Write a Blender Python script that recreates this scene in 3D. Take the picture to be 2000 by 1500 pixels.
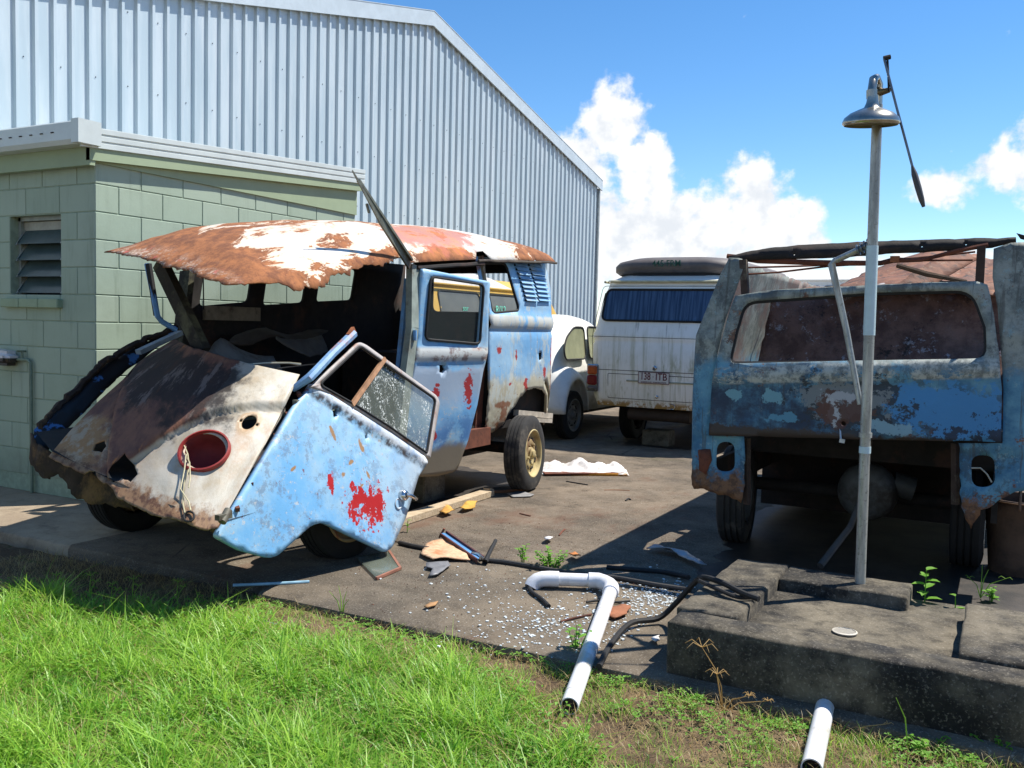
import bpy, bmesh, math, random
import numpy as np
from mathutils import Vector, Matrix, noise as mnoise
from mathutils.geometry import delaunay_2d_cdt

for o in list(bpy.data.objects): bpy.data.objects.remove(o)
rnd = random.Random(7)
R = math.radians
scene = bpy.context.scene
COL = scene.collection

# ------------------------------------------------------------------ camera
# world: +Y runs along the shed wall away from us, +X to the right of it, ground z = 0
CAM_H = 1.38
F_PX, PITCH, ROLL, YAW = 1781.8, .0640, -.02472, .49597
def _axes():
    cp, sp = math.cos(PITCH), math.sin(PITCH)
    fwd = np.array([0, cp, -sp]); right = np.array([1., 0, 0]); down = np.cross(fwd, right)
    cr, sr = math.cos(ROLL), math.sin(ROLL)
    M = np.array([cr*right+sr*down, -sr*right+cr*down, fwd])
    c, s = math.cos(YAW), math.sin(YAW)
    T = np.array([[c, -s, 0], [s, c, 0], [0, 0, 1]])      # camera-forward frame -> building frame
    return M @ T.T
AX = _axes()
CAM = np.array([0, 0, CAM_H])
cam_d = bpy.data.cameras.new('camera'); cam = bpy.data.objects.new('camera', cam_d); COL.objects.link(cam)
cam_d.sensor_width = 36; cam_d.lens = 36*F_PX/2000; cam_d.clip_end = 3000; cam_d.clip_start = .05
m = Matrix.Identity(4)
for i in range(3):
    m[i][0] = AX[0][i]; m[i][1] = -AX[1][i]; m[i][2] = -AX[2][i]; m[i][3] = CAM[i]
cam.matrix_world = m
scene.camera = cam
scene.cycles.max_bounces = 6; scene.cycles.diffuse_bounces = 3; scene.cycles.glossy_bounces = 3; scene.cycles.transmission_bounces = 4; scene.cycles.transparent_max_bounces = 8
scene.cycles.caustics_reflective = False; scene.cycles.caustics_refractive = False
scene.render.resolution_x = 1024; scene.render.resolution_y = 768

# ------------------------------------------------------------------ light
SUN_DIR = Vector((.40, .43, 1)).normalized()
scene.view_settings.view_transform = 'Standard'; scene.view_settings.look = 'None'
scene.view_settings.gamma = 1; scene.view_settings.use_curve_mapping = False
scene.view_settings.exposure = .62
sl = bpy.data.lights.new('sun', 'SUN'); sl.energy = 5.0; sl.angle = R(.5); sl.color = (1, .955, .88)
so = bpy.data.objects.new('sun', sl); COL.objects.link(so)
so.rotation_euler = SUN_DIR.to_track_quat('Z', 'Y').to_euler(); so.location = (20, 0, 40)

world = bpy.data.worlds.new('World'); scene.world = world; world.use_nodes = True
def build_world():
    t = world.node_tree; t.nodes.clear(); L = t.links.new
    def nd(k, **kw):
        n = t.nodes.new(k)
        for a, b in kw.items(): setattr(n, a, b)
        return n
    def mt(op, a, b=None, c=None, cl=False):
        n = nd('ShaderNodeMath', operation=op, use_clamp=cl)
        for i, v in enumerate((a, b, c)):
            if v is None: continue
            if isinstance(v, (int, float)): n.inputs[i].default_value = v
            else: L(v, n.inputs[i])
        return n.outputs[0]
    sky = nd('ShaderNodeTexSky', sky_type='NISHITA', sun_disc=False)
    sky.sun_elevation = math.asin(SUN_DIR.z); sky.sun_rotation = math.atan2(SUN_DIR.x, SUN_DIR.y)
    sky.air_density = .85; sky.dust_density = 0; sky.ozone_density = 2.0; sky.altitude = 20
    hs = nd('ShaderNodeHueSaturation'); hs.inputs['Saturation'].default_value = 1.27; hs.inputs['Value'].default_value = 1.18
    L(sky.outputs[0], hs.inputs['Color'])
    tc = nd('ShaderNodeTexCoord'); sp = nd('ShaderNodeSeparateXYZ'); L(tc.outputs['Generated'], sp.inputs[0])
    az = mt('MULTIPLY', mt('ARCTAN2', sp.outputs[0], sp.outputs[1]), 57.2958)
    el = mt('MULTIPLY', mt('ARCSINE', sp.outputs[2]), 57.2958)
    cb = nd('ShaderNodeCombineXYZ'); L(az, cb.inputs[0]); L(el, cb.inputs[1])
    def fbm(scale, det, ro, off=0, dist=0):
        mp = nd('ShaderNodeMapping'); L(cb.outputs[0], mp.inputs[0]); mp.inputs['Location'].default_value = (off, off*.7, 0)
        n = nd('ShaderNodeTexNoise'); L(mp.outputs[0], n.inputs['Vector'])
        n.inputs['Scale'].default_value = scale; n.inputs['Detail'].default_value = det
        n.inputs['Roughness'].default_value = ro; n.inputs['Distortion'].default_value = dist
        return n.outputs[0]
    n1 = fbm(.42, 7, .58); n2 = fbm(1.3, 4, .55, 11.3)
    vo = nd('ShaderNodeTexVoronoi', feature='SMOOTH_F1'); L(cb.outputs[0], vo.inputs['Vector'])
    vo.inputs['Scale'].default_value = .62; vo.inputs['Smoothness'].default_value = .35
    blobs = [(-22.6, 12.2, 2.0, 2.8, 1), (-24.6, 10.2, 2.4, 2.0, 1), (-20.8, 9.4, 2.2, 2.4, 1), (-19.5, 5.2, 7.5, 4.4, 1),
             (-13.9, 7.4, 2.2, 3.0, 1), (-12.3, 5.4, 2.8, 2.8, 1), (-16.5, 2.6, 10, 3.2, 1), (-26, 5.5, 4, 4.6, 1),
             (.1, 9.3, 2.9, 2.0, .55), (-3.7, 8.2, 1.9, 1.1, .42), (3.2, 10.4, 3.4, 2.2, .6), (-2.4, 4.4, 4.5, .9, .35), (-8.6, 4.3, 2.2, .9, .4)]
    acc = None
    for (a, e, ra, re, pk) in blobs:
        dx = mt('MULTIPLY', mt('SUBTRACT', az, a), 1/ra); dy = mt('MULTIPLY', mt('SUBTRACT', el, e), 1/re)
        r2 = mt('SQRT', mt('ADD', mt('MULTIPLY', dx, dx), mt('MULTIPLY', dy, dy)))
        v = mt('MULTIPLY', mt('SUBTRACT', 1, r2), pk)
        acc = v if acc is None else mt('SMOOTH_MAX', acc, v, .35)
    # unseen rest of the horizon: belt of the same cumulus, thickened for whiter fill
    belt = mt('SUBTRACT', .45, mt('MULTIPLY', mt('ABSOLUTE', mt('SUBTRACT', el, 7)), .09))
    side = mt('MULTIPLY', mt('SUBTRACT', mt('ABSOLUTE', mt('ADD', az, 14)), 22), .1, None, True)
    belt = mt('SUBTRACT', mt('MULTIPLY', mt('ADD', belt, .4), side), .4)
    acc = mt('MAXIMUM', mt('MAXIMUM', acc, belt), -1.2)
    den = mt('ADD', acc, mt('MULTIPLY', mt('SUBTRACT', n1, .5), 1.6))
    den = mt('ADD', den, mt('MULTIPLY', mt('SUBTRACT', .5, vo.outputs['Distance']), .38))
    den = mt('ADD', den, mt('MULTIPLY', mt('SUBTRACT', n2, .5), .5))
    mr = nd('ShaderNodeMapRange', interpolation_type='SMOOTHSTEP'); L(den, mr.inputs[0])
    mr.inputs[1].default_value = -.06; mr.inputs[2].default_value = .36
    # cloud body: thick lower parts turn slightly grey
    sh = mt('ADD', mt('MULTIPLY', n2, .55), mt('MULTIPLY', mt('SUBTRACT', .62, vo.outputs['Distance']), .38))
    mr2 = nd('ShaderNodeMapRange', interpolation_type='SMOOTHSTEP'); L(sh, mr2.inputs[0])
    mr2.inputs[1].default_value = .12; mr2.inputs[2].default_value = .46
    mx = nd('ShaderNodeMix', data_type='RGBA'); L(mr2.outputs[0], mx.inputs[0])
    mx.inputs[6].default_value = (5.4, 5.7, 6.1, 1); mx.inputs[7].default_value = (7.3, 7.3, 7.3, 1)
    m2 = nd('ShaderNodeMix', data_type='RGBA'); L(mr.outputs[0], m2.inputs[0]); L(hs.outputs[0], m2.inputs[6]); L(mx.outputs[2], m2.inputs[7])
    bg = nd('ShaderNodeBackground'); L(m2.outputs[2], bg.inputs[0]); bg.inputs[1].default_value = .1
    world.cycles.sampling_method = 'MANUAL'; world.cycles.sample_map_resolution = 256
    ow = nd('ShaderNodeOutputWorld'); L(bg.outputs[0], ow.inputs[0])
build_world()

# ------------------------------------------------------------------ pixel rays -> points on real planes of the place
def ray(px, py):
    return np.array([(px-1000)/F_PX, (py-750)/F_PX, 1.0]) @ AX
def on_x(px, py, x): w = ray(px, py); return Vector(CAM + w*(x/w[0]))
def on_y(px, py, y): w = ray(px, py); return Vector(CAM + w*(y/w[1]))
def on_z(px, py, z): w = ray(px, py); return Vector(CAM + w*((z-CAM_H)/w[2]))
def to_px(P):
    c = AX @ (np.array(P)-CAM); return (1000+F_PX*c[0]/c[2], 750+F_PX*c[1]/c[2])

class Plane:
    def __init__(s, o, u, v):
        s.o = Vector(o); s.u = Vector(u).normalized(); s.n = s.u.cross(Vector(v)).normalized(); s.v = s.n.cross(s.u)
    def hit(s, px, py):
        w = Vector(ray(px, py)); c = Vector(CAM); t = (s.o-c).dot(s.n)/w.dot(s.n); P = c+w*t-s.o
        return (P.dot(s.u), P.dot(s.v))
    def px(s, pts): return [s.hit(*p) for p in pts]
    def at(s, a, b, h=0): return s.o+s.u*a+s.v*b+s.n*h

# ------------------------------------------------------------------ tags
def tag(o, label=None, cat=None, group=None, kind=None):
    if label: o['label'] = label
    if cat: o['category'] = cat
    if group: o['group'] = group
    if kind: o['kind'] = kind
    return o
def thing(name, label, cat, loc=(0, 0, 0), group=None):
    o = bpy.data.objects.new(name, None); COL.objects.link(o); o.location = loc; o.empty_display_size = .2
    return tag(o, label, cat, group)

# ------------------------------------------------------------------ mesh builders
def finish(name, me, mat, parent=None, smooth=40, loc=None):
    if mat is not None: me.materials.append(mat)
    if smooth:
        me.polygons.foreach_set('use_smooth', [True]*len(me.polygons))
        me.set_sharp_from_angle(angle=R(smooth))
    o = bpy.data.objects.new(name, me); COL.objects.link(o)
    if parent is not None:
        o.parent = parent
        base = parent
        off = Vector((0, 0, 0))
        while base is not None: off += base.location; base = base.parent
        o.location = -off if loc is None else Vector(loc)-off
    elif loc is not None: o.location = loc
    return o

class G:
    def __init__(s): s.v = []; s.f = []
    def add(s, vs, fs):
        b = len(s.v); s.v += [tuple(v) for v in vs]; s.f += [tuple(i+b for i in f) for f in fs]; return s
    def box(s, lo, hi, ch=0):
        (x0, y0, z0), (x1, y1, z1) = lo, hi
        if not ch:
            return s.add([(x0,y0,z0),(x1,y0,z0),(x1,y1,z0),(x0,y1,z0),(x0,y0,z1),(x1,y0,z1),(x1,y1,z1),(x0,y1,z1)],
                         [(3,2,1,0),(4,5,6,7),(0,1,5,4),(1,2,6,5),(2,3,7,6),(3,0,4,7)])
        bm = bmesh.new(); bmesh.ops.create_cube(bm, size=1)
        for v in bm.verts: v.co = Vector(((x0+x1)/2+v.co.x*(x1-x0), (y0+y1)/2+v.co.y*(y1-y0), (z0+z1)/2+v.co.z*(z1-z0)))
        bmesh.ops.bevel(bm, geom=bm.edges[:], offset=ch, segments=1, affect='EDGES')
        bm.verts.index_update(); s.add([v.co for v in bm.verts], [[v.index for v in f.verts] for f in bm.faces]); bm.free(); return s
    def obox(s, a, b, w, h, up=(0, 0, 1), taper=1):
        """bar from a to b, w wide, h high"""
        a = Vector(a); b = Vector(b); d = (b-a).normalized(); r = d.cross(Vector(up))
        r = r.normalized() if r.length > 1e-5 else Vector((1, 0, 0)); u = r.cross(d).normalized()
        vs = []
        for p, k in ((a, 1), (b, taper)):
            for sx, sy in ((-1,-1),(1,-1),(1,1),(-1,1)): vs.append(p+r*sx*w*k/2+u*sy*h*k/2)
        return s.add(vs, [(3,2,1,0),(4,5,6,7),(0,1,5,4),(1,2,6,5),(2,3,7,6),(3,0,4,7)])
    def tube(s, pts, r, n=10, closed=False, caps=True):
        pts = [Vector(p) for p in pts]; N = len(pts); rr = r if isinstance(r, (list, tuple)) else [r]*N
        vs = []; prev = None
        for i, p in enumerate(pts):
            a = pts[(i-1) % N] if (closed or i) else p; b = pts[(i+1) % N] if (closed or i < N-1) else p
            d = (b-a).normalized()
            if prev is None:
                q = d.cross(Vector((.31, .17, .93))); prev = q.normalized() if q.length > 1e-4 else Vector((1, 0, 0))
            x = (prev-d*prev.dot(d)).normalized(); prev = x; y = d.cross(x)
            for k in range(n):
                t = 2*math.pi*k/n; vs.append(p+(x*math.cos(t)+y*math.sin(t))*rr[i])
        fs = []
        for i in range(N if closed else N-1):
            j = (i+1) % N
            for k in range(n): fs.append((i*n+k, i*n+(k+1) % n, j*n+(k+1) % n, j*n+k))
        if caps and not closed: fs += [tuple(range(n-1, -1, -1)), tuple((N-1)*n+k for k in range(n))]
        return s.add(vs, fs)
    def lathe(s, prof, o=(0, 0, 0), ax=(0, 0, 1), n=32, closed=False):
        """prof: (radius, height along axis)"""
        ax = Vector(ax).normalized(); o = Vector(o); q = ax.cross(Vector((.2, .9, .3))).normalized(); w = ax.cross(q)
        vs = []; P = len(prof)
        for (r, h) in prof:
            for k in range(n):
                t = 2*math.pi*k/n; vs.append(o+ax*h+(q*math.cos(t)+w*math.sin(t))*r)
        fs = []
        for i in range(P if closed else P-1):
            j = (i+1) % P
            for k in range(n): fs.append((i*n+k, i*n+(k+1) % n, j*n+(k+1) % n, j*n+k))
        return s.add(vs, fs)
    def prism(s, poly3, vec):
        n = len(poly3); vec = Vector(vec); a = [Vector(p) for p in poly3]
        return s.add(a+[p+vec for p in a], [tuple(range(n-1, -1, -1)), tuple(range(n, 2*n))]+[(i, (i+1) % n, n+(i+1) % n, n+i) for i in range(n)])
    def build(s, name, mat, parent=None, smooth=40, loc=None, recalc=False):
        me = bpy.data.meshes.new(name); me.from_pydata(s.v, [], s.f)
        if recalc:
            bm = bmesh.new(); bm.from_mesh(me); bmesh.ops.recalc_face_normals(bm, faces=bm.faces); bm.to_mesh(me); bm.free()
        return finish(name, me, mat, parent, smooth, loc)

def rpoly(pts, r, n=5):
    """round the corners of a polygon; r number or list"""
    N = len(pts); out = []
    for i, p in enumerate(pts):
        rr = r[i] if isinstance(r, (list, tuple)) else r
        p = Vector(p).to_2d(); a = Vector(pts[i-1]).to_2d()-p; b = Vector(pts[(i+1) % N]).to_2d()-p
        if rr <= 1e-5: out.append((p.x, p.y)); continue
        k = min(rr, a.length*.48, b.length*.48); A = p+a.normalized()*k; B = p+b.normalized()*k
        for j in range(n+1):
            t = j/n; q = A*(1-t)**2+p*2*t*(1-t)+B*t*t; out.append((q.x, q.y))
    return out
def jag(pts, amp, step, seed=0, closed=True, where=None):
    """subdivide the outline and tear it; where(i) -> amplitude factor per segment"""
    r = random.Random(seed); out = []; N = len(pts)
    for i in range(N if closed else N-1):
        a = Vector(pts[i]); b = Vector(pts[(i+1) % N]); k = where(i) if where else 1
        out.append(tuple(a))
        if k <= 0: continue
        d = b-a; n = max(1, int(d.length/step)); nn = Vector((-d.y, d.x)).normalized() if d.length > 1e-6 else Vector((0, 0))
        for j in range(1, n):
            t = (j+r.uniform(-.3, .3))/n
            h = (mnoise.noise(Vector((a.x*9+t*d.length*9, a.y*9, seed)))*1.0+mnoise.noise(Vector((a.x*37+t*d.length*37, a.y*37, seed+5)))*.55+r.uniform(-.16, .16))*amp*k
            q = a+d*t+nn*h; out.append((q.x, q.y))
    if not closed: out.append(tuple(pts[-1]))
    return out
def inside(poly, X, Y):
    res = np.zeros(X.shape, bool); n = len(poly)
    for i in range(n):
        x0, y0 = poly[i]; x1, y1 = poly[(i+1) % n]
        if y0 == y1: continue
        c = ((y0 > Y) != (y1 > Y)) & (X < (x1-x0)*(Y-y0)/(y1-y0)+x0); res ^= c
    return res
def dist_to(poly, X, Y):
    D = np.full(X.shape, 1e9); n = len(poly)
    for i in range(n):
        a = np.array(poly[i]); b = np.array(poly[(i+1) % n]); d = b-a; L2 = d@d
        if L2 < 1e-12: continue
        t = np.clip(((X-a[0])*d[0]+(Y-a[1])*d[1])/L2, 0, 1)
        D = np.minimum(D, np.hypot(X-a[0]-t*d[0], Y-a[1]-t*d[1]))
    return D
def sheet(name, outer, holes, fmap, mat, parent=None, res=.05, thick=.006, smooth=35, off=0):
    """metal sheet: 2-D outline (with holes) triangulated and mapped into space by fmap(a,b); uv = (a,b) in metres"""
    loops = [outer]+list(holes); vs = []; es = []
    for lp in loops:
        b = len(vs); vs += [Vector((p[0], p[1])) for p in lp]; n = len(lp); es += [(b+i, b+(i+1) % n) for i in range(n)]
    xs = [p[0] for p in outer]; ys = [p[1] for p in outer]
    gx, gy = np.meshgrid(np.arange(min(xs), max(xs), res), np.arange(min(ys), max(ys), res*.87))
    gx = gx+(np.arange(gx.shape[0])[:, None] % 2)*res*.5
    X = gx.ravel(); Y = gy.ravel(); keep = inside(outer, X, Y)
    for h in holes: keep &= ~inside(h, X, Y)
    for lp in loops: keep &= dist_to(lp, X, Y) > res*.35
    vs += [Vector((float(x), float(y))) for x, y in zip(X[keep], Y[keep])]
    V, E_, Fc, *_ = delaunay_2d_cdt(vs, es, [], 0, 1e-6)
    if len(Fc) == 0: raise RuntimeError('no faces '+name)
    C = np.array([[sum(V[i].x for i in f)/len(f), sum(V[i].y for i in f)/len(f)] for f in Fc])
    ok = inside(outer, C[:, 0], C[:, 1])
    for h in holes: ok &= ~inside(h, C[:, 0], C[:, 1])
    Fc = [tuple(f) for f, k in zip(Fc, ok) if k]
    used = sorted({i for f in Fc for i in f}); ren = {j: i for i, j in enumerate(used)}
    Fc = [tuple(ren[i] for i in f) for f in Fc]; V = [V[i] for i in used]
    me = bpy.data.meshes.new(name); me.from_pydata([fmap(p.x, p.y) for p in V], [], Fc)
    uv = me.uv_layers.new(name='UVMap'); li = np.zeros(len(me.loops), np.int32); me.loops.foreach_get('vertex_index', li)
    arr = np.array([[p.x, p.y] for p in V])[li]; uv.data.foreach_set('uv', arr.ravel().astype(np.float32))
    o = finish(name, me, mat, parent, smooth)
    if thick:
        md = o.modifiers.new('solid', 'SOLIDIFY'); md.thickness = thick; md.offset = off; md.use_even_offset = False
    return o
def grid_surf(name, nu, nv, fn, mat, parent=None, thick=.006, uvs=(1, 1), smooth=60, closed_u=False):
    vs = []; uvv = []
    for j in range(nv+1):
        for i in range(nu+1):
            vs.append(fn(i/nu, j/nv)); uvv.append((i/nu*uvs[0], j/nv*uvs[1]))
    fs = [(j*(nu+1)+i, j*(nu+1)+i+1, (j+1)*(nu+1)+i+1, (j+1)*(nu+1)+i) for j in range(nv) for i in range(nu)]
    me = bpy.data.meshes.new(name); me.from_pydata(vs, [], fs)
    uv = me.uv_layers.new(name='UVMap'); li = np.zeros(len(me.loops), np.int32); me.loops.foreach_get('vertex_index', li)
    uv.data.foreach_set('uv', np.array(uvv, np.float32)[li].ravel())
    o = finish(name, me, mat, parent, smooth)
    if thick: md = o.modifiers.new('solid', 'SOLIDIFY'); md.thickness = thick; md.offset = 0
    return o
def ellipse(cx, cy, rx, ry, n=28, rot=0):
    return [(cx+rx*math.cos(t)*math.cos(rot)-ry*math.sin(t)*math.sin(rot), cy+rx*math.cos(t)*math.sin(rot)+ry*math.sin(t)*math.cos(rot)) for t in [2*math.pi*i/n for i in range(n)]]
def shrink(poly, k):
    cx = sum(p[0] for p in poly)/len(poly); cy = sum(p[1] for p in poly)/len(poly)
    return [(cx+(p[0]-cx)*k, cy+(p[1]-cy)*k) for p in poly]

# ------------------------------------------------------------------ materials
def C(r, g, b):
    f = lambda c: (c/255/12.92) if c/255 <= .04045 else ((c/255+.055)/1.055)**2.4
    return (f(r), f(g), f(b), 1)
class NT:
    def __init__(s, name):
        s.m = bpy.data.materials.new(name); s.m.use_nodes = True; s.t = s.m.node_tree
        s.b = s.t.nodes['Principled BSDF']; s.tc = s.t.nodes.new('ShaderNodeTexCoord')
        s.uv = s.tc.outputs['UV']; s.ob = s.tc.outputs['Object']; s._nm = None
    def nd(s, k, **kw):
        n = s.t.nodes.new(k)
        for a, b in kw.items(): setattr(n, a, b)
        return n
    def put(s, sock, v):
        if v is None: return
        if isinstance(v, bpy.types.NodeSocket): s.t.links.new(v, sock)
        else: sock.default_value = v
    def mt(s, op, a, b=None, c=None, cl=False):
        n = s.nd('ShaderNodeMath', operation=op, use_clamp=cl)
        for i, v in enumerate((a, b, c)): s.put(n.inputs[i], v)
        return n.outputs[0]
    def map(s, vec, loc=(0, 0, 0), sc=(1, 1, 1), rot=(0, 0, 0)):
        n = s.nd('ShaderNodeMapping'); s.put(n.inputs[0], vec); n.inputs[1].default_value = loc; n.inputs[2].default_value = rot; n.inputs[3].default_value = sc
        return n.outputs[0]
    def noise(s, vec, sc, det=6, ro=.6, dist=0, off=0):
        n = s.nd('ShaderNodeTexNoise'); s.put(n.inputs['Vector'], s.map(vec, (off, off*1.3, off*.7)) if off else vec)
        n.inputs['Scale'].default_value = sc; n.inputs['Detail'].default_value = det; n.inputs['Roughness'].default_value = ro; n.inputs['Distortion'].default_value = dist
        return n.outputs[0]
    def vor(s, vec, sc, feat='F1', out='Distance'):
        n = s.nd('ShaderNodeTexVoronoi', feature=feat); s.put(n.inputs['Vector'], vec); n.inputs['Scale'].default_value = sc; return n.outputs[out]
    def ss(s, x, lo, hi):
        n = s.nd('ShaderNodeMapRange', interpolation_type='SMOOTHSTEP'); s.put(n.inputs[0], x)
        flip = lo > hi
        n.inputs[1].default_value = min(lo, hi); n.inputs[2].default_value = max(lo, hi)
        n.inputs[3].default_value = 1 if flip else 0; n.inputs[4].default_value = 0 if flip else 1
        return n.outputs[0]
    def mix(s, f, a, b):
        n = s.nd('ShaderNodeMix', data_type='RGBA'); s.put(n.inputs[0], f); s.put(n.inputs[6], a); s.put(n.inputs[7], b); return n.outputs[2]
    def mixf(s, f, a, b):
        n = s.nd('ShaderNodeMix', data_type='FLOAT'); s.put(n.inputs[0], f); s.put(n.inputs[2], a); s.put(n.inputs[3], b); return n.outputs[0]
    def xy(s, vec):
        n = s.nd('ShaderNodeSeparateXYZ'); s.put(n.inputs[0], vec); return n.outputs
    def blob(s, vec, c, r, rot=0, soft=.12, amp=.9, sc=9, seed=0):
        """mask of a ragged patch: centre c, radii r (metres in the surface's own coordinates)"""
        p = s.map(vec, (-c[0], -c[1], 0)); 
        if rot: p = s.map(p, rot=(0, 0, -rot))
        p = s.map(p, sc=(1/r[0], 1/r[1], 0))
        L = s.nd('ShaderNodeVectorMath', operation='LENGTH'); s.put(L.inputs[0], p)
        d = s.mt('ADD', L.outputs['Value'], s.mt('MULTIPLY', s.mt('SUBTRACT', s.noise(vec, sc, 7, .72, off=3.1+seed), .5), amp*4.4))
        return s.ss(d, 1+soft, 1-soft)
    def bump(s, h, st=.3, d=.01):
        n = s.nd('ShaderNodeBump'); n.inputs['Strength'].default_value = st; n.inputs['Distance'].default_value = d; s.put(n.inputs['Height'], h)
        if s._nm is not None: s.put(n.inputs['Normal'], s._nm)
        s._nm = n.outputs[0]; s.put(s.b.inputs['Normal'], s._nm); return s
    def out(s, col, rough=.6, metal=0, spec=None):
        s.put(s.b.inputs['Base Color'], col); s.put(s.b.inputs['Roughness'], rough); s.put(s.b.inputs['Metallic'], metal)
        if spec is not None: s.b.inputs['Specular IOR Level'].default_value = spec
        return s.m
def simple(name, col, rough=.6, metal=0, var=.25, sc=12, bump=.15, dirt=None, dsc=4, spec=None):
    n = NT(name); a = n.noise(n.ob, sc, 6, .65); c2 = tuple(x*(1-var) for x in col[:3])+(1,)
    col = n.mix(n.ss(a, .35, .65), c2, col)
    if dirt: col = n.mix(n.ss(n.noise(n.ob, dsc, 7, .7, off=5), .5, .68), col, dirt)
    if bump: n.bump(n.noise(n.ob, sc*6, 5, .6), bump, .004)
    return n.out(col, rough, metal, spec)

RUST = C(126, 66, 40); RUST_D = C(70, 40, 32); RUST_O = C(182, 98, 48); BLACK = C(14, 13, 12)
M = {}
M['black'] = simple('black_rubber', C(26, 26, 27), .75, 0, .4, 20)
M['dark'] = simple('dark_sooty_metal', C(38, 33, 30), .85, 0, .5, 9, dirt=C(66, 44, 34))
M['rust'] = simple('brown_rust', C(116, 66, 46), .9, 0, .45, 9, .4, dirt=C(60, 36, 28))
M['rust_l'] = simple('orange_rust', C(170, 104, 66), .9, 0, .4, 14, .4, dirt=C(110, 60, 40))
M['chrome'] = simple('dull_chrome', C(205, 205, 205), .18, 1, .1, 30, 0)
M['white'] = simple('white_paint', C(225, 224, 218), .5, 0, .08, 6, .05)
M['blue'] = simple('faded_blue_paint', C(96, 152, 204), .5, 0, .25, 8, .08, dirt=C(90, 110, 130))
M['fabric'] = simple('pale_torn_fabric', C(170, 168, 158), .95, 0, .35, 10, .3, dirt=C(110, 104, 96))
def glass_mat(name, col, rough=.06, alpha=1.0, dusty=0, trans=0):
    n = NT(name); c = col
    if dusty: c = n.mix(n.mt('MULTIPLY', n.ss(n.noise(n.ob, 5, 7, .7), .4, .75), dusty), col, C(150, 148, 140))
    n.out(c, rough); n.b.inputs['Transmission Weight'].default_value = trans; n.b.inputs['Alpha'].default_value = alpha
    return n.m
M['glass_dark'] = glass_mat('dark_window_glass', C(24, 28, 32), .05, 1, .12)
M['glass_thin'] = glass_mat('clear_window_glass', C(120, 128, 126), .04, .16)

# ================================================================== GROUND
def mat_dirt():
    n = NT('dry_soil'); a = n.noise(n.ob, 3, 8, .7); b = n.noise(n.ob, 38, 6, .7)
    c = n.mix(n.ss(a, .35, .65), C(92, 72, 50), C(134, 112, 82)); c = n.mix(n.ss(b, .5, .7), c, C(64, 48, 34))
    c = n.mix(n.ss(n.noise(n.ob, 6, 6, .7, off=9), .56, .68), c, C(74, 92, 28))
    n.bump(b, .9, .03); n.bump(n.noise(n.ob, 140, 3, .6), .6, .006); return n.out(c, .95)
def mat_concrete(name, base, dark, stain=True, sc=1.0):
    n = NT(name); p = n.ob
    a = n.noise(p, .9*sc, 8, .68); b = n.noise(p, 5*sc, 7, .7, off=4); f = n.noise(p, 90, 4, .7)
    c = n.mix(n.ss(a, .36, .66), dark, base); c = n.mix(n.mt('MULTIPLY', n.ss(b, .48, .72), .65), c, tuple(x*.45 for x in dark[:3])+(1,))
    c = n.mix(n.mt('MULTIPLY', n.ss(f, .54, .68),   .40 if stain else .24), c, C(190, 180, 162)); c = n.mix(n.mt('MULTIPLY', n.ss(n.noise(p, 210, 2, .5, off=6), .68, .74), .7 if stain else .0), c, C(196, 186, 168))
    c = n.mix(n.mt('MULTIPLY', n.ss(n.noise(p, 160, 3, .6, off=2), .6, .75), .4), c, C(40, 36, 32))
    if stain:
        c = n.mix(n.mt('MULTIPLY', n.ss(n.noise(n.map(p, sc=(1, .55, 1)), 1.6, 7, .7, off=21), .56, .70), .6), c, C(104, 74, 56))
        c = n.mix(n.mt('MULTIPLY', n.ss(n.noise(p, .7, 6, .7, off=33), .58, .72), .5), c, C(88, 88, 52))
        cr = n.ss(n.vor(n.map(p, sc=(1, 1, .0)), .55, 'DISTANCE_TO_EDGE'), .006, .0)
        c = n.mix(n.mt('MULTIPLY', cr, n.ss(n.noise(p, .8, 3, .5, off=8), .5, .6)), c, C(36, 32, 28))
    n.bump(f, .45, .006); n.bump(b, .25, .02)
    return n.out(c, n.ss(b, -.2, .6))
M['dirt'] = mat_dirt()
M['conc'] = mat_concrete('weathered_concrete', C(130, 115, 97), C(86, 76, 64))
M['conc_f'] = mat_concrete('darker_grey_concrete', C(120, 107, 89), C(74, 66, 55))
M['conc_l'] = mat_concrete('pale_concrete', C(172, 156, 132), C(138, 122, 102), stain=False)
M['conc_d'] = mat_concrete('dark_mouldy_concrete', C(112, 103, 86), C(26, 24, 21), stain=False, sc=2.7)

def ground_sheet():
    # fine near the camera, coarse to the horizon
    xs = sorted(set(list(np.arange(-7, 3.01, .06).round(3))+[-900, -200, -60, -25, -12, 6, 12, 25, 60, 200, 900]))
    ys = sorted(set(list(np.arange(1.2, 4.01, .06).round(3))+[-900, -200, -60, -20, -6, -1, 6, 12, 25, 60, 200, 900]))
    vs = []
    for y in ys:
        for x in xs:
            z = -.045
            if -7.1 < x < 3.1 and 1.1 < y < 3.9:
                z += .022*mnoise.noise(Vector((x*1.3, y*1.3, 0)))+.014*mnoise.noise(Vector((x*6, y*6, 3)))+.008*mnoise.noise(Vector((x*15, y*15, 7)))
                if y > 3.40: z -= .03
            else: z -= .01
            vs.append((x, y, z))
    nx = len(xs); fs = [(j*nx+i, j*nx+i+1, (j+1)*nx+i+1, (j+1)*nx+i) for j in range(len(ys)-1) for i in range(nx-1)]
    me = bpy.data.meshes.new('ground'); me.from_pydata(vs, [], fs)
    return tag(finish('ground', me, M['dirt'], smooth=80), kind='structure')
ground_sheet()
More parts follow.
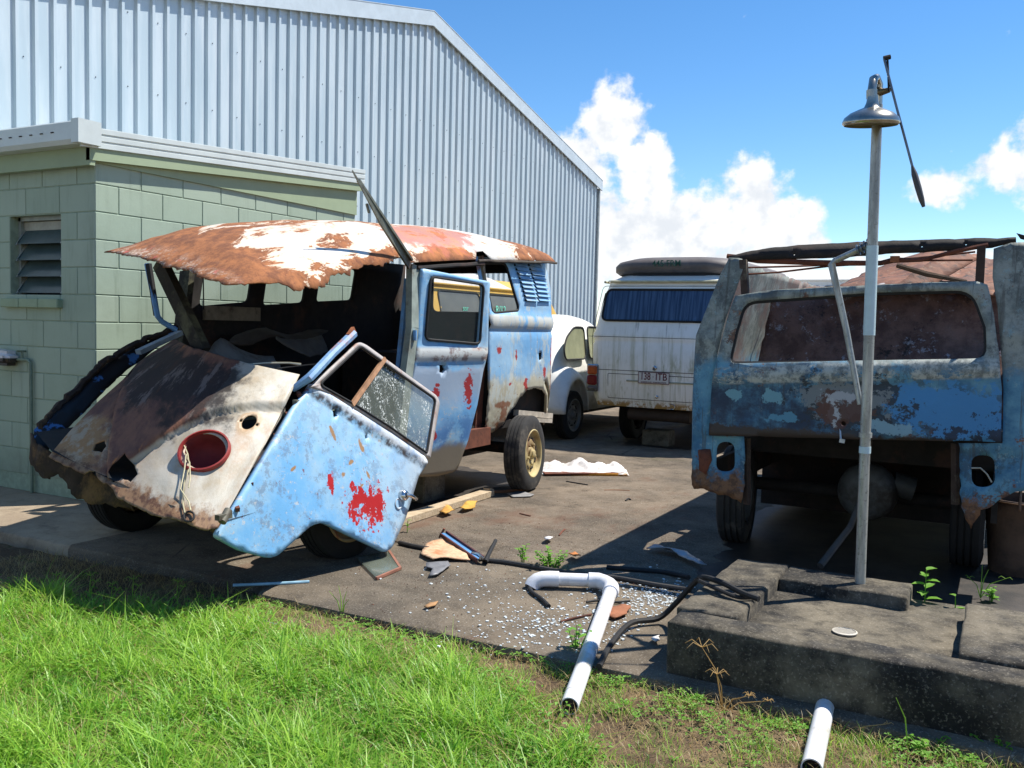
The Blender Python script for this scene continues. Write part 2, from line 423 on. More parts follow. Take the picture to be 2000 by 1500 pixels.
def slab(name, x0, x1, y0, y1, ztop, mat, seed, thick=.11, step=.07):
    """concrete slab with a worn, slightly irregular front edge"""
    n = int((x1-x0)/step); vs = []; fs = []
    prof = [(0, -thick), (0, -.025), (.006, -.008), (.02, 0)]
    for i in range(n+1):
        x = x0+(x1-x0)*i/n; e = .012*mnoise.noise(Vector((x*2.1, seed, 0)))+.008*mnoise.noise(Vector((x*11, seed, 4)))
        c = abs(mnoise.noise(Vector((x*6, seed, 9))))*.012
        for (dy, dz) in prof: vs.append((x, y0+e+dy+(c if dz > -.02 else 0), ztop+dz))
        vs.append((x, y1, ztop)); vs.append((x, y1, ztop-thick))
    k = 6
    for i in range(n):
        for j in range(k-1): fs.append((i*k+j, (i+1)*k+j, (i+1)*k+j+1, i*k+j+1))
    fs.append(tuple(range(k-1, -1, -1))); fs.append(tuple(n*k+j for j in range(k)))
    me = bpy.data.meshes.new(name); me.from_pydata(vs, [], fs)
    return tag(finish(name, me, mat, smooth=30), kind='structure')
slab('pavement', -3.27, 14, 3.39, 4.66, 0, M['conc_f'], 1)
slab('pavement', -8.0, 14, 4.68, 60, .002, M['conc'], 2, step=.2)
slab('path', -14, -4.9, 3.50, 4.66, -.004, M['conc_l'], 3)
slab('pavement', -4.898, -3.28, 3.50, 4.66, -.004, M['conc_f'], 3)  # same slab as the path, darker material paints the shade under the nose

def under_van_shade(outline, seed):  # dark ragged sheet on the slab, paints the shade beneath a van
    poly = jag(outline, .12, .08, seed); n = NT('painted_shade_concrete'); c = n.mix(n.ss(n.noise(n.ob, 3, 8, .75), .36, .62), C(24, 22, 20), C(60, 53, 46)); n.bump(n.noise(n.ob, 90, 4, .7), .4, .005)
    m_ = n.out(c, .6); tag(sheet('painted_van_shade', poly, [], lambda a, b: Vector((a, b, .006)), m_, None, .3, 0), kind='structure')
under_van_shade([(-1.45, 4.86), (.3, 4.85), (.45, 6.2), (.3, 8.6), (-1.2, 8.7), (-1.62, 7.0)], 5)
under_van_shade([(-5.0, 4.75), (-3.75, 4.78), (-3.62, 5.5), (-3.75, 7.2), (-4.6, 7.5), (-5.1, 6.5)], 6)
under_van_shade([(-4.0, 10.1), (-2.7, 10.1), (-2.7, 13.0), (-4.0, 13.0)], 7)
# ================================================================== SHED
def shed():
    X = -8.13; y0, y1, ya = -3.0, 18.76, 12.06; ze, za = 4.58, 6.14
    ztop = lambda y: za-(za-ze)*abs(y-ya)/(y1-ya)
    root = thing('metal_shed', 'tall pale blue corrugated steel shed with gable end behind the vans', 'shed', (X, ya, 0))
    n = NT('pale_blue_steel'); s = n.noise(n.map(n.ob, sc=(1, 1, .12)), 6, 5, .6)
    c = n.mix(n.ss(s, .35, .7), C(178, 194, 202), C(197, 208, 213)); c = n.mix(n.mt('MULTIPLY', n.ss(n.noise(n.map(n.ob, sc=(1, 1, .3)), 2.0, 6, .7, off=3), .52, .75), .35), c, C(166, 178, 184))
    ms = n.out(c, .42, .15)
    P = .19; per = 4
    # rib profile over one pitch: (dy, dx)
    prof = [(0, 0), (.125, 0), (.138, .030), (.172, .030), (.185, 0)]
    y = y1; k = 0
    while y > y0:
        ys = []
        for r in range(per):
            for (dy, dx) in prof: ys.append((y-P*(r)-dy, dx))
        ys.append((y-P*per, 0))
        cut = []
        for (yy, dx) in ys: cut.append((yy, dx))
        g = G(); vs = []; fs = []
        for (yy, dx) in cut: vs += [(X+dx, yy, 0), (X+dx, yy, ztop(yy)-.05)]
        for i in range(len(cut)-1): fs.append((2*i, 2*i+1, 2*i+3, 2*i+2))
        g.add(vs, fs); g.build('cladding_sheet', ms, root, smooth=20)
        y -= P*per; k += 1
    # screws
    g = G()
    for zz in (.7, 1.85, 3.0, 3.75, 4.5):
        yy = y1-.08
        while yy > 2:
            if zz < ztop(yy)-.3: g.lathe([(.0065, 0), (.0065, .004), (.004, .009), (0.0005, .009)], (X, yy, zz), (1, 0, 0), 6)
            yy -= P*2
    o = g.build('screws', simple('grey_screws', C(112, 120, 130), .5, .4), root); o['kind'] = 'stuff'
    mb = simple('pale_grey_flashing', C(196, 208, 214), .45, .1, .1, 5, .02)
    for a, b in ((y1+.12, ya), (ya, y0)):
        g = G(); A = Vector((X+.05, a, ztop(min(a, y1))-.03-(.02 if a > y1 else 0))); B = Vector((X+.05, b, ztop(b)-.03))
        for dx, dz0, dz1 in ((.0, -.13, .09),):
            vs = [A+Vector((0, 0, dz0)), B+Vector((0, 0, dz0)), B+Vector((0, 0, dz1)), A+Vector((0, 0, dz1))]
            g.prism(vs, (.025, 0, 0))
        g.prism([A+Vector((.03, 0, .09)), B+Vector((.03, 0, .09)), B+Vector((.03, 0, .1)), A+Vector((.03, 0, .1))], (-.3, 0, 0))
        g.build('barge_capping', mb, root, smooth=0, recalc=True)
    g = G(); g.box((X-.02, y1+.002, 0), (X+.045, y1+.07, ze-.14)); g.build('corner_flashing', simple('grey_flashing', C(150, 158, 160), .5, .2), root, smooth=0)
    # roof and end wall going back
    mr = simple('zinc_roof', C(180, 188, 192), .45, .3)
    for a, b in ((y1+.12, ya), (ya, y0)):
        g = G(); za_, zb_ = (ztop(min(a, y1)), ztop(b))
        g.prism([(X-.04, a, za_+.0), (X-.04, b, zb_+.0), (X-.04, b, zb_+.05), (X-.04, a, za_+.05)], (-22, 0, 0)); g.build('roof', mr, root, smooth=0, recalc=True)
    g = G(); g.box((X-22, y1-.05, 0), (X-.03, y1, ze-.05)); g.build('end_wall', ms, root, smooth=0)
shed()

# ================================================================== GREEN BLOCK BUILDING
def green_building():
    X, Y = -5.84, 4.402; YE = 7.39; XE = -8.02
    root = thing('block_building', 'small pale green concrete block building with louvre window and metal fascia', 'building', (X, Y, 0))
    n = NT('green_masonry_paint'); wp = n.nd('ShaderNodeNewGeometry').outputs['Position']; b = n.noise(wp, 60, 4, .7)
    oi = n.nd('ShaderNodeObjectInfo'); c = n.mix(oi.outputs['Random'], C(154, 171, 151), C(162, 177, 158))
    c = n.mix(n.mt('MULTIPLY', n.ss(n.noise(wp, 2.5, 6, .7), .42, .72), .4), c, C(136, 150, 130)); c = n.mix(n.mt('MULTIPLY', n.ss(n.noise(n.map(wp, sc=(5, 5, .5)), 1.6, 6, .7, off=3), .52, .70), .32), c, C(104, 118, 100)); c = n.mix(n.mt('MULTIPLY', n.ss(n.mt('ADD', n.xy(wp)[2], n.mt('MULTIPLY', n.noise(wp, 4, 6, .7, off=7), .6)), .75, .3), .5), c, C(92, 98, 84))
    n.bump(b, .28, .003); mg = n.out(c, .72)
    mj = simple('green_mortar', C(146, 163, 142), .85, 0, .2, 20, .2)
    # core just behind the block faces = struck mortar
    g = G(); g.box((XE, Y+.005, .0), (X-.005, YE-.004, 2.47)); core = g.build('mortar', mj, root, smooth=0)
    # cut the core for the window: instead build it as the pieces round the opening
    bpy.data.objects.remove(core)
    wx0, wx1, wz0, wz1 = -6.84, -6.23, 1.52, 2.125
    g = G()
    g.box((wx1, Y+.005, 0), (X-.005, YE-.004, 2.47)); g.box((XE, Y+.005, 0), (wx0, YE-.004, 2.47))
    g.box((wx0, Y+.005, 0), (wx1, YE-.004, wz0)); g.box((wx0, Y+.005, wz1), (wx1, YE-.004, 2.47)); g.box((wx0, Y+.25, wz0), (wx1, YE-.004, wz1))
    g.build('mortar', mj, root, smooth=0)
    meshes = {}
    def block(L):
        k = round(L, 3)
        if k not in meshes:
            g = G(); h = .0038; g.box((h, 0, h), (L-h, .05, .2-h), .003)
            me = bpy.data.meshes.new('block'); me.from_pydata(g.v, [], g.f); me.materials.append(mg); meshes[k] = me
        return meshes[k]
    def place(me, loc, rz):
        o = bpy.data.objects.new('block', me); COL.objects.link(o); o.parent = root
        o.location = Vector(loc)-root.location; o.rotation_euler = (0, 0, rz)
    z0 = 2.329+.2
    for k in range(13):
        zt = z0-.2*k; zb = zt-.2
        if zb < -.05: break
        # right face (x = X), courses alternate full/half at the corner
        y = Y; first = True
        while y < YE-.02:
            L = .4 if not (first and k % 2 == 1) else .2
            first = False; L = min(L, YE-y)
            if L > .03 and not (k == 0): place(block(L), (X, y, zb), R(90))
            elif L > .03: place(block(L), (X, y, zb), R(90))
            y += L
        # front face (y = Y)
        x = X; first = True
        while x > XE:
            L = .4 if not (first and k % 2 == 0) else .2
            first = False
            a, bb = x-L, x
            # skip / trim blocks at the window
            if zb > wz0-.1 and zt < wz1+.1:
                if a < wx1 and bb > wx0:
                    if bb > wx1+.03: place(block(bb-wx1), (wx1, Y, zb), 0)
                    if a < wx0-.03: place(block(wx0-a), (a, Y, zb), 0)
                    x -= L; continue
            place(block(L), (a, Y, zb), 0)
            x -= L
    # window: sill, frame, louvres
    ml = simple('louvre_glass', C(72, 88, 88), .25, 0, .15, 6, 0)
    mf = simple('grey_frame', C(150, 158, 152), .5, .2)
    w = bpy.data.objects.new('window', None); COL.objects.link(w); w.parent = root; w.location = Vector((wx0, Y, wz0))-root.location
    g = G(); g.box((wx0, Y+.07, wz0), (wx0+.03, Y+.12, wz1)); g.box((wx1-.03, Y+.07, wz0), (wx1, Y+.12, wz1)); g.box((wx0, Y+.07, wz1-.03), (wx1, Y+.12, wz1)); g.build('frame', mf, w, smooth=0)
    g = G(); g.box((wx0+.04, Y+.2, wz0), (wx1-.04, Y+.22, wz1)); g.build('fly_screen', simple('dark_screen', C(46, 54, 52), .9), w, smooth=0)
    g = G(); g.box((wx0+.03, Y+.10, wz1-.10), (wx1-.03, Y+.115, wz1-.035)); g.build('pane', simple('frosted_pane', C(160, 160, 146), .5), w, smooth=0)
    for i in range(4):
        zz = wz0+.02+i*.125
        g = G(); g.obox((wx0+.05, Y+.03, zz+.012), (wx0+.05, Y+.13, zz+.135), .006, .006)
        vs = [(wx0+.05, Y+.03, zz), (wx1-.05, Y+.03, zz), (wx1-.05, Y+.12, zz+.135), (wx0+.05, Y+.12, zz+.135)]
        g.prism(vs, (0, .006, .004)); g.build('louvre', ml, w, smooth=0, recalc=True)
        for xx in (wx0+.03, wx1-.045):
            g = G(); g.prism([(xx, Y+.025, zz-.003), (xx, Y+.035, zz-.006), (xx, Y+.125, zz+.135), (xx, Y+.115, zz+.14)], (.012, 0, 0)); g.build('louvre_clip', mf, w, smooth=0, recalc=True)
    ms = simple('painted_sill', C(150, 168, 138), .8, 0, .12, 9, .1)
    for i in range(3):
        a = wx0-.06+i*.232
        o = G().box((a+.003, Y-.05, 1.425), (a+.229, Y+.06, 1.495), .006).build('sill_brick', ms, root, smooth=0)
    # wedge board, beam and fascia on the right face
    zL = lambda y: 2.48+(y-4.34)*(.2/2.91)
    mgb = simple('green_board', C(152, 168, 136), .7, 0, .08, 3, .05)
    g = G(); g.prism([(X+.001, Y-.02, 2.475), (X+.001, YE, 2.45), (X+.001, YE, 2.9), (X+.001, Y-.02, 2.6)], (.016, 0, 0)); g.build('wedge_board', mgb, root, smooth=0, recalc=True)
    g = G(); g.prism([(X+.012, Y-.08, zL(Y-.08)), (X+.012, YE+.02, zL(YE)), (X+.012, YE+.02, zL(YE)+.14), (X+.012, Y-.08, zL(Y)+.14)], (.045, 0, 0)); g.build('beam', mgb, root, smooth=0, recalc=True)
    g = G(); g.box((XE, Y-.08, 2.445), (X+.05, Y-.035, 2.60)); g.build('beam', mgb, root, smooth=0)
    mz = simple('ribbed_zinc_fascia', C(206, 214, 210), .4, .15, .1, 4, .02)
    zF = lambda y: 2.555+(y-4.2)*.064
    g = G(); A, B = Y-.16, YE+.06
    pr = [(0, 0), (.012, .004), (.012, .038), (.004, .044), (.004, .05), (.014, .056), (.014, .088), (.006, .094), (.006, .1), (.016, .106), (.016, .14), (.0, .145)]
    for (y, e) in ((A, 0), (B, 0)): pass
    vs = [(X+.058+dx, A, zF(A)+dz) for dx, dz in pr]+[(X+.058+dx, B, zF(B)+dz) for dx, dz in pr]; k = len(pr)
    g.add(vs, [(i, i+1, k+i+1, k+i) for i in range(k-1)]+[(k-1, 0, k, 2*k-1), tuple(range(k-1, -1, -1)), tuple(range(k, 2*k))]); g.build('fascia', mz, root, smooth=0, recalc=True)
    # front gutter
    g = G(); vs = []
    pr = [(-.0, 0), (-.11, 0), (-.135, .03), (-.13, .15), (-.12, .16), (0, .165)]
    for x in (X+.09, XE-.1): vs += [(x, Y-.07+dy, 2.575+dz) for dy, dz in pr]
    k = len(pr); g.add(vs, [(i, i+1, k+i+1, k+i) for i in range(k-1)]+[(k-1, 0, k, 2*k-1), tuple(range(k)), tuple(range(2*k-1, k-1, -1))]); g.build('gutter', mz, root, smooth=0, recalc=True)
    g = G(); g.box((X+.02, Y-.205, 2.58), (X+.10, Y-.02, 2.745)); g.build('gutter_end', mz, root, smooth=0)
    for i in range(6):
        x = X-.2-i*.12
        g = G(); g.box((x, Y-.208, 2.66), (x+.03, Y-.203, 2.667)); g.build('overflow_slot', M['dark'], root, smooth=0)
    g = G(); g.prism([(XE, Y-.1, 2.70), (X+.05, Y-.1, 2.70), (X+.05, YE, 2.88), (XE, YE, 2.88)], (0, 0, .012)); g.build('roof', mz, root, smooth=0, recalc=True)
    return root
green_building()
def wall_tap():
    Y = 4.402
    r = thing('wall_tap', 'grey pipe and tap on the shaded green wall with a pale hooded fitting', 'tap', (-6.56, Y-.03, 0))
    mp = simple('green_pipe_paint', C(120, 136, 116), .6)
    G().tube([(-6.56, Y-.025, 0), (-6.56, Y-.025, 1.0), (-6.575, Y-.03, 1.02), (-6.60, Y-.03, 1.025), (-6.72, Y-.03, 1.025)], .013, 10).build('pipe', mp, r)
    G().tube([(-6.655, Y-.03, 1.03), (-6.655, Y-.03, 1.09)], .01, 8).build('valve', mp, r)
    G().tube([(-6.655, Y-.075, 1.09), (-6.655, Y+.0, 1.09)], .008, 8).build('handle', mp, r)
    A = Vector((-7.0, Y-.06, 1.02))
    g = G(); bm = bmesh.new(); bmesh.ops.create_cube(bm, size=1)
    for v in bm.verts: v.co = Vector((v.co.x*.27+(-6.845), v.co.y*.14+Y-.06, v.co.z*.11+1.03+(.02 if v.co.x < 0 and v.co.z > 0 else 0)))
    bmesh.ops.bevel(bm, geom=bm.edges[:], offset=.035, segments=3, affect='EDGES'); bm.verts.index_update()
    g.add([v.co for v in bm.verts], [[v.index for v in f.verts] for f in bm.faces]); bm.free()
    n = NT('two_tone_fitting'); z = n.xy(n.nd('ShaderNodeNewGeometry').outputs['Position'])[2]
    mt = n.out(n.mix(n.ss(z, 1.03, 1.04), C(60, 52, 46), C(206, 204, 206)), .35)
    g.build('hood', mt, r)
wall_tap()

# ================================================================== WHEELS
M['tyre'] = simple('dusty_tyre_rubber', C(44, 43, 42), .85, 0, .35, 14, .3, dirt=C(84, 78, 70), dsc=6)
M['tyre_d'] = simple('dark_tyre_rubber', C(26, 25, 24), .9, 0, .35, 14, .3)
M['rim'] = simple('cream_steel_rim', C(196, 178, 128), .55, 0, .2, 9, .1, dirt=C(120, 92, 60))
M['rim_r'] = simple('rusty_cream_rim', C(176, 152, 104), .7, 0, .35, 9, .2, dirt=C(150, 86, 44), dsc=9)
M['rim_g'] = simple('grey_steel_rim', C(130, 130, 126), .45, .4, .2, 9, .1)
def wheel(parent, c, axis, r, w, rr, mt, mr, flat=0, spin=0, name='wheel'):
    """outer side looks along axis"""
    ax = Vector(axis).normalized(); c = Vector(c)
    root = bpy.data.objects.new(name, None); COL.objects.link(root); root.parent = parent; root.location = c-parent.location; root.empty_display_size = .1
    h = w/2
    prof = [(rr, h*.72), (rr+.012, h*.95), (rr+.05, h*1.02), (r-.05, h*.98), (r-.015, h*.86), (r-.002, h*.74)]
    for i in range(4):      # tread ribs and grooves
        a = h*.62-i*h*.42; prof += [(r, a), (r, a-h*.28), (r-.008, a-h*.29), (r-.008, a-h*.40)]
    prof += [(r, -h*.74), (r-.015, -h*.86), (r-.05, -h*.98), (rr+.05, -h*1.02), (rr+.012, -h*.95), (rr, -h*.72)]
    g = G(); g.lathe(prof, c, ax, 56)
    if flat:
        zf = c.z-r+flat; g.v = [(x, y, z) if z > zf else (x+(zf-z)*.45*(1 if (Vector((x, y, z))-c).dot(ax) > 0 else -1)*ax.x, y, zf+(z-zf)*.05) for (x, y, z) in g.v]
    g.build('tyre', mt, root, 35)
    g = G()
    g.lathe([(rr+.014, h*.93), (rr+.004, h*1.0), (rr-.006, h*.93), (rr-.012, h*.6), (rr-.03, h*.45), (rr-.055, h*.4), (rr-.075, h*.55), (rr-.10, h*.66), (rr-.118, h*.60), (.062, h*.5), (.055, h*.6), (.05, h*.62)], c, ax, 48)
    g.lathe([(rr+.0, h*.6), (rr-.02, -h*.9)], c, ax, 40); rim = g.build('rim', mr, root, 35)
    q = ax.cross(Vector((.2, .9, .3))).normalized(); v = ax.cross(q)
    for k in range(8):
        t = 2*math.pi*(k+.5)/8+spin; p = c+(q*math.cos(t)+v*math.sin(t))*(rr-.064)+ax*h*.47; tg = (-q*math.sin(t)+v*math.cos(t))
        G().obox(p-tg*.022, p+tg*.022, .016, .022, up=ax).build('rim_slot', M['dark'], root)
    g = G(); g.lathe([(.052, h*.55), (.05, h*.78), (.034, h*.86), (.032, h*1.02), (.024, h*1.08), (.0005, h*1.08)], c, ax, 24); g.build('hub', mr, root, 40)
    for k in range(5):
        t = 2*math.pi*k/5+spin; p = c+(q*math.cos(t)+v*math.sin(t))*.085
        G().lathe([(.012, h*.5), (.012, h*.78), (.008, h*.84), (.0005, h*.84)], p, ax, 6).build('wheel_nut', mr, root, 20)
    return root

# ================================================================== WRECKED BLUE VAN (rear half upright, nose clip tipped back, cab door hanging)
def mat_side():
    n = NT('flaking_blue_side_paint'); u = n.uv; X, Z = n.xy(u)[0:2]
    blue = n.mix(n.ss(n.noise(u, 2.2, 7, .7), .35, .65), C(112, 168, 212), C(152, 188, 212))
    grey = n.mix(n.ss(n.noise(u, 9, 6, .7, off=2), .4, .65), C(172, 168, 148), C(192, 186, 164))
    z2 = n.mt('ADD', Z, n.mt('MULTIPLY', n.mt('SUBTRACT', n.noise(n.map(u, sc=(1, .5, 1)), 3.2, 7, .7, off=7), .5), .5))
    col = n.mix(n.ss(z2, 1.02, .90), blue, grey)
    col = n.mix(n.mt('MULTIPLY', n.ss(n.noise(n.map(u, sc=(1.3, .5, 1)), 6, 11, .78, off=12), .545, .57), .8), col, C(186, 194, 190))
    strk = n.noise(n.map(u, sc=(14, 1.0, 1)), 2.0, 5, .6, off=5)
    col = n.mix(n.mt('MULTIPLY', n.ss(strk, .57, .72), .7), col, C(150, 128, 96))
    bm_ = n.mt('MULTIPLY', n.ss(Z, 1.345, 1.36), n.ss(Z, 1.475, 1.45)); col = n.mix(n.mt('MULTIPLY', bm_, n.ss(n.noise(n.map(u, sc=(3, .6, 1)), 4, 9, .75, off=55), .42, .50)), col, C(198, 198, 188))
    chp = n.ss(n.noise(u, 15, 11, .8, off=61), .60, .615); col = n.mix(chp, col, C(196, 198, 190))
    for i, (c, r, ro) in enumerate([((6.42, 1.18), (.035, .03), 0), ((6.72, 1.13), (.02, .035), .3), ((6.90, .88), (.03, .04), .5), ((7.25, .98), (.025, .05), 0), ((6.62, .9), (.03, .012), .4), ((7.40, 1.15), (.02, .12), 0)]):
        col = n.mix(n.blob(u, c, r, ro, .1, 1.2, 26, i), col, C(166, 50, 46))
    sp = n.ss(n.noise(u, 26, 6, .7, off=17), .66, .70)
    col = n.mix(sp, col, C(112, 50, 36))
    low = n.ss(n.mt('ADD', Z, n.mt('MULTIPLY', n.mt('SUBTRACT', n.noise(u, 8, 7, .7, off=23), .5), .5)), .66, .52)
    col = n.mix(n.mt('MULTIPLY', low, n.ss(n.noise(u, 12, 6, .7, off=29), .40, .52)), col, C(112, 68, 40))
    for i, (c, r) in enumerate([((6.50, .73), (.14, .026)), ((6.55, .66), (.05, .07)), ((7.44, .9), (.05, .16)), ((7.47, 1.5), (.05, .22)), ((6.1, 1.85), (.1, .04))]):
        col = n.mix(n.mt('MULTIPLY', n.blob(u, c, r, 0, .3, .7, 14, i+9), .85), col, C(128, 74, 42))
    n.bump(n.noise(u, 30, 6, .7), .25, .004); n.bump(n.noise(u, 3, 3, .5), .5, .03); n.bump(chp, -.4, .003)
    return n.out(col, n.mixf(sp, .48, .9))
def mat_doorblue():
    n = NT('weathered_blue_door_paint'); u = n.uv; X, Z = n.xy(u)[0:2]
    col = n.mix(n.ss(n.noise(u, 2.0, 7, .7), .38, .62), C(108, 168, 214), C(152, 188, 212))
    fx = n.mt('ADD', X, n.mt('MULTIPLY', n.mt('SUBTRACT', n.noise(u, 2.4, 6, .7, off=3), .5), .7))
    col = n.mix(n.mt('MULTIPLY', n.ss(fx, .55, 1.05), .75), col, C(170, 180, 186))
    dk = n.mt('MULTIPLY', n.ss(n.noise(u, 8, 12, .82, off=8), .525, .555), n.ss(n.mt('ADD', Z, n.mt('MULTIPLY', X, .25)), .25, -.55))
    col = n.mix(n.mt('MULTIPLY', dk, .55), col, C(108, 116, 134))
    fk = n.mt('MULTIPLY', n.ss(n.noise(u, 26, 9, .8, off=14), .575, .595), n.ss(n.noise(u, 3, 4, .6, off=18), .38, .55))
    col = n.mix(fk, col, C(184, 188, 190)); n.bump(fk, -.4, .003); fd = n.mt('MULTIPLY', n.ss(n.noise(u, 40, 7, .75, off=31), .58, .64), n.ss(n.noise(u, 2.5, 4, .6, off=38), .42, .6))
    col = n.mix(n.mt('MULTIPLY', fd, .5), col, C(80, 86, 104))
    return n, u, col
def mat_cabdoor(pl):
    n, u, col = mat_doorblue()
    h = lambda x, y: pl.hit(x, y)
    for i, (p, r, ro) in enumerate([((703, 975), (.075, .085), .4), ((735, 985), (.07, .10), -.4), ((695, 1000), (.055, .04), 0), ((650, 945), (.022, .045), .2), ((745, 1000), (.03, .06), 0)]):
        col = n.mix(n.blob(u, h(*p), r, ro, .05, 1.5, 17, i), col, C(172, 30, 34))
    for i, (p, r) in enumerate([((576, 915), (.03, .012)), ((686, 903), (.034, .014)), ((672, 927), (.022, .02)), ((720, 928), (.014, .035)), ((708, 948), (.02, .01)), ((650, 845), (.02, .06)), ((705, 870), (.02, .06))]):
        col = n.mix(n.blob(u, h(*p), (r[0]*.7, r[1]*.7), .6, .25, .8, 24, i+5), col, C(156, 122, 86))
    # whitish moulding above the crease, rust along edges
    a, b = h(605, 765), h(828, 910); dx, dy = b[0]-a[0], b[1]-a[1]; L = math.hypot(dx, dy)
    p = n.map(u, (-a[0], -a[1], 0)); p = n.map(p, rot=(0, 0, -math.atan2(dy, dx))); d = n.xy(p)[1]; al = n.xy(p)[0]
    up = n.mt('ADD', d, n.mt('MULTIPLY', n.mt('SUBTRACT', n.noise(u, 12, 5, .6, off=4), .5), .05))
    col = n.mix(n.mt('MULTIPLY', n.ss(up, -.005, .02), .85), col, n.mix(n.ss(n.noise(u, 9, 6, .7, off=6), .5, .66), C(206, 210, 214), C(150, 170, 196)))
    col = n.mix(n.mt('MULTIPLY', n.ss(d, .03, .005), n.mt('MULTIPLY', n.ss(d, -.035, -.005), n.ss(n.noise(u, 16, 5, .7, off=51), .42, .6))), col, C(74, 70, 72))
    col = n.mix(n.mt('MULTIPLY', n.ss(up, .065, .10), n.ss(n.noise(u, 10, 6, .7, off=61), .36, .52)), col, C(150, 102, 70))
    col = n.mix(n.mt('MULTIPLY', n.ss(n.noise(u, 22, 6, .7, off=71), .64, .70), .9), col, C(120, 54, 44))
    n.bump(n.noise(u, 30, 6, .7), .3, .004); n.bump(n.noise(u, 2.4, 3, .5), .5, .03)
    return n.out(col, .5)
def mat_sidedoor(pl):
    n, u, col = mat_doorblue(); h = pl.hit
    Z = n.xy(u)[1]
    wv = n.mt('ADD', Z, n.mt('MULTIPLY', n.mt('SUBTRACT', n.noise(u, 3.2, 4, .5, off=3), .5), .3))
    band = n.mt('MULTIPLY', n.ss(wv, 1.10, 1.05), n.ss(wv, .72, .92)); col = n.mix(n.mt('MULTIPLY', band, .9), col, C(158, 172, 188))
    col = n.mix(n.mt('MULTIPLY', n.ss(wv, .78, .58), n.ss(n.noise(u, 7, 6, .7, off=9), .38, .55)), col, C(80, 126, 178))
    col = n.mix(n.ss(wv, .52, .44), col, C(120, 112, 98))
    for i, (p, r) in enumerate([((915, 760), (.04, .12)), ((852, 770), (.035, .04)), ((856, 752), (.02, .012)), ((930, 682), (.05, .012)), ((850, 850), (.02, .03))]):
        col = n.mix(n.blob(u, h(*p), r, 0, .1, 1.0, 24, i), col, C(160, 50, 52))
    a, b = h(812, 680)[1], h(948, 690)[1]
    col = n.mix(n.mt('MULTIPLY', n.mt('MULTIPLY', n.ss(Z, 1.10, 1.13), n.ss(Z, 1.23, 1.20)), .85), col, n.mix(n.ss(n.noise(u, 12, 6, .7, off=66), .5, .62), C(206, 204, 194), C(140, 108, 84)))
    n.bump(n.noise(u, 30, 6, .7), .25, .004); return n.out(col, .5)
def mat_roof():
    n = NT('rusted_white_roof'); u = n.uv; Y, S = n.xy(u)[0:2]       # u: y along van, s across (0 near, 1.7 far)
    wh = n.mix(n.ss(n.noise(u, 5, 6, .7), .4, .7), C(214, 208, 198), C(196, 188, 178))
    brown = n.mix(n.ss(n.noise(u, 9, 7, .75, off=2), .35, .65), C(108, 66, 42), C(160, 102, 60))
    brown = n.mix(n.ss(n.noise(u, 26, 6, .7, off=5), .56, .7), brown, C(92, 46, 34))
    w = n.noise(n.map(u, sc=(.8, 1.5, 1)), 2.9, 10, .74, .5, off=9)
    # bare of paint towards the front edge, on the crown and at the very back
    fr = n.mt('SUBTRACT', Y, n.mt('MULTIPLY', S, .20)); k = n.ss(fr, 3.95, 3.30)
    bk = n.ss(Y, 6.5, 7.2); cr = n.mt('MULTIPLY', n.ss(S, .5, .95), .12); mid = n.mt('MULTIPLY', n.mt('MULTIPLY', n.ss(Y, 5.0, 5.5), n.ss(Y, 6.3, 5.9)), .02)
    r = n.mt('ADD', w, n.mt('ADD', n.mt('MULTIPLY', k, .34), n.mt('ADD', n.mt('MULTIPLY', bk, .22), n.mt('ADD', cr, mid))))
    r = n.mt('ADD', r, n.mt('MULTIPLY', n.mt('MULTIPLY', n.ss(S, .17, .0), n.ss(Y, 6.2, 5.6)), .17)); rm = n.ss(r, .578, .596); col = n.mix(rm, wh, brown)
    halo = n.mt('MULTIPLY', n.ss(r, .52, .58), n.mt('SUBTRACT', 1, rm)); col = n.mix(n.mt('MULTIPLY', halo, .7), col, C(222, 186, 142))
    pr = n.blob(u, (5.75, .28), (.55, .24), .1, .15, .6, 5, 3); col = n.mix(n.mt('MULTIPLY', pr, .85), col, n.mix(n.ss(n.noise(u, 7, 6, .7, off=8), .45, .6), C(176, 104, 80), C(186, 116, 64)))
    # crusty grey-pink flakes close to the torn front edge
    fl = n.mt('MULTIPLY', n.ss(fr, 3.48, 3.26), n.ss(n.noise(u, 7, 7, .75, off=41), .48, .55)); col = n.mix(fl, col, n.mix(n.ss(n.noise(u, 40, 5, .7, off=4), .45, .6), C(140, 112, 90), C(196, 176, 160)))
    col = n.mix(n.mt('MULTIPLY', n.ss(fr, 3.46, 3.30), n.ss(n.noise(u, 13, 6, .7, off=47), .60, .66)), col, C(178, 84, 78))
    n.bump(n.noise(u, 45, 6, .75), .5, .006); n.bump(r, .35, .02)
    return n.out(col, n.mixf(rm, .4, .95))
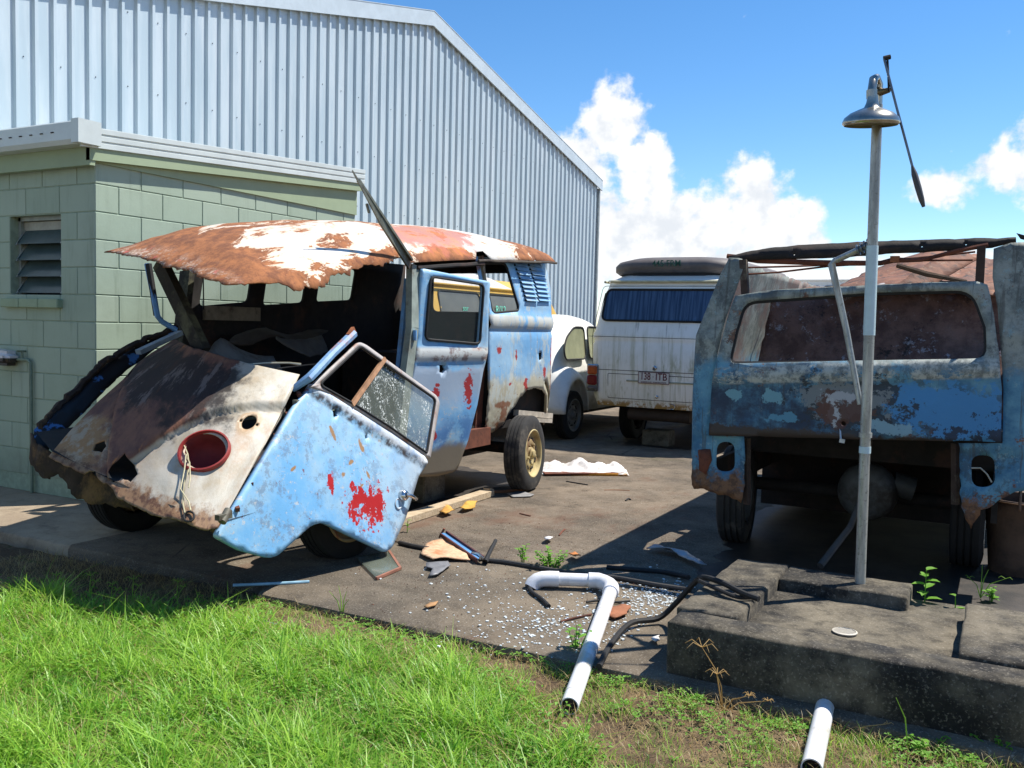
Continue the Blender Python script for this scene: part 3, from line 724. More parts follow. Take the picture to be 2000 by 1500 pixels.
class Nose:
    """front panel: columns of points from the near hinge edge to the far side"""
    cols = [((599, 742), (439, 1030), 3.36, 3.16), ((490, 716), (330, 1002), 3.60, 3.38), ((398, 690), (215, 952), 4.06, 3.84), ((356, 676), (94, 893), 4.62, 4.42), ((342, 662), (64, 855), 4.98, 4.78)]
    def __init__(s):
        s.top = [on_x(*c[0], -c[2]) for c in s.cols]; s.bot = [on_x(*c[1], -c[3]) for c in s.cols]
        s.W, s.H = 1.75, .90; s.n = Vector((.12, -.68, .72)).normalized()
        # pixel lookup
        g = [(a, b) for a in np.linspace(-.05, 1.0, 106) for b in np.linspace(-.1, 1.06, 90)]
        s.g = np.array(g); s.p = np.array([to_px(s.base(a*s.W, b*s.H)) for a, b in g])
        s.vl = [s.st(*q) for q in [(575, 797), (500, 799), (430, 808), (360, 836), (300, 872), (250, 908), (214, 935)]]
    def cr(s, P, k):
        n = len(P)-1; x = max(0., min(.9999, k))*n; i = int(x); t = x-i
        p0, p1, p2, p3 = P[max(0, i-1)], P[i], P[i+1], P[min(n, i+2)]
        q = .5*((2*p1)+(p2-p0)*t+(2*p0-5*p1+4*p2-p3)*t*t+(-p0+3*p1-3*p2+p3)*t**3)
        if k < 0: q = q+(P[1]-P[0])*k*n
        if k > 1: q = q+(P[-1]-P[-2])*(k-1)*n
        return q
    def base(s, a, b):
        k, t = a/s.W, b/s.H; A = s.cr(s.bot, k); B = s.cr(s.top, k)
        return A.lerp(B, t)+s.n*(.03*4*t*(1-t))
    def at(s, a, b):
        P = s.base(a, b)
        # step of the V-shaped swage
        xs = [p[0] for p in s.vl]; ys = [p[1] for p in s.vl]
        bv = np.interp(a if a <= xs[-1] else 2*xs[-1]-a, xs, ys)
        k = 1/(1+math.exp(-max(-50, min(50, (b-bv)/.006)))); dip = math.exp(-((b-bv+.016)/.014)**2)
        P = P+s.n*(.034*k-.012*dip)
        P = P+s.n*(.012*mnoise.noise(Vector((a*3, b*3, 1)))+.004*mnoise.noise(Vector((a*11, b*11, 5))))
        return P
    def st(s, px, py):
        i = int(np.argmin((s.p[:, 0]-px)**2+(s.p[:, 1]-py)**2)); return (float(s.g[i, 0]*s.W), float(s.g[i, 1]*s.H))
    def px(s, pts): return [s.st(*p) for p in pts]
def mat_nose(N):
    n = NT('rusted_cream_nose'); u = n.uv; A, B = n.xy(u)[0:2]
    pale = n.mix(n.ss(n.noise(u, 4, 7, .7), .4, .68), C(186, 180, 166), C(168, 154, 130))
    pale = n.mix(n.mt('MULTIPLY', n.ss(n.noise(u, 3, 7, .7, off=3), .5, .68), .6), pale, C(166, 124, 84))
    rust = n.mix(n.ss(n.noise(n.map(u, sc=(1, .6, 1)), 6, 7, .75, off=4), .36, .64), C(96, 64, 56), C(136, 92, 70))
    rust = n.mix(n.ss(n.noise(n.map(u, rot=(0, 0, .7), sc=(2.2, .7, 1)), 3.4, 7, .72, off=9), .58, .68), rust, C(196, 120, 58))
    e0 = N.st(456, 735)[0]; bx = N.st(440, 800)
    # rust line runs from the top towards the bottom centre
    p1, p2 = N.st(458, 700), N.st(452, 775); q1, q2 = N.st(420, 820), N.st(300, 905)
    d = n.mt('SUBTRACT', A, e0)
    d = n.mt('ADD', d, n.mt('MULTIPLY', n.mt('SUBTRACT', n.noise(u, 9, 8, .75, off=12), .5), .16))
    m1 = n.ss(d, -.01, .012); m2 = n.mt('MULTIPLY', n.ss(d, .02, .62), .8)
    rp = n.nd('ShaderNodeValToRGB'); el = rp.color_ramp.elements; vs_ = [p for p in N.vl]; el[0].position = max(0, vs_[0][0]/N.W); el[0].color = (vs_[0][1],)*3+(1,); el[1].position = vs_[-1][0]/N.W; el[1].color = (vs_[-1][1],)*3+(1,)
    for p in vs_[1:-1]: e_ = el.new(p[0]/N.W); e_.color = (p[1],)*3+(1,)
    n.put(rp.inputs[0], n.mt('DIVIDE', A, N.W)); wd = n.ss(n.mt('SUBTRACT', B, rp.outputs[0]), .012, -.006)
    rm = n.mixf(wd, m1, m2); col = n.mix(rm, pale, n.mix(wd, rust, C(146, 112, 80)))
    dk = n.blob(u, (N.st(330, 745)[0], N.st(330, 745)[1]), (.62, .22), 0, .35, .8, 4, 2); col = n.mix(n.mt('MULTIPLY', dk, .92), col, n.mix(n.ss(n.noise(n.map(u, rot=(0, 0, .5), sc=(2.5, .8, 1)), 4, 8, .75, off=6), .55, .62), C(36, 29, 28), C(112, 100, 92)))
    fz = n.blob(u, N.st(150, 860), (.22, .13), 0, .3, .6, 5, 4); col = n.mix(n.mt('MULTIPLY', fz, .8), col, n.mix(n.ss(n.noise(u, 14, 6, .7, off=8), .45, .6), C(176, 132, 84), C(190, 168, 136)))
    edge = n.ss(n.mt('ADD', B, n.mt('MULTIPLY', n.mt('SUBTRACT', n.noise(u, 14, 7, .75, off=22), .5), .22)), .085, .02); col = n.mix(edge, col, n.mix(n.ss(n.noise(u, 22, 6, .7, off=14), .45, .6), C(140, 108, 78), C(92, 62, 44)))
    ri = n.blob(u, N.st(487, 826), (.075, .078), 0, .15, .1, 9, 6); col = n.mix(n.mt('MULTIPLY', ri, .8), col, C(170, 140, 104))
    n.bump(n.noise(u, 34, 6, .75), .35, .005); return n.out(col, n.mixf(rm, .5, .9))

def wrecked_van():
    root = thing('wrecked_van', 'rusted blue and white van with torn roof, fallen nose and hanging cab door', 'van', (-4.45, 5.5, 0))
    XS = -3.6
    side = Plane((XS, 0, 0), (0, 1, 0), (0, 0, 1)); S = side.px
    def bulge(y, z):                       # tumblehome above the belt, tuck-under at the sill, round rear corner
        h = 0
        if z > 1.45: h -= (z-1.45)**2*.28+.008
        if z < .95: h -= (.95-z)**2*.25
        h += .016*math.exp(-((z-1.41)/.045)**2)-.012*math.exp(-((z-1.335)/.016)**2)
        if y > 7.30: h -= ((y-7.30)/.28)**2*.12
        h += .008*mnoise.noise(Vector((y*2.2, z*2.2, 0)))
        return Vector((XS+h, y, z))
    ms = mat_side()
    # ---- rear quarter
    out = S([(941, 500), (1010, 506), (1080, 513), (1091, 560), (1106, 618), (1110, 700), (1104, 770), (1096, 806), (1086, 832), (1079, 826), (1073, 806), (1068, 774), (1060, 762), (1046, 758), (1030, 761), (1016, 776), (1007, 795), (996, 812), (990, 832), (972, 846), (957, 842), (954, 760), (955, 646), (957, 634), (948, 600)])
    out = jag(out, .012, .02, 3, where=lambda i: 1.3 if 7 <= i <= 20 else 0)
    win = rpoly(S([(953, 514), (1000, 514), (1015, 607), (962, 612)]), .05)
    hole = jag(S([(1052, 690), (1058, 688), (1057, 702), (1053, 704)]), .003, .012, 8)
    tear = jag(S([(1066, 742), (1071, 756), (1080, 771), (1077, 786), (1080, 800), (1073, 796), (1070, 770), (1063, 748)]), .006, .015, 5)
    lou = []
    for c in range(2):
        for r in range(9):
            a = 515.5+r*8.6; x0 = 1016+c*27.5+r*(1.35-.25*c); x1 = x0+23.5
            lou.append(rpoly(S([(x0, a), (x1, a-.6), (x1+.3, a+3.6), (x0+.3, a+4.2)]), .008, 2))
    qp = sheet('quarter_panel', out, [win, hole, tear]+lou, bulge, ms, root, .045, .005)
    M['blue_l'] = simple('louvre_blue_paint', C(130, 176, 214), .5, 0, .2, 10, .1, dirt=C(170, 170, 160))
    for lp in lou:
        a, b = min(p[0] for p in lp), max(p[0] for p in lp); z1 = max(p[1] for p in lp); z0 = min(p[1] for p in lp)
        P = [bulge(a, z1+.004)+Vector((.001, 0, 0)), bulge(b, z1+.004)+Vector((.001, 0, 0)), bulge(b, z0+.004)+Vector((.022, 0, 0)), bulge(a, z0+.004)+Vector((.022, 0, 0))]
        G().prism(P, (.003, 0, .002)).build('louvre', M['blue_l'], qp, 0, recalc=True)
    rub = [bulge(*p)+Vector((-.004, 0, 0)) for p in win]
    G().tube(rub, .011, 6, closed=True).build('window_rubber', M['black'], qp)
    # jamb behind the open side door
    g = G(); J = S([(948, 636), (957, 636), (955, 838), (944, 846)]); g.prism([bulge(*p)+Vector((-.03, 0, 0)) for p in J], (-.04, 0, 0)); g.build('door_jamb', M['rust'], root, 0, recalc=True)
    G().obox(on_x(938, 500, XS-.05), on_x(949, 612, XS-.02), .05, .03, up=(0, 1, 0)).build('window_pillar', simple('pale_rusty_pillar', C(150, 140, 112), .7, 0, .3, 9, .2, dirt=C(104, 66, 44)), root)
    # wheel housing and battery tray in the arch
    g = G(); g.obox(on_x(1008, 806, -3.66), on_x(1075, 812, -3.66), .05, .05); g.obox(on_x(1030, 820, -3.62), on_x(1076, 822, -3.62), .03, .035); g.build('chassis_rail', simple('pale_chipped_rail', C(190, 180, 164), .7, 0, .3, 12, .2, dirt=C(120, 70, 44)), root)
    # ---- rear wall
    back = Plane((0, 7.50, 0), (1, 0, 0), (0, 0, 1))
    ro = [(-5.24, .55), (-3.72, .55), (-3.70, 1.4), (-3.78, 1.95), (-4.1, 2.10), (-4.8, 2.10), (-5.15, 1.95), (-5.24, 1.4)]
    sheet('rear_panel', ro, [rpoly([(-4.95, 1.5), (-4.0, 1.5), (-4.05, 1.86), (-4.9, 1.86)], .06)], lambda a, b: Vector((a, 7.5-(max(0, b-1.45))*.2, b)), M['dark'], root, .1, .008)
    # ---- far side wall, windows show the building behind
    XF = -5.30; far = Plane((XF, 0, 0), (0, 1, 0), (0, 0, 1)); Fp = far.px
    a0 = Fp([(352, 560)])[0][0]
    fo = [(a0, .6), (7.42, .6), (7.42, 1.95), (5.2, 1.92), (a0, 1.82)]
    wins = []
    for (p, q, zt) in (((388, 598), (482, 592), 1.78), ((512, 596), (589, 593), 1.82), ((615, 589), (683, 588), 1.85)):
        A = Fp([p])[0]; B = Fp([q])[0]; wins.append(rpoly([(A[0], A[1]), (B[0], B[1]+.01), (B[0]+.02, zt), (A[0]+.02, zt)], .04))
    fw = sheet('far_side_wall', fo, wins, lambda a, b: Vector((XF+(.05 if b > 1.5 else 0)*(b-1.5)/.4, a, b)), M['dark'], root, .12, .02)
    for w in wins: sheet('pane', shrink(w, .985), [], lambda a, b: Vector((XF-.004, a, b)), M['glass_thin'], fw, .3, 0)
    P = simple('pale_cab_panel', C(150, 140, 122), .8, 0, .3, 9, .2, dirt=C(80, 60, 48))
    g = G(); A = Fp([(392, 601)])[0]; B = Fp([(500, 598)])[0]; g.box((XF+.02, A[0], A[1]-.09), (XF+.05, B[0], B[1]-.012)); g.build('window_ledge', P, fw, 0)
    G().box((-5.28, 3.9, .52), (-3.68, 7.46, .58)).build('floor', M['dark'], root, 0)
    g = G(); g.box((-5.22, 6.45, .58), (-3.72, 7.44, 1.12)); g.build('engine_deck', M['dark'], root, 0)
    # cargo clutter: pale board, torn sheet
    def clutter(name, pts, seed, mat, sag=.06):
        P = [on_x(*p[:2], -p[2]) for p in pts]; pl = Plane(P[0], P[1]-P[0], P[-1]-P[0])
        poly = jag([((q-pl.o).dot(pl.u), (q-pl.o).dot(pl.v)) for q in P], .02, .06, seed)
        return sheet(name, poly, [], lambda a, b: pl.at(a, b, sag*mnoise.noise(Vector((a*3, b*3, seed)))+.01*mnoise.noise(Vector((a*13, b*13, seed)))), mat, root, .05, .008)
    clutter('seat_panel', [(400, 690, 4.35), (560, 745, 4.2), (548, 674, 4.4), (425, 668, 4.5)], 4, simple('dull_seat_panel', C(112, 116, 116), .8, 0, .3, 8, .2, dirt=C(70, 60, 54)))
    clutter('torn_sheet', [(540, 662, 4.6), (590, 694, 4.5), (660, 662, 4.6), (640, 640, 4.8), (590, 672, 4.75), (545, 650, 4.7)], 6, simple('dim_sheet', C(96, 92, 86), .9))
    clutter('shelf_board', [(440, 668, 4.9), (620, 664, 4.9), (640, 648, 5.05), (460, 650, 5.05)], 9, simple('dark_board', C(66, 56, 46), .9))
    # ---- roof skin
    def gut(y, far):
        z = np.interp(y, [3.4, 3.85, 5.15, 6.1, 7.3, 7.6], [1.49, 1.54, 1.79, 1.885, 1.955, 1.96])
        zf = np.interp(y, [3.4, 3.8, 5.2, 6.2, 7.6], [1.73, 1.77, 1.90, 1.95, 1.97]); return zf if far else z
    def roof(u, s):
        """u = y, s across 0..1.72"""
        k = s/1.72; x = -3.60-1.70*k*float(np.interp(u, [3.4, 4.3, 5.2, 6.5], [.77, .84, .92, 1])); z = gut(u, 0)*(1-k)+gut(u, 1)*k
        e = 1-abs(2*k-1)**2.6; cr = .255*max(e, 0)**.62
        cr *= np.interp(u-.16*s, [3.28, 3.42, 3.6, 3.85, 4.2, 4.7], [.10, .34, .62, .83, .95, 1])*np.interp(u, [6.5, 7.2, 7.58], [1, .78, .5])
        inn = .10*(1-max(e, 0)**.5)*(1 if k < .5 else -1)          # edge curls under towards the gutter
        z += cr+.012*mnoise.noise(Vector((u*2.3, s*2.3, 2)))+.005*mnoise.noise(Vector((u*9, s*9, 2)))
        if k < .1: z -= .0
        return Vector((x+inn*.2+float(np.interp(u, [3.4, 5.2], [.28, 0])), u, z))
    fe = [(3.78, 0.0), (3.60, .05), (3.43, .12), (3.37, .25), (3.38, .42), (3.42, .60), (3.44, .80), (3.47, 1.0), (3.50, 1.2), (3.53, 1.4), (3.57, 1.6), (3.61, 1.72)]
    ro = [(5.10, -.015), (5.0, .02), (4.72, .01), (4.55, .03), (4.35, .02), (4.2, .025)]+fe+[(5.0, 1.72), (6.0, 1.72), (7.3, 1.70), (7.50, 1.55), (7.58, .9), (7.52, .25), (7.36, -.005), (7.0, .0), (6.6, -.012), (6.28, -.015), (6.20, -.01), (6.16, .035), (6.05, .03), (5.97, -.012), (5.5, -.012)]
    nf = len(fe)
    ro = jag(ro, .030, .022, 21, where=lambda i: (1.0 if 5 <= i < 5+nf else (.75 if i < 5 else (.5 if 25 <= i <= 28 else 0))))
    rf = sheet('roof', ro, [], roof, mat_roof(), root, .05, .006, 50)
    # roof bows left hanging under the skin
    for yb in (4.15, 4.75, 5.6): G().tube([roof(yb, s_)+Vector((0, 0, -.035)) for s_ in np.linspace(.06, 1.66, 14)], .014, 6).build('roof_bow', M['dark'], root)
    # gutter rails
    mgut = simple('grimy_gutter', C(96, 84, 70), .8, 0, .4, 14, .3, dirt=C(50, 36, 30))
    G().tube([roof(y, -.005)+Vector((.012, 0, -.012)) for y in np.linspace(6.0, 7.36, 10)], .011, 6).build('gutter', mgut, root)
    G().tube([roof(y, -.005)+Vector((.0, 0, -.035)) for y in np.linspace(5.2, 6.1, 8)], .016, 6).build('header_rail', M['dark'], root)
    g = G(); A = on_x(800, 520, -3.56); B = on_x(742, 428, -3.5); D = on_x(688, 333, -3.45)
    g.obox(A, B, .045, .016, up=(1, 0, 0)); g.obox(B, D, .04, .012, up=(1, 0, 0), taper=.25)
    g.obox(on_x(804, 508, -3.54), on_x(700, 352, -3.47), .016, .022, up=(1, 0, 0)); g.obox(on_x(716, 398, -3.5), on_x(721, 416, -3.5), .012, .012)
    g.build('bent_gutter_strip', simple('grey_green_strip', C(112, 116, 104), .6, .2, .35, 14, .2, dirt=C(70, 54, 44)), root, 20)
    # ---- B post and sill
    mpst = simple('grey_green_post', C(150, 160, 150), .6, 0, .3, 9, .2, dirt=C(104, 96, 84))
    g = G(); g.obox(on_x(806, 518, -3.60), on_x(805, 640, -3.565), .085, .05, up=(1, 0, 0)); g.obox(on_x(805, 640, -3.565), on_x(793, 735, -3.565), .085, .05, up=(1, 0, 0)); g.obox(on_x(793, 735, -3.565), on_x(770, 950, -3.6), .085, .05, up=(1, 0, 0)); g.build('door_post', mpst, root, 30)
    G().obox(on_x(797, 545, -3.64), on_x(778, 740, -3.64), .05, .03, up=(1, 0, 0)).build('door_post_edge', M['blue'], root, 30)
    G().box((-3.72, 5.1, .42), (-3.62, 6.35, .56)).build('sill', M['rust'], root, 0)
    # ---- open side door
    A = Vector((-3.55, 5.20, 0)); Bv = on_x(950, 640, -3.385); Bv.z = 0; sd = Plane(A, Bv-A, (0, 0, 1)); D = sd.px
    do = D([(824, 524), (890, 537), (957, 550), (955, 600), (950, 688), (949, 702), (944, 724), (933, 790), (917, 860), (899, 922), (862, 931), (800, 934), (792, 850), (800, 760), (810, 700), (814, 660)])
    do = rpoly(do, [.02, 0, .02, 0, 0, 0, 0, 0, 0, .05, 0, .02, 0, 0, 0, 0], 3)
    dw = rpoly(D([(840, 540), (944, 556), (936, 672), (830, 663)]), .045)
    dh = jag(D([(858, 713), (871, 713), (872, 722), (866, 730), (858, 727)]), .003, .01, 2)
    dmap = lambda a, b: sd.at(a, b, .018*math.exp(-((b-1.165)/.04)**2)-.012*math.exp(-((b-1.105)/.014)**2)+(-.05*(.9-b)**2*2 if b < .9 else 0)+.006*mnoise.noise(Vector((a*4, b*4, 3))))
    sdo = sheet('side_door', do, [dw, dh], dmap, mat_sidedoor(sd), root, .04, .03, off=-1)
    G().tube([dmap(*p)+sd.n*.006 for p in dw], .010, 6, closed=True).build('window_rubber', M['black'], sdo)
    sheet('pane', shrink(dw, .99), [], lambda a, b: sd.at(a, b, -.012), M['glass_thin'], sdo, .3, 0)
    for (x, y) in ((810, 655), (800, 880)):
        p = on_x(x, y, -3.53); G().tube([p+Vector((0, 0, -.035)), p+Vector((0, 0, .035))], .014, 8).build('hinge', M['blue'], sdo)
    # ---- nose panel
    N = Nose(); st = N.px
    no = st([(590, 743), (545, 730), (490, 716), (440, 702), (398, 692), (375, 684), (345, 668), (300, 697), (240, 742), (190, 786), (135, 846), (94, 893), (130, 910), (160, 923), (186, 920), (200, 945), (214, 952), (225, 965), (250, 985), (300, 1004), (350, 1020), (400, 1036), (428, 1030), (470, 955), (519, 868), (560, 797)])
    no = jag(no, .018, .02, 12, where=lambda i: (.5 if i in (11, 12) else 1.2 if 12 < i < 18 else .5 if 18 <= i < 22 else .35 if 2 <= i < 5 else 0))
    hc = N.st(397, 882); ja = (N.at(hc[0]+.03, hc[1])-N.at(hc[0]-.03, hc[1])).length/.06; jb = (N.at(hc[0], hc[1]+.03)-N.at(hc[0], hc[1]-.03)).length/.06; hl = ellipse(hc[0], hc[1], .106/ja, .106/jb, 30); ic = N.st(487, 826); ind = ellipse(ic[0], ic[1], .043, .045, 20)
    rh = jag(st([(236, 905), (250, 890), (262, 905), (268, 925), (255, 942), (238, 935), (222, 940), (214, 928), (226, 915)]), .012, .02, 31)
    rh2 = jag(st([(188, 868), (205, 862), (210, 872), (200, 882), (184, 880)]), .006, .015, 35)
    slots = [rpoly([(ic[0]-.062, ic[1]-.008), (ic[0]-.046, ic[1]-.008), (ic[0]-.046, ic[1]+.008), (ic[0]-.062, ic[1]+.008)], .002, 1), rpoly([(ic[0]+.046, ic[1]-.008), (ic[0]+.062, ic[1]-.008), (ic[0]+.062, ic[1]+.008), (ic[0]+.046, ic[1]+.008)], .002, 1)]
    nose = sheet('nose_panel', no, [hl, ind, rh, rh2]+slots, N.at, mat_nose(N), root, .018, .006, 60)
    # headlamp bowl
    mred = simple('faded_red_bowl', C(150, 48, 44), .55, 0, .2, 6, .1); mredd = simple('red_oxide_bowl', C(120, 40, 38), .75, 0, .3, 8, .2)
    HP = N.at(*hc); hx = (N.at(hc[0]+.02, hc[1])-N.at(hc[0]-.02, hc[1])).normalized(); hz = (N.at(hc[0], hc[1]+.02)-N.at(hc[0], hc[1]-.02)).normalized(); hn = hx.cross(hz).normalized()
    if hn.dot(N.n) < 0: hn = -hn
    HB = HP-hn*.002
    g = G(); g.lathe([(.116, .012), (.124, .016), (.126, .004), (.126, -.004), (.118, .002), (.113, -.01), (.108, -.05), (.1, -.09), (.06, -.115), (.0005, -.12)], HB, hn, 36); hb = g.build('headlamp_bowl', mredd, root, 50)
    G().lathe([(.115, .004), (.117, .022), (.125, .020), (.128, .0)], HB, hn, 36).build('headlamp_rim', mred, hb, 50)
    mw = simple('old_wiring', C(196, 186, 150), .7)
    for k, pts in enumerate([[(352, 878), (362, 876), (368, 892), (369, 915), (362, 950), (358, 990), (364, 1005)], [(360, 878), (366, 895), (364, 925), (356, 962), (370, 985), (374, 1000)], [(366, 888), (371, 912), (373, 940), (372, 962)]]):
        P = [N.at(*N.st(x, y))+hn*(.015+.01*k) for x, y in pts]; P[0] = P[0]-hn*.06
        G().tube(P, .0032, 5).build('wire', mw, hb)
    rc = N.at(*N.st(369, 1011))+hn*.015
    G().tube([rc+hx*.026*math.cos(t)+hz*.026*math.sin(t) for t in np.linspace(0, 6.283, 17)[:-1]], .005, 6, closed=True).build('rubber_grommet', M['black'], hb)
    # ragged underside of the nose
    def flap(name, pts, seed, mat, amp=.03):
        P = [on_x(x, y, -e) for x, y, e in pts]; pl = Plane(P[0], P[1]-P[0], P[-1]-P[0])
        poly = jag([((q-pl.o).dot(pl.u), (q-pl.o).dot(pl.v)) for q in P], amp, .025, seed)
        return sheet(name, poly, [], lambda a, b: pl.at(a, b, .025*mnoise.noise(Vector((a*6, b*6, seed)))), mat, root, .05, .006)
    mfl = simple('sooty_flaking_steel', C(54, 42, 34), .95, 0, .5, 12, .5, dirt=C(110, 84, 54))
    flap('torn_skirt', [(75, 868, 4.7), (160, 915, 4.3), (250, 965, 3.9), (262, 1000, 3.85), (200, 985, 4.1), (160, 975, 4.3), (140, 965, 4.35), (118, 925, 4.5), (95, 930, 4.6), (70, 905, 4.7)], 41, mfl)
    flap('torn_skirt', [(60, 845, 4.9), (95, 890, 4.65), (120, 935, 4.6), (85, 930, 4.75), (58, 895, 4.9)], 43, mfl)
    flap('bumper_iron', [(250, 960, 3.95), (440, 1030, 3.3), (430, 1052, 3.32), (300, 1022, 3.6), (240, 985, 4.0)], 45, mfl, .01)
    # scuttle and dash behind the nose
    T = [N.cr(N.top, k) for k in (0, .2, .45, .7, 1)]
    g = G(); vs = []
    for p in T: vs += [p+Vector((0, .0, -.012)), p+Vector((0, .13, -.05)), p+Vector((0, .16, -.22))]
    fs = [];
    for i in range(len(T)-1):
        for j in range(2): fs.append((i*3+j, i*3+j+1, (i+1)*3+j+1, (i+1)*3+j))
    g.add(vs, fs); g.build('scuttle', mfl, root, 50)
    Bt = [N.cr(N.bot, k) for k in (0, .25, .5, .75, 1)]
    g = G(); vs = []
    for p in Bt: vs += [p+Vector((0, .02, .03)), p+Vector((-.02, 1.0, .06))]
    g.add(vs, [(2*i, 2*i+1, 2*i+3, 2*i+2) for i in range(4)]); g.build('cab_floor', M['dark'], root, 50)
    # wipers
    G().tube([on_x(480, 712, -3.62), on_x(520, 709, -3.58), on_x(565, 709, -3.5), on_x(588, 712, -3.45)], [.004, .006, .006, .008], 6).build('wiper_arm', simple('pale_steel', C(190, 184, 160), .4, .5), root)
    G().tube([on_x(540, 720, -3.5), on_x(600, 713, -3.4), on_x(626, 711, -3.33)], .004, 6).build('wiper_blade', M['black'], root)
    # ---- A pillars
    G().tube([on_x(572, 760, -3.36), on_x(605, 737, -3.27), on_x(620, 722, -3.27), on_x(650, 690, -3.30), on_x(690, 652, -3.33)], [.018, .026, .026, .025, .027], 8).build('pillar_stub', simple('blue_pillar', C(120, 160, 200), .55, 0, .25, 14, .2, dirt=C(160, 110, 90)), root)
    G().obox(on_x(682, 660, -3.32), on_x(692, 646, -3.33), .055, .02, up=(1, 0, 0)).build('pillar_stub_tip', M['rust_l'], root)
    mdp = simple('charred_pillar', C(46, 42, 34), .9, 0, .5, 8, .4, dirt=C(84, 84, 62), dsc=5)
    G().obox(on_x(312, 512, -4.75), on_x(398, 690, -4.3), .11, .05, up=(0, 1, .3)).build('windscreen_pillar', mdp, root, 20)
    g = G(); g.tube([on_x(287, 515, -5.1), on_x(298, 570, -5.05), on_x(308, 618, -5.0), on_x(316, 628, -5.0), on_x(345, 645, -4.95)], .018, 6); g.build('far_door_frame', M['blue'], root)
    g = G(); g.obox(on_x(290, 515, -5.08), on_x(306, 616, -5.02), .03, .03); g.build('far_frame_rubber', M['black'], root, 20)
    g = G(); g.obox(on_x(366, 530, -5.2), on_x(350, 690, -5.15), .10, .05, up=(0, 1, 0)); g.build('far_door_post', mdp, root, 20)
    G().tube([on_x(397, 540, -5.1), on_x(398, 605, -5.1)], .005, 5).build('hanging_wire', M['black'], root)
    # ---- far cab door, seen on edge
    n = NT('charred_blue_edge'); b = n.ss(n.noise(n.ob, 5, 5, .6, off=4), .57, .60)
    mfd = n.out(n.mix(b, C(24, 22, 22), C(62, 108, 160)), .6)
    flap('far_cab_door', [(348, 640, 4.98), (330, 662, 4.96), (230, 735, 4.93), (150, 820, 4.9), (90, 890, 4.9), (58, 880, 4.95), (62, 850, 5.0), (110, 808, 5.0), (180, 735, 5.0), (225, 692, 5.0), (295, 664, 5.0)], 51, mfd, .008)
    pts = [on_x(75, 838, -4.95), on_x(110, 800, -4.98), on_x(180, 730, -5.0), on_x(228, 690, -5.0), on_x(300, 655, -5.0), on_x(350, 640, -4.98)]; q = []; rr_ = []
    for i in range(5):
        for k in range(9):
            p = pts[i].lerp(pts[i+1], k/9); e_ = Vector((0, mnoise.noise(p*21), mnoise.noise(p*17+Vector((3, 0, 0)))))*.022; q.append(p+e_); rr_.append(.018+.014*abs(mnoise.noise(p*33)))
    G().tube(q, rr_, 6).build('far_door_seal', mfl, root, 0)
    G().obox(on_x(270, 688, -4.85), on_x(352, 650, -4.85), .05, .03).build('far_pillar_foot', simple('pale_blue_grey', C(140, 156, 166), .6), root, 20)
    # ---- hanging cab door
    A = on_x(603, 742, -3.30); B = on_x(440, 1045, -3.10); E = on_x(772, 1073, -3.08)
    xd = (E-B); cd = Plane(A, xd, (A-B)); K = cd.px
    if cd.n.x < 0: pass
    sgn = 1 if cd.n.dot(Vector((1, -.3, 0))) > 0 else -1
    co = K([(598, 768), (570, 802), (537, 862), (490, 950), (440, 1045), (490, 1072), (545, 1088), (560, 1082), (590, 1052), (618, 1024), (640, 1019), (700, 1048), (760, 1077), (772, 1070), (795, 1010), (818, 930), (832, 906), (824, 888), (760, 842), (690, 800), (640, 770), (607, 750)])
    co = rpoly(co, [.01, 0, 0, 0, .03, 0, .03, .02, 0, .04, .03, 0, .01, .03, 0, 0, .02, .02, 0, 0, 0, .01], 3)
    la, lb = cd.hit(605, 765), cd.hit(828, 910); lx, ly = lb[0]-la[0], lb[1]-la[1]; LL = math.hypot(lx, ly)
    def cmap(a, b):
        d = (-(a-la[0])*ly+(b-la[1])*lx)/LL          # distance above the crease
        h = .02*math.exp(-((d-.035)/.035)**2)-.010*math.exp(-((d+.012)/.012)**2)
        if d < -.1: h -= .09*(d+.1)**2
        return cd.at(a, b, sgn*(h+.006*mnoise.noise(Vector((a*3, b*3, 8)))))
    mcd = mat_cabdoor(cd)
    h1 = jag(K([(649, 800), (659, 799), (660, 812), (652, 818)]), .004, .01, 3); h2 = jag(K([(713, 850), (720, 846), (719, 856), (713, 858)]), .003, .01, 4)
    cdo = sheet('cab_door', co, [h1, h2], cmap, mcd, root, .035, .03, 50, off=(-1 if sgn > 0 else 1))
    # window frame of the cab door
    fo = rpoly(K([(600, 757), (696, 668), (711, 675), (849, 774), (855, 787), (836, 896), (760, 842), (690, 800), (640, 770)]), [.02, .05, .02, .04, .03, .01, 0, 0, 0], 4)
    op = rpoly(K([(618, 752), (698, 677), (846, 781), (829, 886), (752, 832), (690, 793), (640, 765)]), [.04, .03, .03, .02, 0, 0, 0], 4)
    mfr = simple('rusty_door_frame', C(170, 164, 160), .6, 0, .2, 14, .2, dirt=C(146, 96, 70), dsc=7)
    fmap = lambda a, b: cd.at(a, b, sgn*.012)
    fr = sheet('window_frame', fo, [op], fmap, mfr, cdo, .05, .014, off=0)
    G().tube([cd.at(*p, sgn*.02) for p in op], .008, 6, closed=True).build('window_rubber', M['black'], cdo)
    A1, B1 = K([(682, 792), (746, 702)]); G().obox(cd.at(*A1, sgn*.02), cd.at(*B1, sgn*.02), .026, .02, up=tuple(cd.n)).build('quarter_bar', simple('rusty_tan_bar', C(176, 132, 98), .8, 0, .35, 16, .2), cdo, 20)
    # crazed glass
    n = NT('crazed_safety_glass'); v = n.vor(n.ob, 90, 'DISTANCE_TO_EDGE'); sp = n.ss(n.noise(n.ob, 70, 5, .8), .52, .60)
    pat = n.ss(n.noise(n.map(n.ob, sc=(1, 1, .5)), 7, 5, .7, off=3), .40, .58)
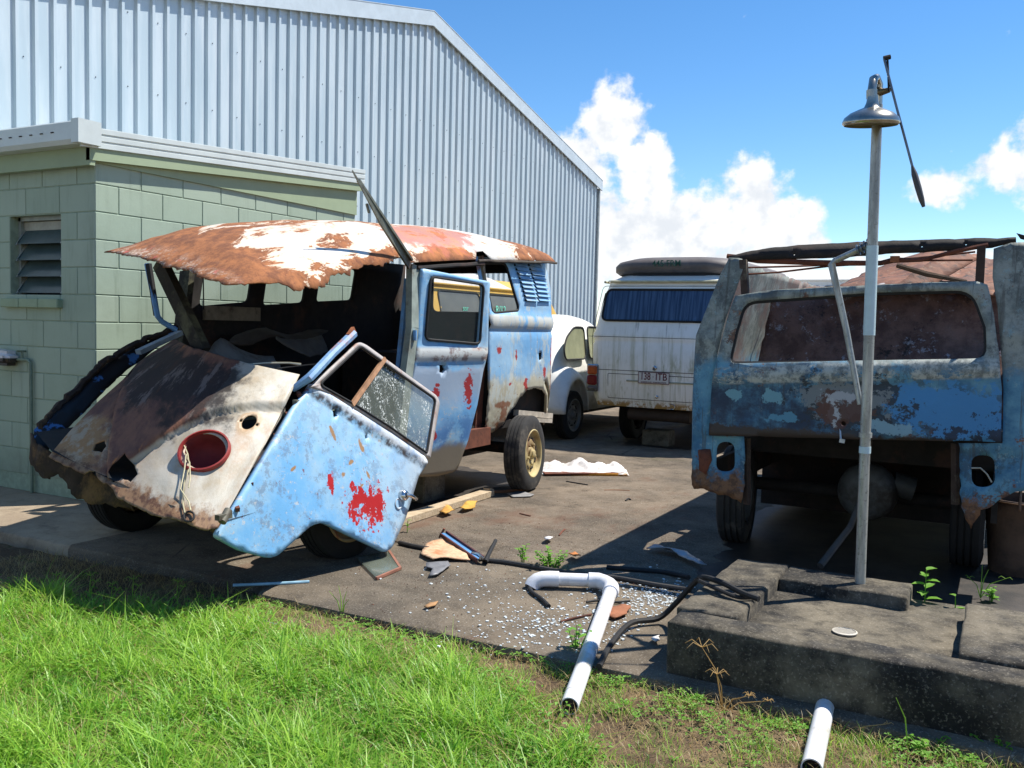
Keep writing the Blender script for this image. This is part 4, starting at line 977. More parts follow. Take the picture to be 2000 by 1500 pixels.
    m_ = n.mt('MULTIPLY', sp, pat); mcr = n.out(n.mix(m_, C(120, 128, 120), C(232, 236, 232)), n.mixf(m_, .1, .5)); n.put(n.b.inputs['Alpha'], n.mixf(m_, .42, .95))
    gl = K([(690, 794), (750, 706), (845, 783), (829, 882), (752, 832)]); sheet('crazed_pane', gl, [], lambda a, b: cd.at(a, b, sgn*.004), mcr, cdo, .05, 0)
    ch = K([(775, 968)])[0]; hp = cd.at(*ch, sgn*.0); uu = cd.u*.92-cd.v*.38; uu = (K and uu).normalized()
    hu = (cd.at(*cd.hit(803, 975))-cd.at(*cd.hit(775, 960))).normalized()
    hd = (cd.at(*cd.hit(783, 1000))-cd.at(*cd.hit(785, 965))).normalized()
    c0 = cd.at(*cd.hit(785, 968))
    hn_ = bpy.data.objects.new('door_handle', None); COL.objects.link(hn_); hn_.parent = cdo; hn_.location = c0-Vector((0, 0, 0)); hn_.location = Vector((0, 0, 0))
    cdo_w = Vector((0, 0, 0))
    g = G(); g.lathe([(.035, .0), (.034, .022), (.026, .034), (.012, .038), (.0005, .038)], c0, cd.n*sgn, 20)
    g.tube([c0+cd.n*sgn*.035, c0+cd.n*sgn*.05+hu*.03, c0+cd.n*sgn*.05+hu*.085, c0+cd.n*sgn*.035+hu*.10], [.010, .012, .010, .007], 8)
    bpy.data.objects.remove(hn_); hd_o = g.build('door_handle', M['chrome'], cdo, 50)
    g = G(); cc = cd.at(*cd.hit(778, 984)); g.lathe([(.034, .002), (.03, .004), (.022, -.004), (.0005, -.01)], cc, cd.n*sgn, 20); g.build('handle_dish', simple('pale_dish', C(170, 180, 190), .5, 0, .1), cdo, 60)
    for (x, y) in ((588, 785), (440, 1008)):
        c_ = on_x(x, y, -3.29 if y < 900 else -3.12); ax_ = (A-B).normalized()
        g = G(); g.tube([c_-ax_*.035, c_+ax_*.035], .02, 10); g.obox(c_-Vector((0, .05, 0)), c_+Vector((0, .03, 0)), .03, .025); g.build('hinge', simple('greasy_hinge', C(120, 118, 104), .6, .2, .3, 14, .2, dirt=C(70, 56, 44)), cdo, 40)
    # bolts along the open shut line
    for k in range(6):
        t = .12+k*.15; p = A.lerp(B, t)+Vector((-.02, .0, .0)); G().obox(p+Vector((-.01, .03, 0)), p+Vector((-.04, .05, .01)), .02, .02).build('shut_clip', M['rust'], root)
    # ---- wheels
    w = wheel(root, (-3.50, 6.74, .315), (1, .13, .04), .318, .150, .192, M['tyre'], M['rim'], flat=.028, spin=.3)
    wheel(root, (-5.2, 6.9, .3), (-1, 0, 0), .315, .165, .195, M['tyre_d'], M['rim'])
    wheel(root, (-3.42, 4.22, .28), (1, -.05, .12), .30, .16, .19, M['tyre_d'], M['rim_r'], flat=.02)
    wheel(root, (-4.95, 4.0, .30), (-1, 0, 0), .31, .16, .19, M['tyre_d'], M['rim_r'])
    G().tube([(-5.1, 6.9, .32), (-3.6, 6.9, .32)], .05, 10).build('rear_axle', M['dark'], root)
    G().tube([(-4.9, 4.1, .34), (-3.6, 4.2, .32)], .05, 10).build('front_axle', M['dark'], root)
    G().box((-4.75, 6.5, .22), (-4.1, 7.3, .52), .05).build('gearbox', M['dark'], root, 0)
    G().box((-4.85, 3.9, .40), (-4.72, 7.3, .5)).build('chassis_beam', M['dark'], root, 0); G().box((-4.02, 3.9, .40), (-3.9, 7.3, .5)).build('chassis_beam', M['dark'], root, 0)
    for (x, y) in ((-4.8, 5.9), (-3.95, 5.9)): G().box((x-.1, y-.15, 0), (x+.1, y+.15, .395), .01).build('support_block', M['conc_d'], root, 0)
wrecked_van()

# ================================================================== BAY-WINDOW VANS (complete bodies)
def text_mesh(s, size, font_scale_x=1.0, depth=.002, bold=0):
    cu = bpy.data.curves.new('lettering', 'FONT'); cu.body = s; cu.size = size; cu.extrude = depth; cu.align_x = 'CENTER'; cu.align_y = 'CENTER'; cu.offset = bold
    o = bpy.data.objects.new('lettering', cu); COL.objects.link(o)
    me = bpy.data.meshes.new_from_object(o); bpy.data.objects.remove(o); bpy.data.curves.remove(cu)
    for v in me.vertices: v.co.x *= font_scale_x
    return me
def lettering(s, size, loc, right, up, mat, parent, sx=1.0, name='lettering', bold=0):
    me = text_mesh(s, size, sx, bold=bold); r = Vector(right).normalized(); u = Vector(up).normalized(); n = r.cross(u)
    mt = Matrix((r, u, n)).transposed().to_4x4(); mt.translation = Vector(loc); me.transform(mt)
    return finish(name, me, mat, parent, 0)
def plan_ring(z, hw, y0, y1, r, n=6):
    pts = []
    for (cx, cy, a0) in ((hw-r, y1-r, 0), (-hw+r, y1-r, 90), (-hw+r, y0+r, 180), (hw-r, y0+r, 270)):
        for k in range(n+1):
            t = R(a0+90*k/n); pts.append((cx+r*math.cos(t), cy+r*math.sin(t), z))
    return pts
LEV = [(.0, .80, .06, 4.38, .12), (.12, .84, .015, 4.43, .15), (.40, .858, .0, 4.45, .16), (.68, .862, .0, 4.45, .16), (.70, .850, .006, 4.445, .16), (.735, .850, .006, 4.44, .16), (.755, .866, .0, 4.43, .16), (.80, .860, .01, 4.40, .16),
       (.84, .845, .02, 4.36, .16), (1.10, .80, .07, 4.20, .16), (1.36, .735, .13, 4.02, .17), (1.375, .755, .115, 4.02, .18), (1.39, .755, .115, 4.02, .18), (1.40, .70, .16, 3.96, .2), (1.47, .60, .26, 3.84, .25), (1.525, .44, .45, 3.6, .3), (1.545, .2, .8, 3.2, .2)]
SCALE = {}
def sc_of(root): return SCALE.get(root.name, 1.0)
def bay_body(root, zb, mat, lev=LEV, rot=0):
    """closed body shell standing on z = zb, tail at the root's y, nose along +y"""
    o = Vector(root.location); vs = []; fs = []; k = 28; S_ = sc_of(root)
    for l in lev: vs += [(o.x+x*S_, o.y+y*S_, zb+z*S_) for (x, y, z) in plan_ring(*l)]
    for i in range(len(lev)-1):
        for j in range(k): fs.append((i*k+j, i*k+(j+1) % k, (i+1)*k+(j+1) % k, (i+1)*k+j))
    fs.append(tuple(range(k-1, -1, -1))); fs.append(tuple((len(lev)-1)*k+j for j in range(k)))
    me = bpy.data.meshes.new('body'); me.from_pydata(vs, [], fs); return finish('body', me, mat, root, 45)
def side_pt(root, zb, s, y, z, off=.006):
    """point on the body side (s=+1 right, -1 left) at height z above body base"""
    hw = np.interp(z, [l[0] for l in LEV], [l[1] for l in LEV]); S_ = sc_of(root); return Vector((root.location.x+s*(hw*S_+off), root.location.y+y*S_, zb+z*S_))
def side_window(root, zb, s, y0, y1, z0=.86, z1=1.32, mg=None, mr=None):
    loop = rpoly([(y0, z0), (y1, z0), (y1, z1), (y0, z1)], .07)
    f = sheet('side_window', loop, [], lambda a, b: side_pt(root, zb, s, a, b, .004), mg or M['glass_dark'], root, .2, 0)
    G().tube([side_pt(root, zb, s, a, b, .004) for a, b in loop], .012, 6, closed=True).build('window_rubber', mr or M['black'], f)
    return f
def rear_pt(root, zb, x, z, off=.006):
    y = np.interp(z, [l[0] for l in LEV], [l[2] for l in LEV]); S_ = sc_of(root); return Vector((root.location.x+x*S_, root.location.y+y*S_-off, zb+z*S_))
def rear_window(root, zb, x0, x1, z0, z1, mg, mr):
    loop = rpoly([(x0-.03, z0), (x1+.03, z0), (x1, z1), (x0, z1)], .07)
    f = sheet('rear_window', loop, [], lambda a, b: rear_pt(root, zb, a, b, .005), mg, root, .2, 0)
    G().tube([rear_pt(root, zb, a, b, .006) for a, b in loop], .014, 6, closed=True).build('window_rubber', mr, f); return f
def seam(root, zb, pts, closed=False, name='panel_gap', r=.0035):
    G().tube([rear_pt(root, zb, a, b, .0005) for a, b in pts], r, 5, closed=closed).build(name, M['dark'], root)

def mat_camper():
    n = NT('grimy_white_paint'); p = n.ob; Z = n.xy(p)[2]; 
    c = n.mix(n.ss(n.noise(p, 3, 6, .7), .4, .7), C(246, 246, 240), C(236, 236, 228))
    st = n.noise(n.map(p, sc=(9, 1, .6)), 2.2, 6, .65, off=3)
    c = n.mix(n.mt('MULTIPLY', n.mt('MULTIPLY', n.ss(st, .46, .68), n.ss(Z, 1.5, 1.2)), .5), c, C(150, 152, 106))
    bl = n.blob(p, (0, 0), (9, 9)); al = n.ss(n.noise(n.map(p, sc=(3, 1, 1)), 2.4, 6, .7, off=8), .50, .66)
    c = n.mix(n.mt('MULTIPLY', n.mt('MULTIPLY', al, n.ss(Z, 1.15, .95)), .6), c, C(134, 138, 84))
    dk = n.ss(n.noise(n.map(p, sc=(10, 1, 1.2)), 1.7, 5, .6, off=14), .58, .70)
    c = n.mix(n.mt('MULTIPLY', n.mt('MULTIPLY', dk, n.ss(n.mt('ABSOLUTE', n.mt('SUBTRACT', Z, 1.38)), .16, .03)), .6), c, C(96, 94, 84))
    c = n.mix(n.mt('MULTIPLY', n.ss(Z, .57, .50), n.ss(n.noise(p, 8, 6, .7, off=20), .46, .54)), c, C(170, 136, 80))
    n.bump(n.noise(p, 30, 5, .6), .08, .003); return n.out(c, .45)
def white_camper():
    root = thing('camper_van', 'white bay window camper van seen from behind with mildew streaks and number plate', 'van', (-3.43, 9.9, 0)); SCALE[root.name] = 1.058
    zb = .47; bay_body(root, zb, mat_camper())
    ng = NT('blue_curtained_glass'); st = ng.noise(ng.map(ng.ob, sc=(14, 1, .5)), 2.5, 5, .6); c = ng.mix(ng.ss(st, .38, .62), C(36, 50, 78), C(70, 90, 120))
    c = ng.mix(ng.ss(ng.noise(ng.map(ng.ob, sc=(3, 1, .7)), 1.8, 4, .6, off=5), .58, .66), c, C(84, 112, 150)); mg = ng.out(c, .05)
    rear_window(root, zb, -.70, .70, .945, 1.285, mg, M['black'])
    seam(root, zb, rpoly([(-.80, .40), (.80, .40), (.82, .80), (.755, 1.325), (-.755, 1.325), (-.82, .80)], .05), True)
    seam(root, zb, [(-.865, .765), (.865, .765)], r=.003)
    seam(root, zb, rpoly([(-.62, .09), (.62, .09), (.62, .36), (-.62, .36)], .01), True)
    # plate recess shadow lip, plate
    G().tube([rear_pt(root, zb, a, .29, .004) for a in np.linspace(-.40, .42, 6)], .010, 6).build('lid_ridge', simple('grimy_ridge', C(170, 170, 146), .6), root)
    pl = bpy.data.objects.new('number_plate', None); COL.objects.link(pl); pl.parent = root; pl.location = (0, 0, 0)
    o = root.location; px_, pz = -.115+.02, zb+.195; yb = o.y-.012
    mpw = simple('plate_white', C(214, 212, 206), .4, 0, .08, 20, .05); mpm = simple('plate_maroon', C(96, 24, 40), .5, 0, .1, 20, 0)
    pc = o.x+.0
    q1 = on_y(1246, 737, yb); q2 = on_y(1308, 740, yb); pc = (q1.x+q2.x)/2; pz = (q1.z+q2.z)/2; pw = .372; ph = .134
    G().box((pc-pw/2, yb-.004, pz-ph/2), (pc+pw/2, yb, pz+ph/2), .003).build('plate_base', mpw, pl, 0)
    g = G(); f = lambda k: [(pc-pw/2+k, yb-.0045, pz-ph/2+k), (pc+pw/2-k, yb-.0045, pz-ph/2+k), (pc+pw/2-k, yb-.0045, pz+ph/2-k), (pc-pw/2+k, yb-.0045, pz+ph/2-k)]
    g.add(f(0)+f(.007), [(i, (i+1) % 4, 4+(i+1) % 4, 4+i) for i in range(4)]); g.build('plate_border', mpm, pl, 0)
    lettering('138', .115, (pc-.098, yb-.0050, pz+.012), (1, 0, 0), (0, 0, 1), mpm, pl, .72, 'plate_characters', .001)
    G().box((pc-.010, yb-.006, pz+.008), (pc-.002, yb-.004, pz+.018)).build('plate_dot', mpm, pl, 0)
    lettering('ITB', .115, (pc+.090, yb-.0050, pz+.012), (1, 0, 0), (0, 0, 1), mpm, pl, .86, 'plate_characters', .001)
    lettering('QUEENSLAND - SUNSHINE STATE', .021, (pc, yb-.0050, pz-.05), (1, 0, 0), (0, 0, 1), mpm, pl, .95, 'plate_motto')
    mk = M['chrome']
    G().lathe([(.028, 0), (.028, .01), (.018, .016), (.012, .03), (.0005, .03)], rear_pt(root, zb, -.08, .44, 0), (0, -1, 0), 16).build('hatch_lock', mk, root)
    G().lathe([(.018, 0), (.018, .012), (.008, .02), (.0005, .02)], rear_pt(root, zb, -.05, .13, 0), (0, -1, 0), 12).build('lid_lock', mk, root)
    G().tube([rear_pt(root, zb, .12, .03, .01)+Vector((a*.03, 0, b*.03)) for a, b in ((-1, 1), (.2, 1), (1, .3), (.6, -.8), (-.8, -.9))], .005, 6).build('tow_eye', mk, root)
    # tail lamps on the rear corners
    for s in (-1, 1):
        lp = bpy.data.objects.new('tail_lamp', None); COL.objects.link(lp); lp.parent = root
        x0 = o.x+s*.85
        for (z0, z1, m) in ((zb+.36, zb+.465, simple('amber_lens', C(196, 92, 40), .25)), (zb+.235, zb+.355, simple('red_lens', C(128, 22, 28), .25)), (zb+.175, zb+.23, simple('smoky_lens', C(110, 104, 100), .3))):
            G().box((x0-.062, o.y-.035, z0), (x0+.062, o.y+.03, z1), .018).build('lens', m, lp, 30)
        G().box((x0-.073, o.y-.014, zb+.16), (x0+.073, o.y+.04, zb+.48), .012).build('lamp_surround', mk, lp, 30)
    # gutter, roof cap, pop-top
    z = zb+1.372*1.058
    G().tube([rear_pt(root, zb, a, 1.372, .018) for a in np.linspace(-.66, .66, 9)], .014, 8).build('gutter', simple('old_gutter', C(190, 184, 150), .5), root)
    for s in (-1, 1): G().tube([(o.x+s*.81, o.y+.2+.4*k, z) for k in range(9)], .014, 8).build('gutter', simple('old_gutter', C(190, 184, 150), .5), root)
    mp = simple('grimy_grey_roof_pod', C(104, 96, 92), .6, 0, .3, 3, .15, dirt=C(84, 80, 80))
    pod = bpy.data.objects.new('roof_pod', None); COL.objects.link(pod); pod.parent = root
    vs = []; fs = []; k = 28; lv = [(1.46, .70, .24, 3.0, .3), (1.50, .745, .18, 3.05, .34), (1.56, .75, .17, 3.06, .36), (1.61, .72, .21, 3.0, .37), (1.645, .62, .34, 2.9, .36), (1.66, .45, .55, 2.7, .3)]
    for l in lv: vs += [(o.x+x*1.05, o.y+y, zb+.075+zz+.03*(1-(x/.75)**2)) for (x, y, zz) in plan_ring(*l)]
    for i in range(len(lv)-1):
        for j in range(k): fs.append((i*k+j, i*k+(j+1) % k, (i+1)*k+(j+1) % k, (i+1)*k+j))
    fs.append(tuple((len(lv)-1)*k+j for j in range(k)))
    me = bpy.data.meshes.new('pod_shell'); me.from_pydata(vs, [], fs); finish('pod_shell', me, mp, pod, 60)
    vs = []; fs = []
    for (zz, hw, r) in ((1.36, .66, .3), (1.49, .69, .32)): vs += [(o.x+x*1.05, o.y+y, zb+.075+z_+.02*(1-(x/.75)**2)) for (x, y, z_) in plan_ring(zz, hw, .23, 3.0, r)]
    for j in range(k): fs.append((j, (j+1) % k, k+(j+1) % k, k+j))
    me = bpy.data.meshes.new('pod_skirt'); me.from_pydata(vs, [], fs); finish('pod_skirt', me, M['black'], pod, 60)
    lettering('445·FRM', .10, (o.x-.04, o.y+.150, zb+1.66), (1, 0, 0), (0, -.12, 1), simple('faded_green_lettering', C(34, 86, 76), .7), pod, .95, bold=.001)
    # side windows and door seam (left side just shows)
    for s in (-1, 1):
        for (a, b) in ((.45, 1.25), (1.45, 2.3), (2.45, 3.25)): side_window(root, zb, s, a, b)
        G().tube([side_pt(root, zb, s, .22, zz) for zz in (.95, 1.1, 1.25)], .006, 6).build('air_vent', M['dark'], root)
    for s in (-1, 1):
        wheel(root, (o.x+s*.68, o.y+.92, .31), (s, 0, 0), .31, .17, .19, M['tyre_d'], M['rim_g']); wheel(root, (o.x+s*.68, o.y+3.3, .31), (s, 0, 0), .31, .17, .19, M['tyre_d'], M['rim_g'])
    G().box((o.x-.45, o.y+.25, .3), (o.x+.45, o.y+1.2, .58), .08).build('engine', M['dark'], root, 30)
    G().tube([(o.x-.45, o.y+.2, .38), (o.x+.3, o.y+.2, .38)], .07, 12).build('silencer', simple('rusty_silencer', C(70, 58, 50), .8, .2), root)
    return root
white_camper()
def cinder():
    r = tag(G().box((-3.75, 10.2, .004), (-3.43, 10.45, .19), .01).build('concrete_block', M['conc_d'], smooth=0), 'grey concrete block lying under the tail of the white camper', 'block')
cinder()
def yellow_van():
    root = thing('yellow_van', 'yellow passenger van with chalk marked windows seen through the open side door', 'van', (-6.80, 8.35, 0))
    zb = .48; my = simple('sun_bleached_yellow', C(206, 166, 74), .5, 0, .12, 5, .05)
    bay_body(root, zb, my); mgl = simple('dusty_side_glass', C(104, 102, 88), .25, 0, .2, 3, 0)
    for (a, b) in ((.12, .72), (.88, 1.85), (2.02, 2.95), (3.1, 3.75)): side_window(root, zb, 1, a, b, .88, 1.30, mgl)
    mw = simple('grey_white_roof', C(196, 192, 186), .5, 0, .15, 4, .1, dirt=C(150, 146, 140))
    o = root.location
    vs = []; fs = []; k = 28; lv = [(1.395, .72, .14, 3.0, .2), (1.44, .68, .2, 2.9, .25), (1.53, .58, .34, 2.7, .3), (1.60, .40, .6, 2.4, .3), (1.62, .2, .9, 2.1, .18)]
    for l in lv: vs += [(o.x+x, o.y+y, zb+z) for (x, y, z) in plan_ring(*l)]
    for i in range(len(lv)-1):
        for j in range(k): fs.append((i*k+j, i*k+(j+1) % k, (i+1)*k+(j+1) % k, (i+1)*k+j))
    fs.append(tuple((len(lv)-1)*k+j for j in range(k)))
    me = bpy.data.meshes.new('roof_cover'); me.from_pydata(vs, [], fs); finish('roof_cover', me, mw, root, 60)
    mc = simple('chalk_green', C(120, 220, 190), .8)
    lettering('sor', .10, side_pt(root, zb, 1, 1.45, 1.10, .012), (0, 1, 0), (0, 0, 1), mc, root, name='chalk_mark')
    lettering('R/12', .15, side_pt(root, zb, 1, 2.35, 1.10, .012), (0, 1, 0), (0, 0, 1), mc, root, name='chalk_mark')
    for y in (.92, 3.3): wheel(root, (o.x+.72, o.y+y, .31), (1, 0, 0), .31, .17, .19, M['tyre_d'], M['rim_g'])
    G().tube([(o.x+.78, o.y+.15+.3*k_, zb+1.382) for k_ in range(13)], .012, 6).build('gutter', my, root)
yellow_van()
def red_van():
    root = thing('red_van', 'dark red van parked in line ahead of the white camper, only its window edge showing', 'van', (-4.75, 15.5, 0))
    zb = .42; bay_body(root, zb, simple('dull_dark_red', C(110, 40, 44), .45, 0, .15, 5, .05))
    mgl = simple('pale_dusty_glass', C(170, 172, 170), .2, 0, .15, 3, 0)
    rear_window(root, zb, -.66, .66, .90, 1.28, mgl, M['black'])
    for s in (-1, 1):
        side_window(root, zb, s, .5, 1.3, mg=mgl); wheel(root, (root.location.x+s*.70, 16.42, .31), (s, 0, 0), .31, .17, .19, M['tyre_d'], M['rim_g'])
red_van()
def far_white_van():
    root = thing('white_van', 'plain white high roof van far behind the burnt wreck, its roof showing', 'van', (-2.85, 16.2, 0))
    zb = .45; lev = [(z*1.33 if z > .8 else z, hw, y0, y1, r) for (z, hw, y0, y1, r) in LEV]
    bay_body(root, zb, M['white'], lev)
    o = root.location; G().box((o.x-.42, o.y+.055, zb+1.48), (o.x-.04, o.y+.2, zb+1.74), .03).build('rear_window', M['glass_dark'], root, 0)
    G().box((o.x+.04, o.y+.055, zb+1.48), (o.x+.42, o.y+.2, zb+1.74), .03).build('rear_window', M['glass_dark'], root, 0)
    for s in (-1, 1): wheel(root, (o.x+s*.70, o.y+.92, .31), (s, 0, 0), .31, .17, .19, M['tyre_d'], M['rim_g'])
far_white_van()

# ================================================================== WHITE BEETLE-SHAPED CAR
def beetle():
    root = thing('small_car', 'small rounded white car wedged between the blue wreck and the white camper', 'car', (-5.36, 9.45, 0))
    o = root.location; mw = simple('chalky_white_paint', C(226, 224, 216), .5, 0, .1, 6, .05, dirt=C(196, 190, 176), dsc=3)
    def prof(t):    # centre-line height along the car, t from tail
        return np.interp(t, [0, .1, .3, .6, .9, 1.25, 1.7, 2.1, 2.5, 2.75, 3.0, 3.6, 3.9, 4.05], [.45, .72, .95, 1.22, 1.42, 1.52, 1.54, 1.50, 1.32, 1.08, 1.0, .82, .6, .45])
    def shell(u, v):
        t = u*4.05; top = prof(t); a = math.pi*v; zz = .32+(top-.32)*max(0, math.sin(a))**.7
        cab = max(0, top-.95)/.6; low = np.interp(t, [0, .25, .7, 3.2, 3.8, 4.05], [.28, .5, .64, .66, .5, .28])
        k = (zz-.32)/max(.01, top-.32); hw = low if zz < .9 else low*(1-.16*(zz-.9)/.6)
        c = math.cos(a); x = hw*math.copysign(abs(c)**.62, c); return Vector((o.x+x, o.y+t, zz))
    grid_surf('body', 40, 28, shell, mw, root, .01, smooth=80)
    # fenders
    for s in (-1, 1):
        for (yc, ln) in ((.72, .66), (3.35, .62)):
            def fen(u, v, s=s, yc=yc, ln=ln):
                a = math.pi*u; r = .40+.07*math.sin(math.pi*v); w = np.interp(v, [0, .35, .75, 1], [.50, .66, .76, .77])
                zz = .34+math.sin(a)*(.40+.16*math.cos(math.pi*v*.5)); return Vector((o.x+s*w, o.y+yc-math.cos(a)*(ln*.5+.10*math.cos(math.pi*v*.5)), zz))
            grid_surf('fender', 18, 8, fen, mw, root, .012, smooth=80)
        wheel(root, (o.x+s*.66, o.y+.74, .30), (s, 0, 0), .30, .15, .19, M['tyre_d'], M['rim_g']); wheel(root, (o.x+s*.66, o.y+3.3, .30), (s, 0, 0), .30, .15, .19, M['tyre_d'], M['rim_g'])
        # side glass: D-shaped quarter light and door glass
        mgl = simple('dusty_green_glass', C(150, 152, 120), .25, 0, .25, 3, 0)
        X = lambda z: o.x+s*(.655*(1-.16*max(0, (z-.9))/.6)+.004)
        for poly in ([(.62, .98), (1.22, .98), (1.28, 1.38), (.98, 1.38), (.72, 1.25), (.60, 1.1)], [(1.34, .98), (2.25, .98), (2.0, 1.38), (1.38, 1.39)]):
            lp = rpoly(poly, .08); f = sheet('side_window', [(o.y+a, b) for a, b in lp], [], lambda a, b: Vector((X(b), a, b)), mgl, root, .2, 0)
            G().tube([Vector((X(b)+s*.002, o.y+a, b)) for a, b in lp], .011, 6, closed=True).build('window_rubber', M['black'], f)
    G().box((o.x-.62, o.y+1.1, .28), (o.x+.62, o.y+3.0, .36)).build('floor_pan', M['dark'], root, 0)
beetle()

# ================================================================== BURNT BLUE VAN (right)
def mat_burnt(name, blue_lo=C(58, 96, 130), burn_z=1.05):
    n = NT(name); u = n.uv; X, Z = n.xy(u)[0:2]
    blue = n.mix(n.ss(n.noise(u, 3, 7, .7), .38, .62), C(52, 106, 140), C(98, 150, 172))
    gry = n.mix(n.ss(n.noise(u, 7, 7, .75, off=3), .38, .62), C(104, 112, 108), C(148, 154, 146))
    zz = n.mt('ADD', Z, n.mt('MULTIPLY', n.mt('SUBTRACT', n.noise(u, 5, 7, .7, off=6), .5), .35))
    c = n.mix(n.ss(zz, 1.16, 1.26), blue, gry)
    so = n.ss(n.noise(n.map(u, sc=(1, .7, 1)), 4, 12, .82, off=11), .525, .56); c = n.mix(n.mt('MULTIPLY', so, .5), c, C(48, 52, 56))
    sp = n.ss(n.noise(u, 17, 11, .82, off=15), .575, .595); c = n.mix(n.mt('MULTIPLY', sp, .55), c, C(140, 170, 176)); stk = n.ss(n.noise(n.map(u, sc=(9, .5, 1)), 2.6, 7, .7, off=27), .56, .62); c = n.mix(n.mt('MULTIPLY', stk, .55), c, C(70, 66, 60))
    ru = n.mt('MULTIPLY', n.ss(n.noise(u, 5, 11, .8, off=21), .575, .60), .9); c = n.mix(ru, c, n.mix(n.ss(n.noise(u, 30, 6, .7, off=24), .45, .6), C(84, 54, 40), C(136, 90, 58)))
    lo = n.ss(n.mt('ADD', Z, n.mt('MULTIPLY', n.mt('SUBTRACT', n.noise(u, 9, 9, .78, off=41), .5), .5)), .58, .50); c = n.mix(lo, c, n.mix(n.ss(n.noise(u, 22, 7, .7, off=43), .45, .6), C(120, 84, 56), C(84, 58, 42)))
    n.bump(sp, -.4, .003)
    n.bump(n.noise(u, 28, 6, .75), .4, .005)
    return n, u, c
def burnt_van():
    root = thing('burnt_van', 'burnt out blue van shell with no roof, rear hatch towards us', 'van', (-.75, 5.2, 0))
    YR = 5.15; rear = Plane((0, YR, 0), (1, 0, 0), (0, 0, 1)); P = rear.px
    n, u, c = mat_burnt('scorched_blue_corner'); mcor = n.out(c, .7)
    n, u, c = mat_burnt('scorched_blue_hatch'); h = rear.hit
    Zh = n.xy(u)[1]
    c = n.mix(n.mt('MULTIPLY', n.ss(n.mt('ADD', Zh, n.mt('MULTIPLY', n.mt('SUBTRACT', n.noise(u, 5, 6, .7, off=31), .5), .3)), 1.17, 1.05), n.ss(n.noise(u, 3, 6, .7, off=35), .35, .6)), c, C(34, 52, 74))
    for i, (p, r, col) in enumerate([((1860, 800), (.27, .12), C(66, 134, 186)), ((1780, 775), (.12, .06), C(66, 134, 186)), ((1655, 790), (.24, .16), C(40, 46, 52)), ((1650, 778), (.19, .085), C(118, 126, 128)), ((1655, 800), (.13, .075), C(84, 56, 48)), ((1640, 775), (.075, .03), C(168, 172, 176)), ((1632, 805), (.03, .07), C(176, 180, 182)), ((1610, 800), (.05, .05), C(90, 58, 48)), ((1735, 835), (.10, .03), C(130, 166, 180)), ((1434, 772), (.045, .035), C(110, 158, 170)), ((1508, 775), (.045, .035), C(110, 158, 170)), ((1530, 815), (.07, .025), C(84, 140, 164))]):
        c = n.mix(n.mt('MULTIPLY', n.blob(u, h(*p), r, 0, .08, 1.15, 12, i), .92), c, col)
    Xh = n.xy(u)[0]; dr_ = n.mt('ABSOLUTE', n.mt('SUBTRACT', Zh, n.mt('ADD', 1.228, n.mt('MULTIPLY', Xh, .0738))))
    c = n.mix(n.mt('MULTIPLY', n.ss(dr_, .05, .03), n.ss(n.noise(n.map(u, sc=(1, 2, 1)), 7, 10, .8, off=71), .44, .50)), c, n.mix(n.ss(n.noise(u, 26, 7, .75, off=73), .4, .6), C(110, 116, 112), C(176, 180, 172)))
    c = n.mix(n.ss(n.mt('ADD', Zh, n.mt('MULTIPLY', n.mt('SUBTRACT', n.noise(u, 12, 9, .78, off=77), .5), .16)), .855, .835), c, C(62, 52, 46)); mhat = n.out(c, .65)
    lean = lambda z: max(0, z-1.2)*.16
    # hatch
    ho = P([(1432, 578), (1500, 567), (1600, 561), (1700, 557), (1800, 552), (1905, 549), (1928, 556), (1938, 600), (1952, 700), (1957, 760), (1956, 862), (1700, 858), (1500, 852), (1386, 850), (1390, 790), (1394, 742), (1408, 670), (1424, 600)])
    hw = rpoly(P([(1450, 590), (1700, 572), (1898, 567), (1925, 640), (1928, 705), (1700, 708), (1425, 710), (1436, 650)]), [.07, 0, .08, 0, .07, 0, .05, 0], 5)
    ridge = lambda a: np.interp(a, [-1.49, 0.0], [1.115, 1.225])
    def hmap(a, b):
        r = ridge(a); d = b-r
        return Vector((a, YR+lean(b)-.022*math.exp(-(d/.035)**4)+.006*mnoise.noise(Vector((a*4, b*4, 2))), b))
    lock = jag(ellipse(*h(1648, 827), .014, .014, 10), .002, .008, 3)
    hat = sheet('hatch', jag(ho, .004, .05, 5), [hw, lock], hmap, mhat, root, .035, .02, 50, off=1)
    G().tube([hmap(*p)+Vector((0, -.004, 0)) for p in hw], .013, 6, closed=True).build('window_rubber', M['black'], hat)
    mdg = NT('grimy_hatch_glass'); a_ = mdg.ss(mdg.noise(mdg.ob, 9, 7, .75), .5, .66); mdg.out(mdg.mix(a_, C(60, 56, 54), C(96, 84, 78)), .2); mdg.put(mdg.b.inputs['Alpha'], mdg.mixf(a_, .05, .22))
    sheet('pane', shrink(hw, .99), [], lambda a, b: Vector((a, YR+lean(b)+.01, b)), mdg.m, hat, .3, 0)
    G().obox(on_y(1640, 832, YR-.01), on_y(1642, 858, YR-.03), .008, .008).build('lock_rod', simple('pale_rod', C(190, 196, 200), .4, .5), hat)
    G().obox(on_y(1640, 860, YR-.035), on_y(1650, 862, YR-.035), .02, .02).build('lock_rod_end', simple('pale_rod', C(190, 196, 200), .4, .5), hat)
    # corner posts with lamp cut-outs
    def cmapL(a, b):
        k = max(0, (-1.50-a)/.16); 
        return Vector((a+.0, YR+lean(b)+.012+.12*k*k+(.02 if b < .78 else 0)-.012*math.exp(-((b-1.33)/.035)**2), b))
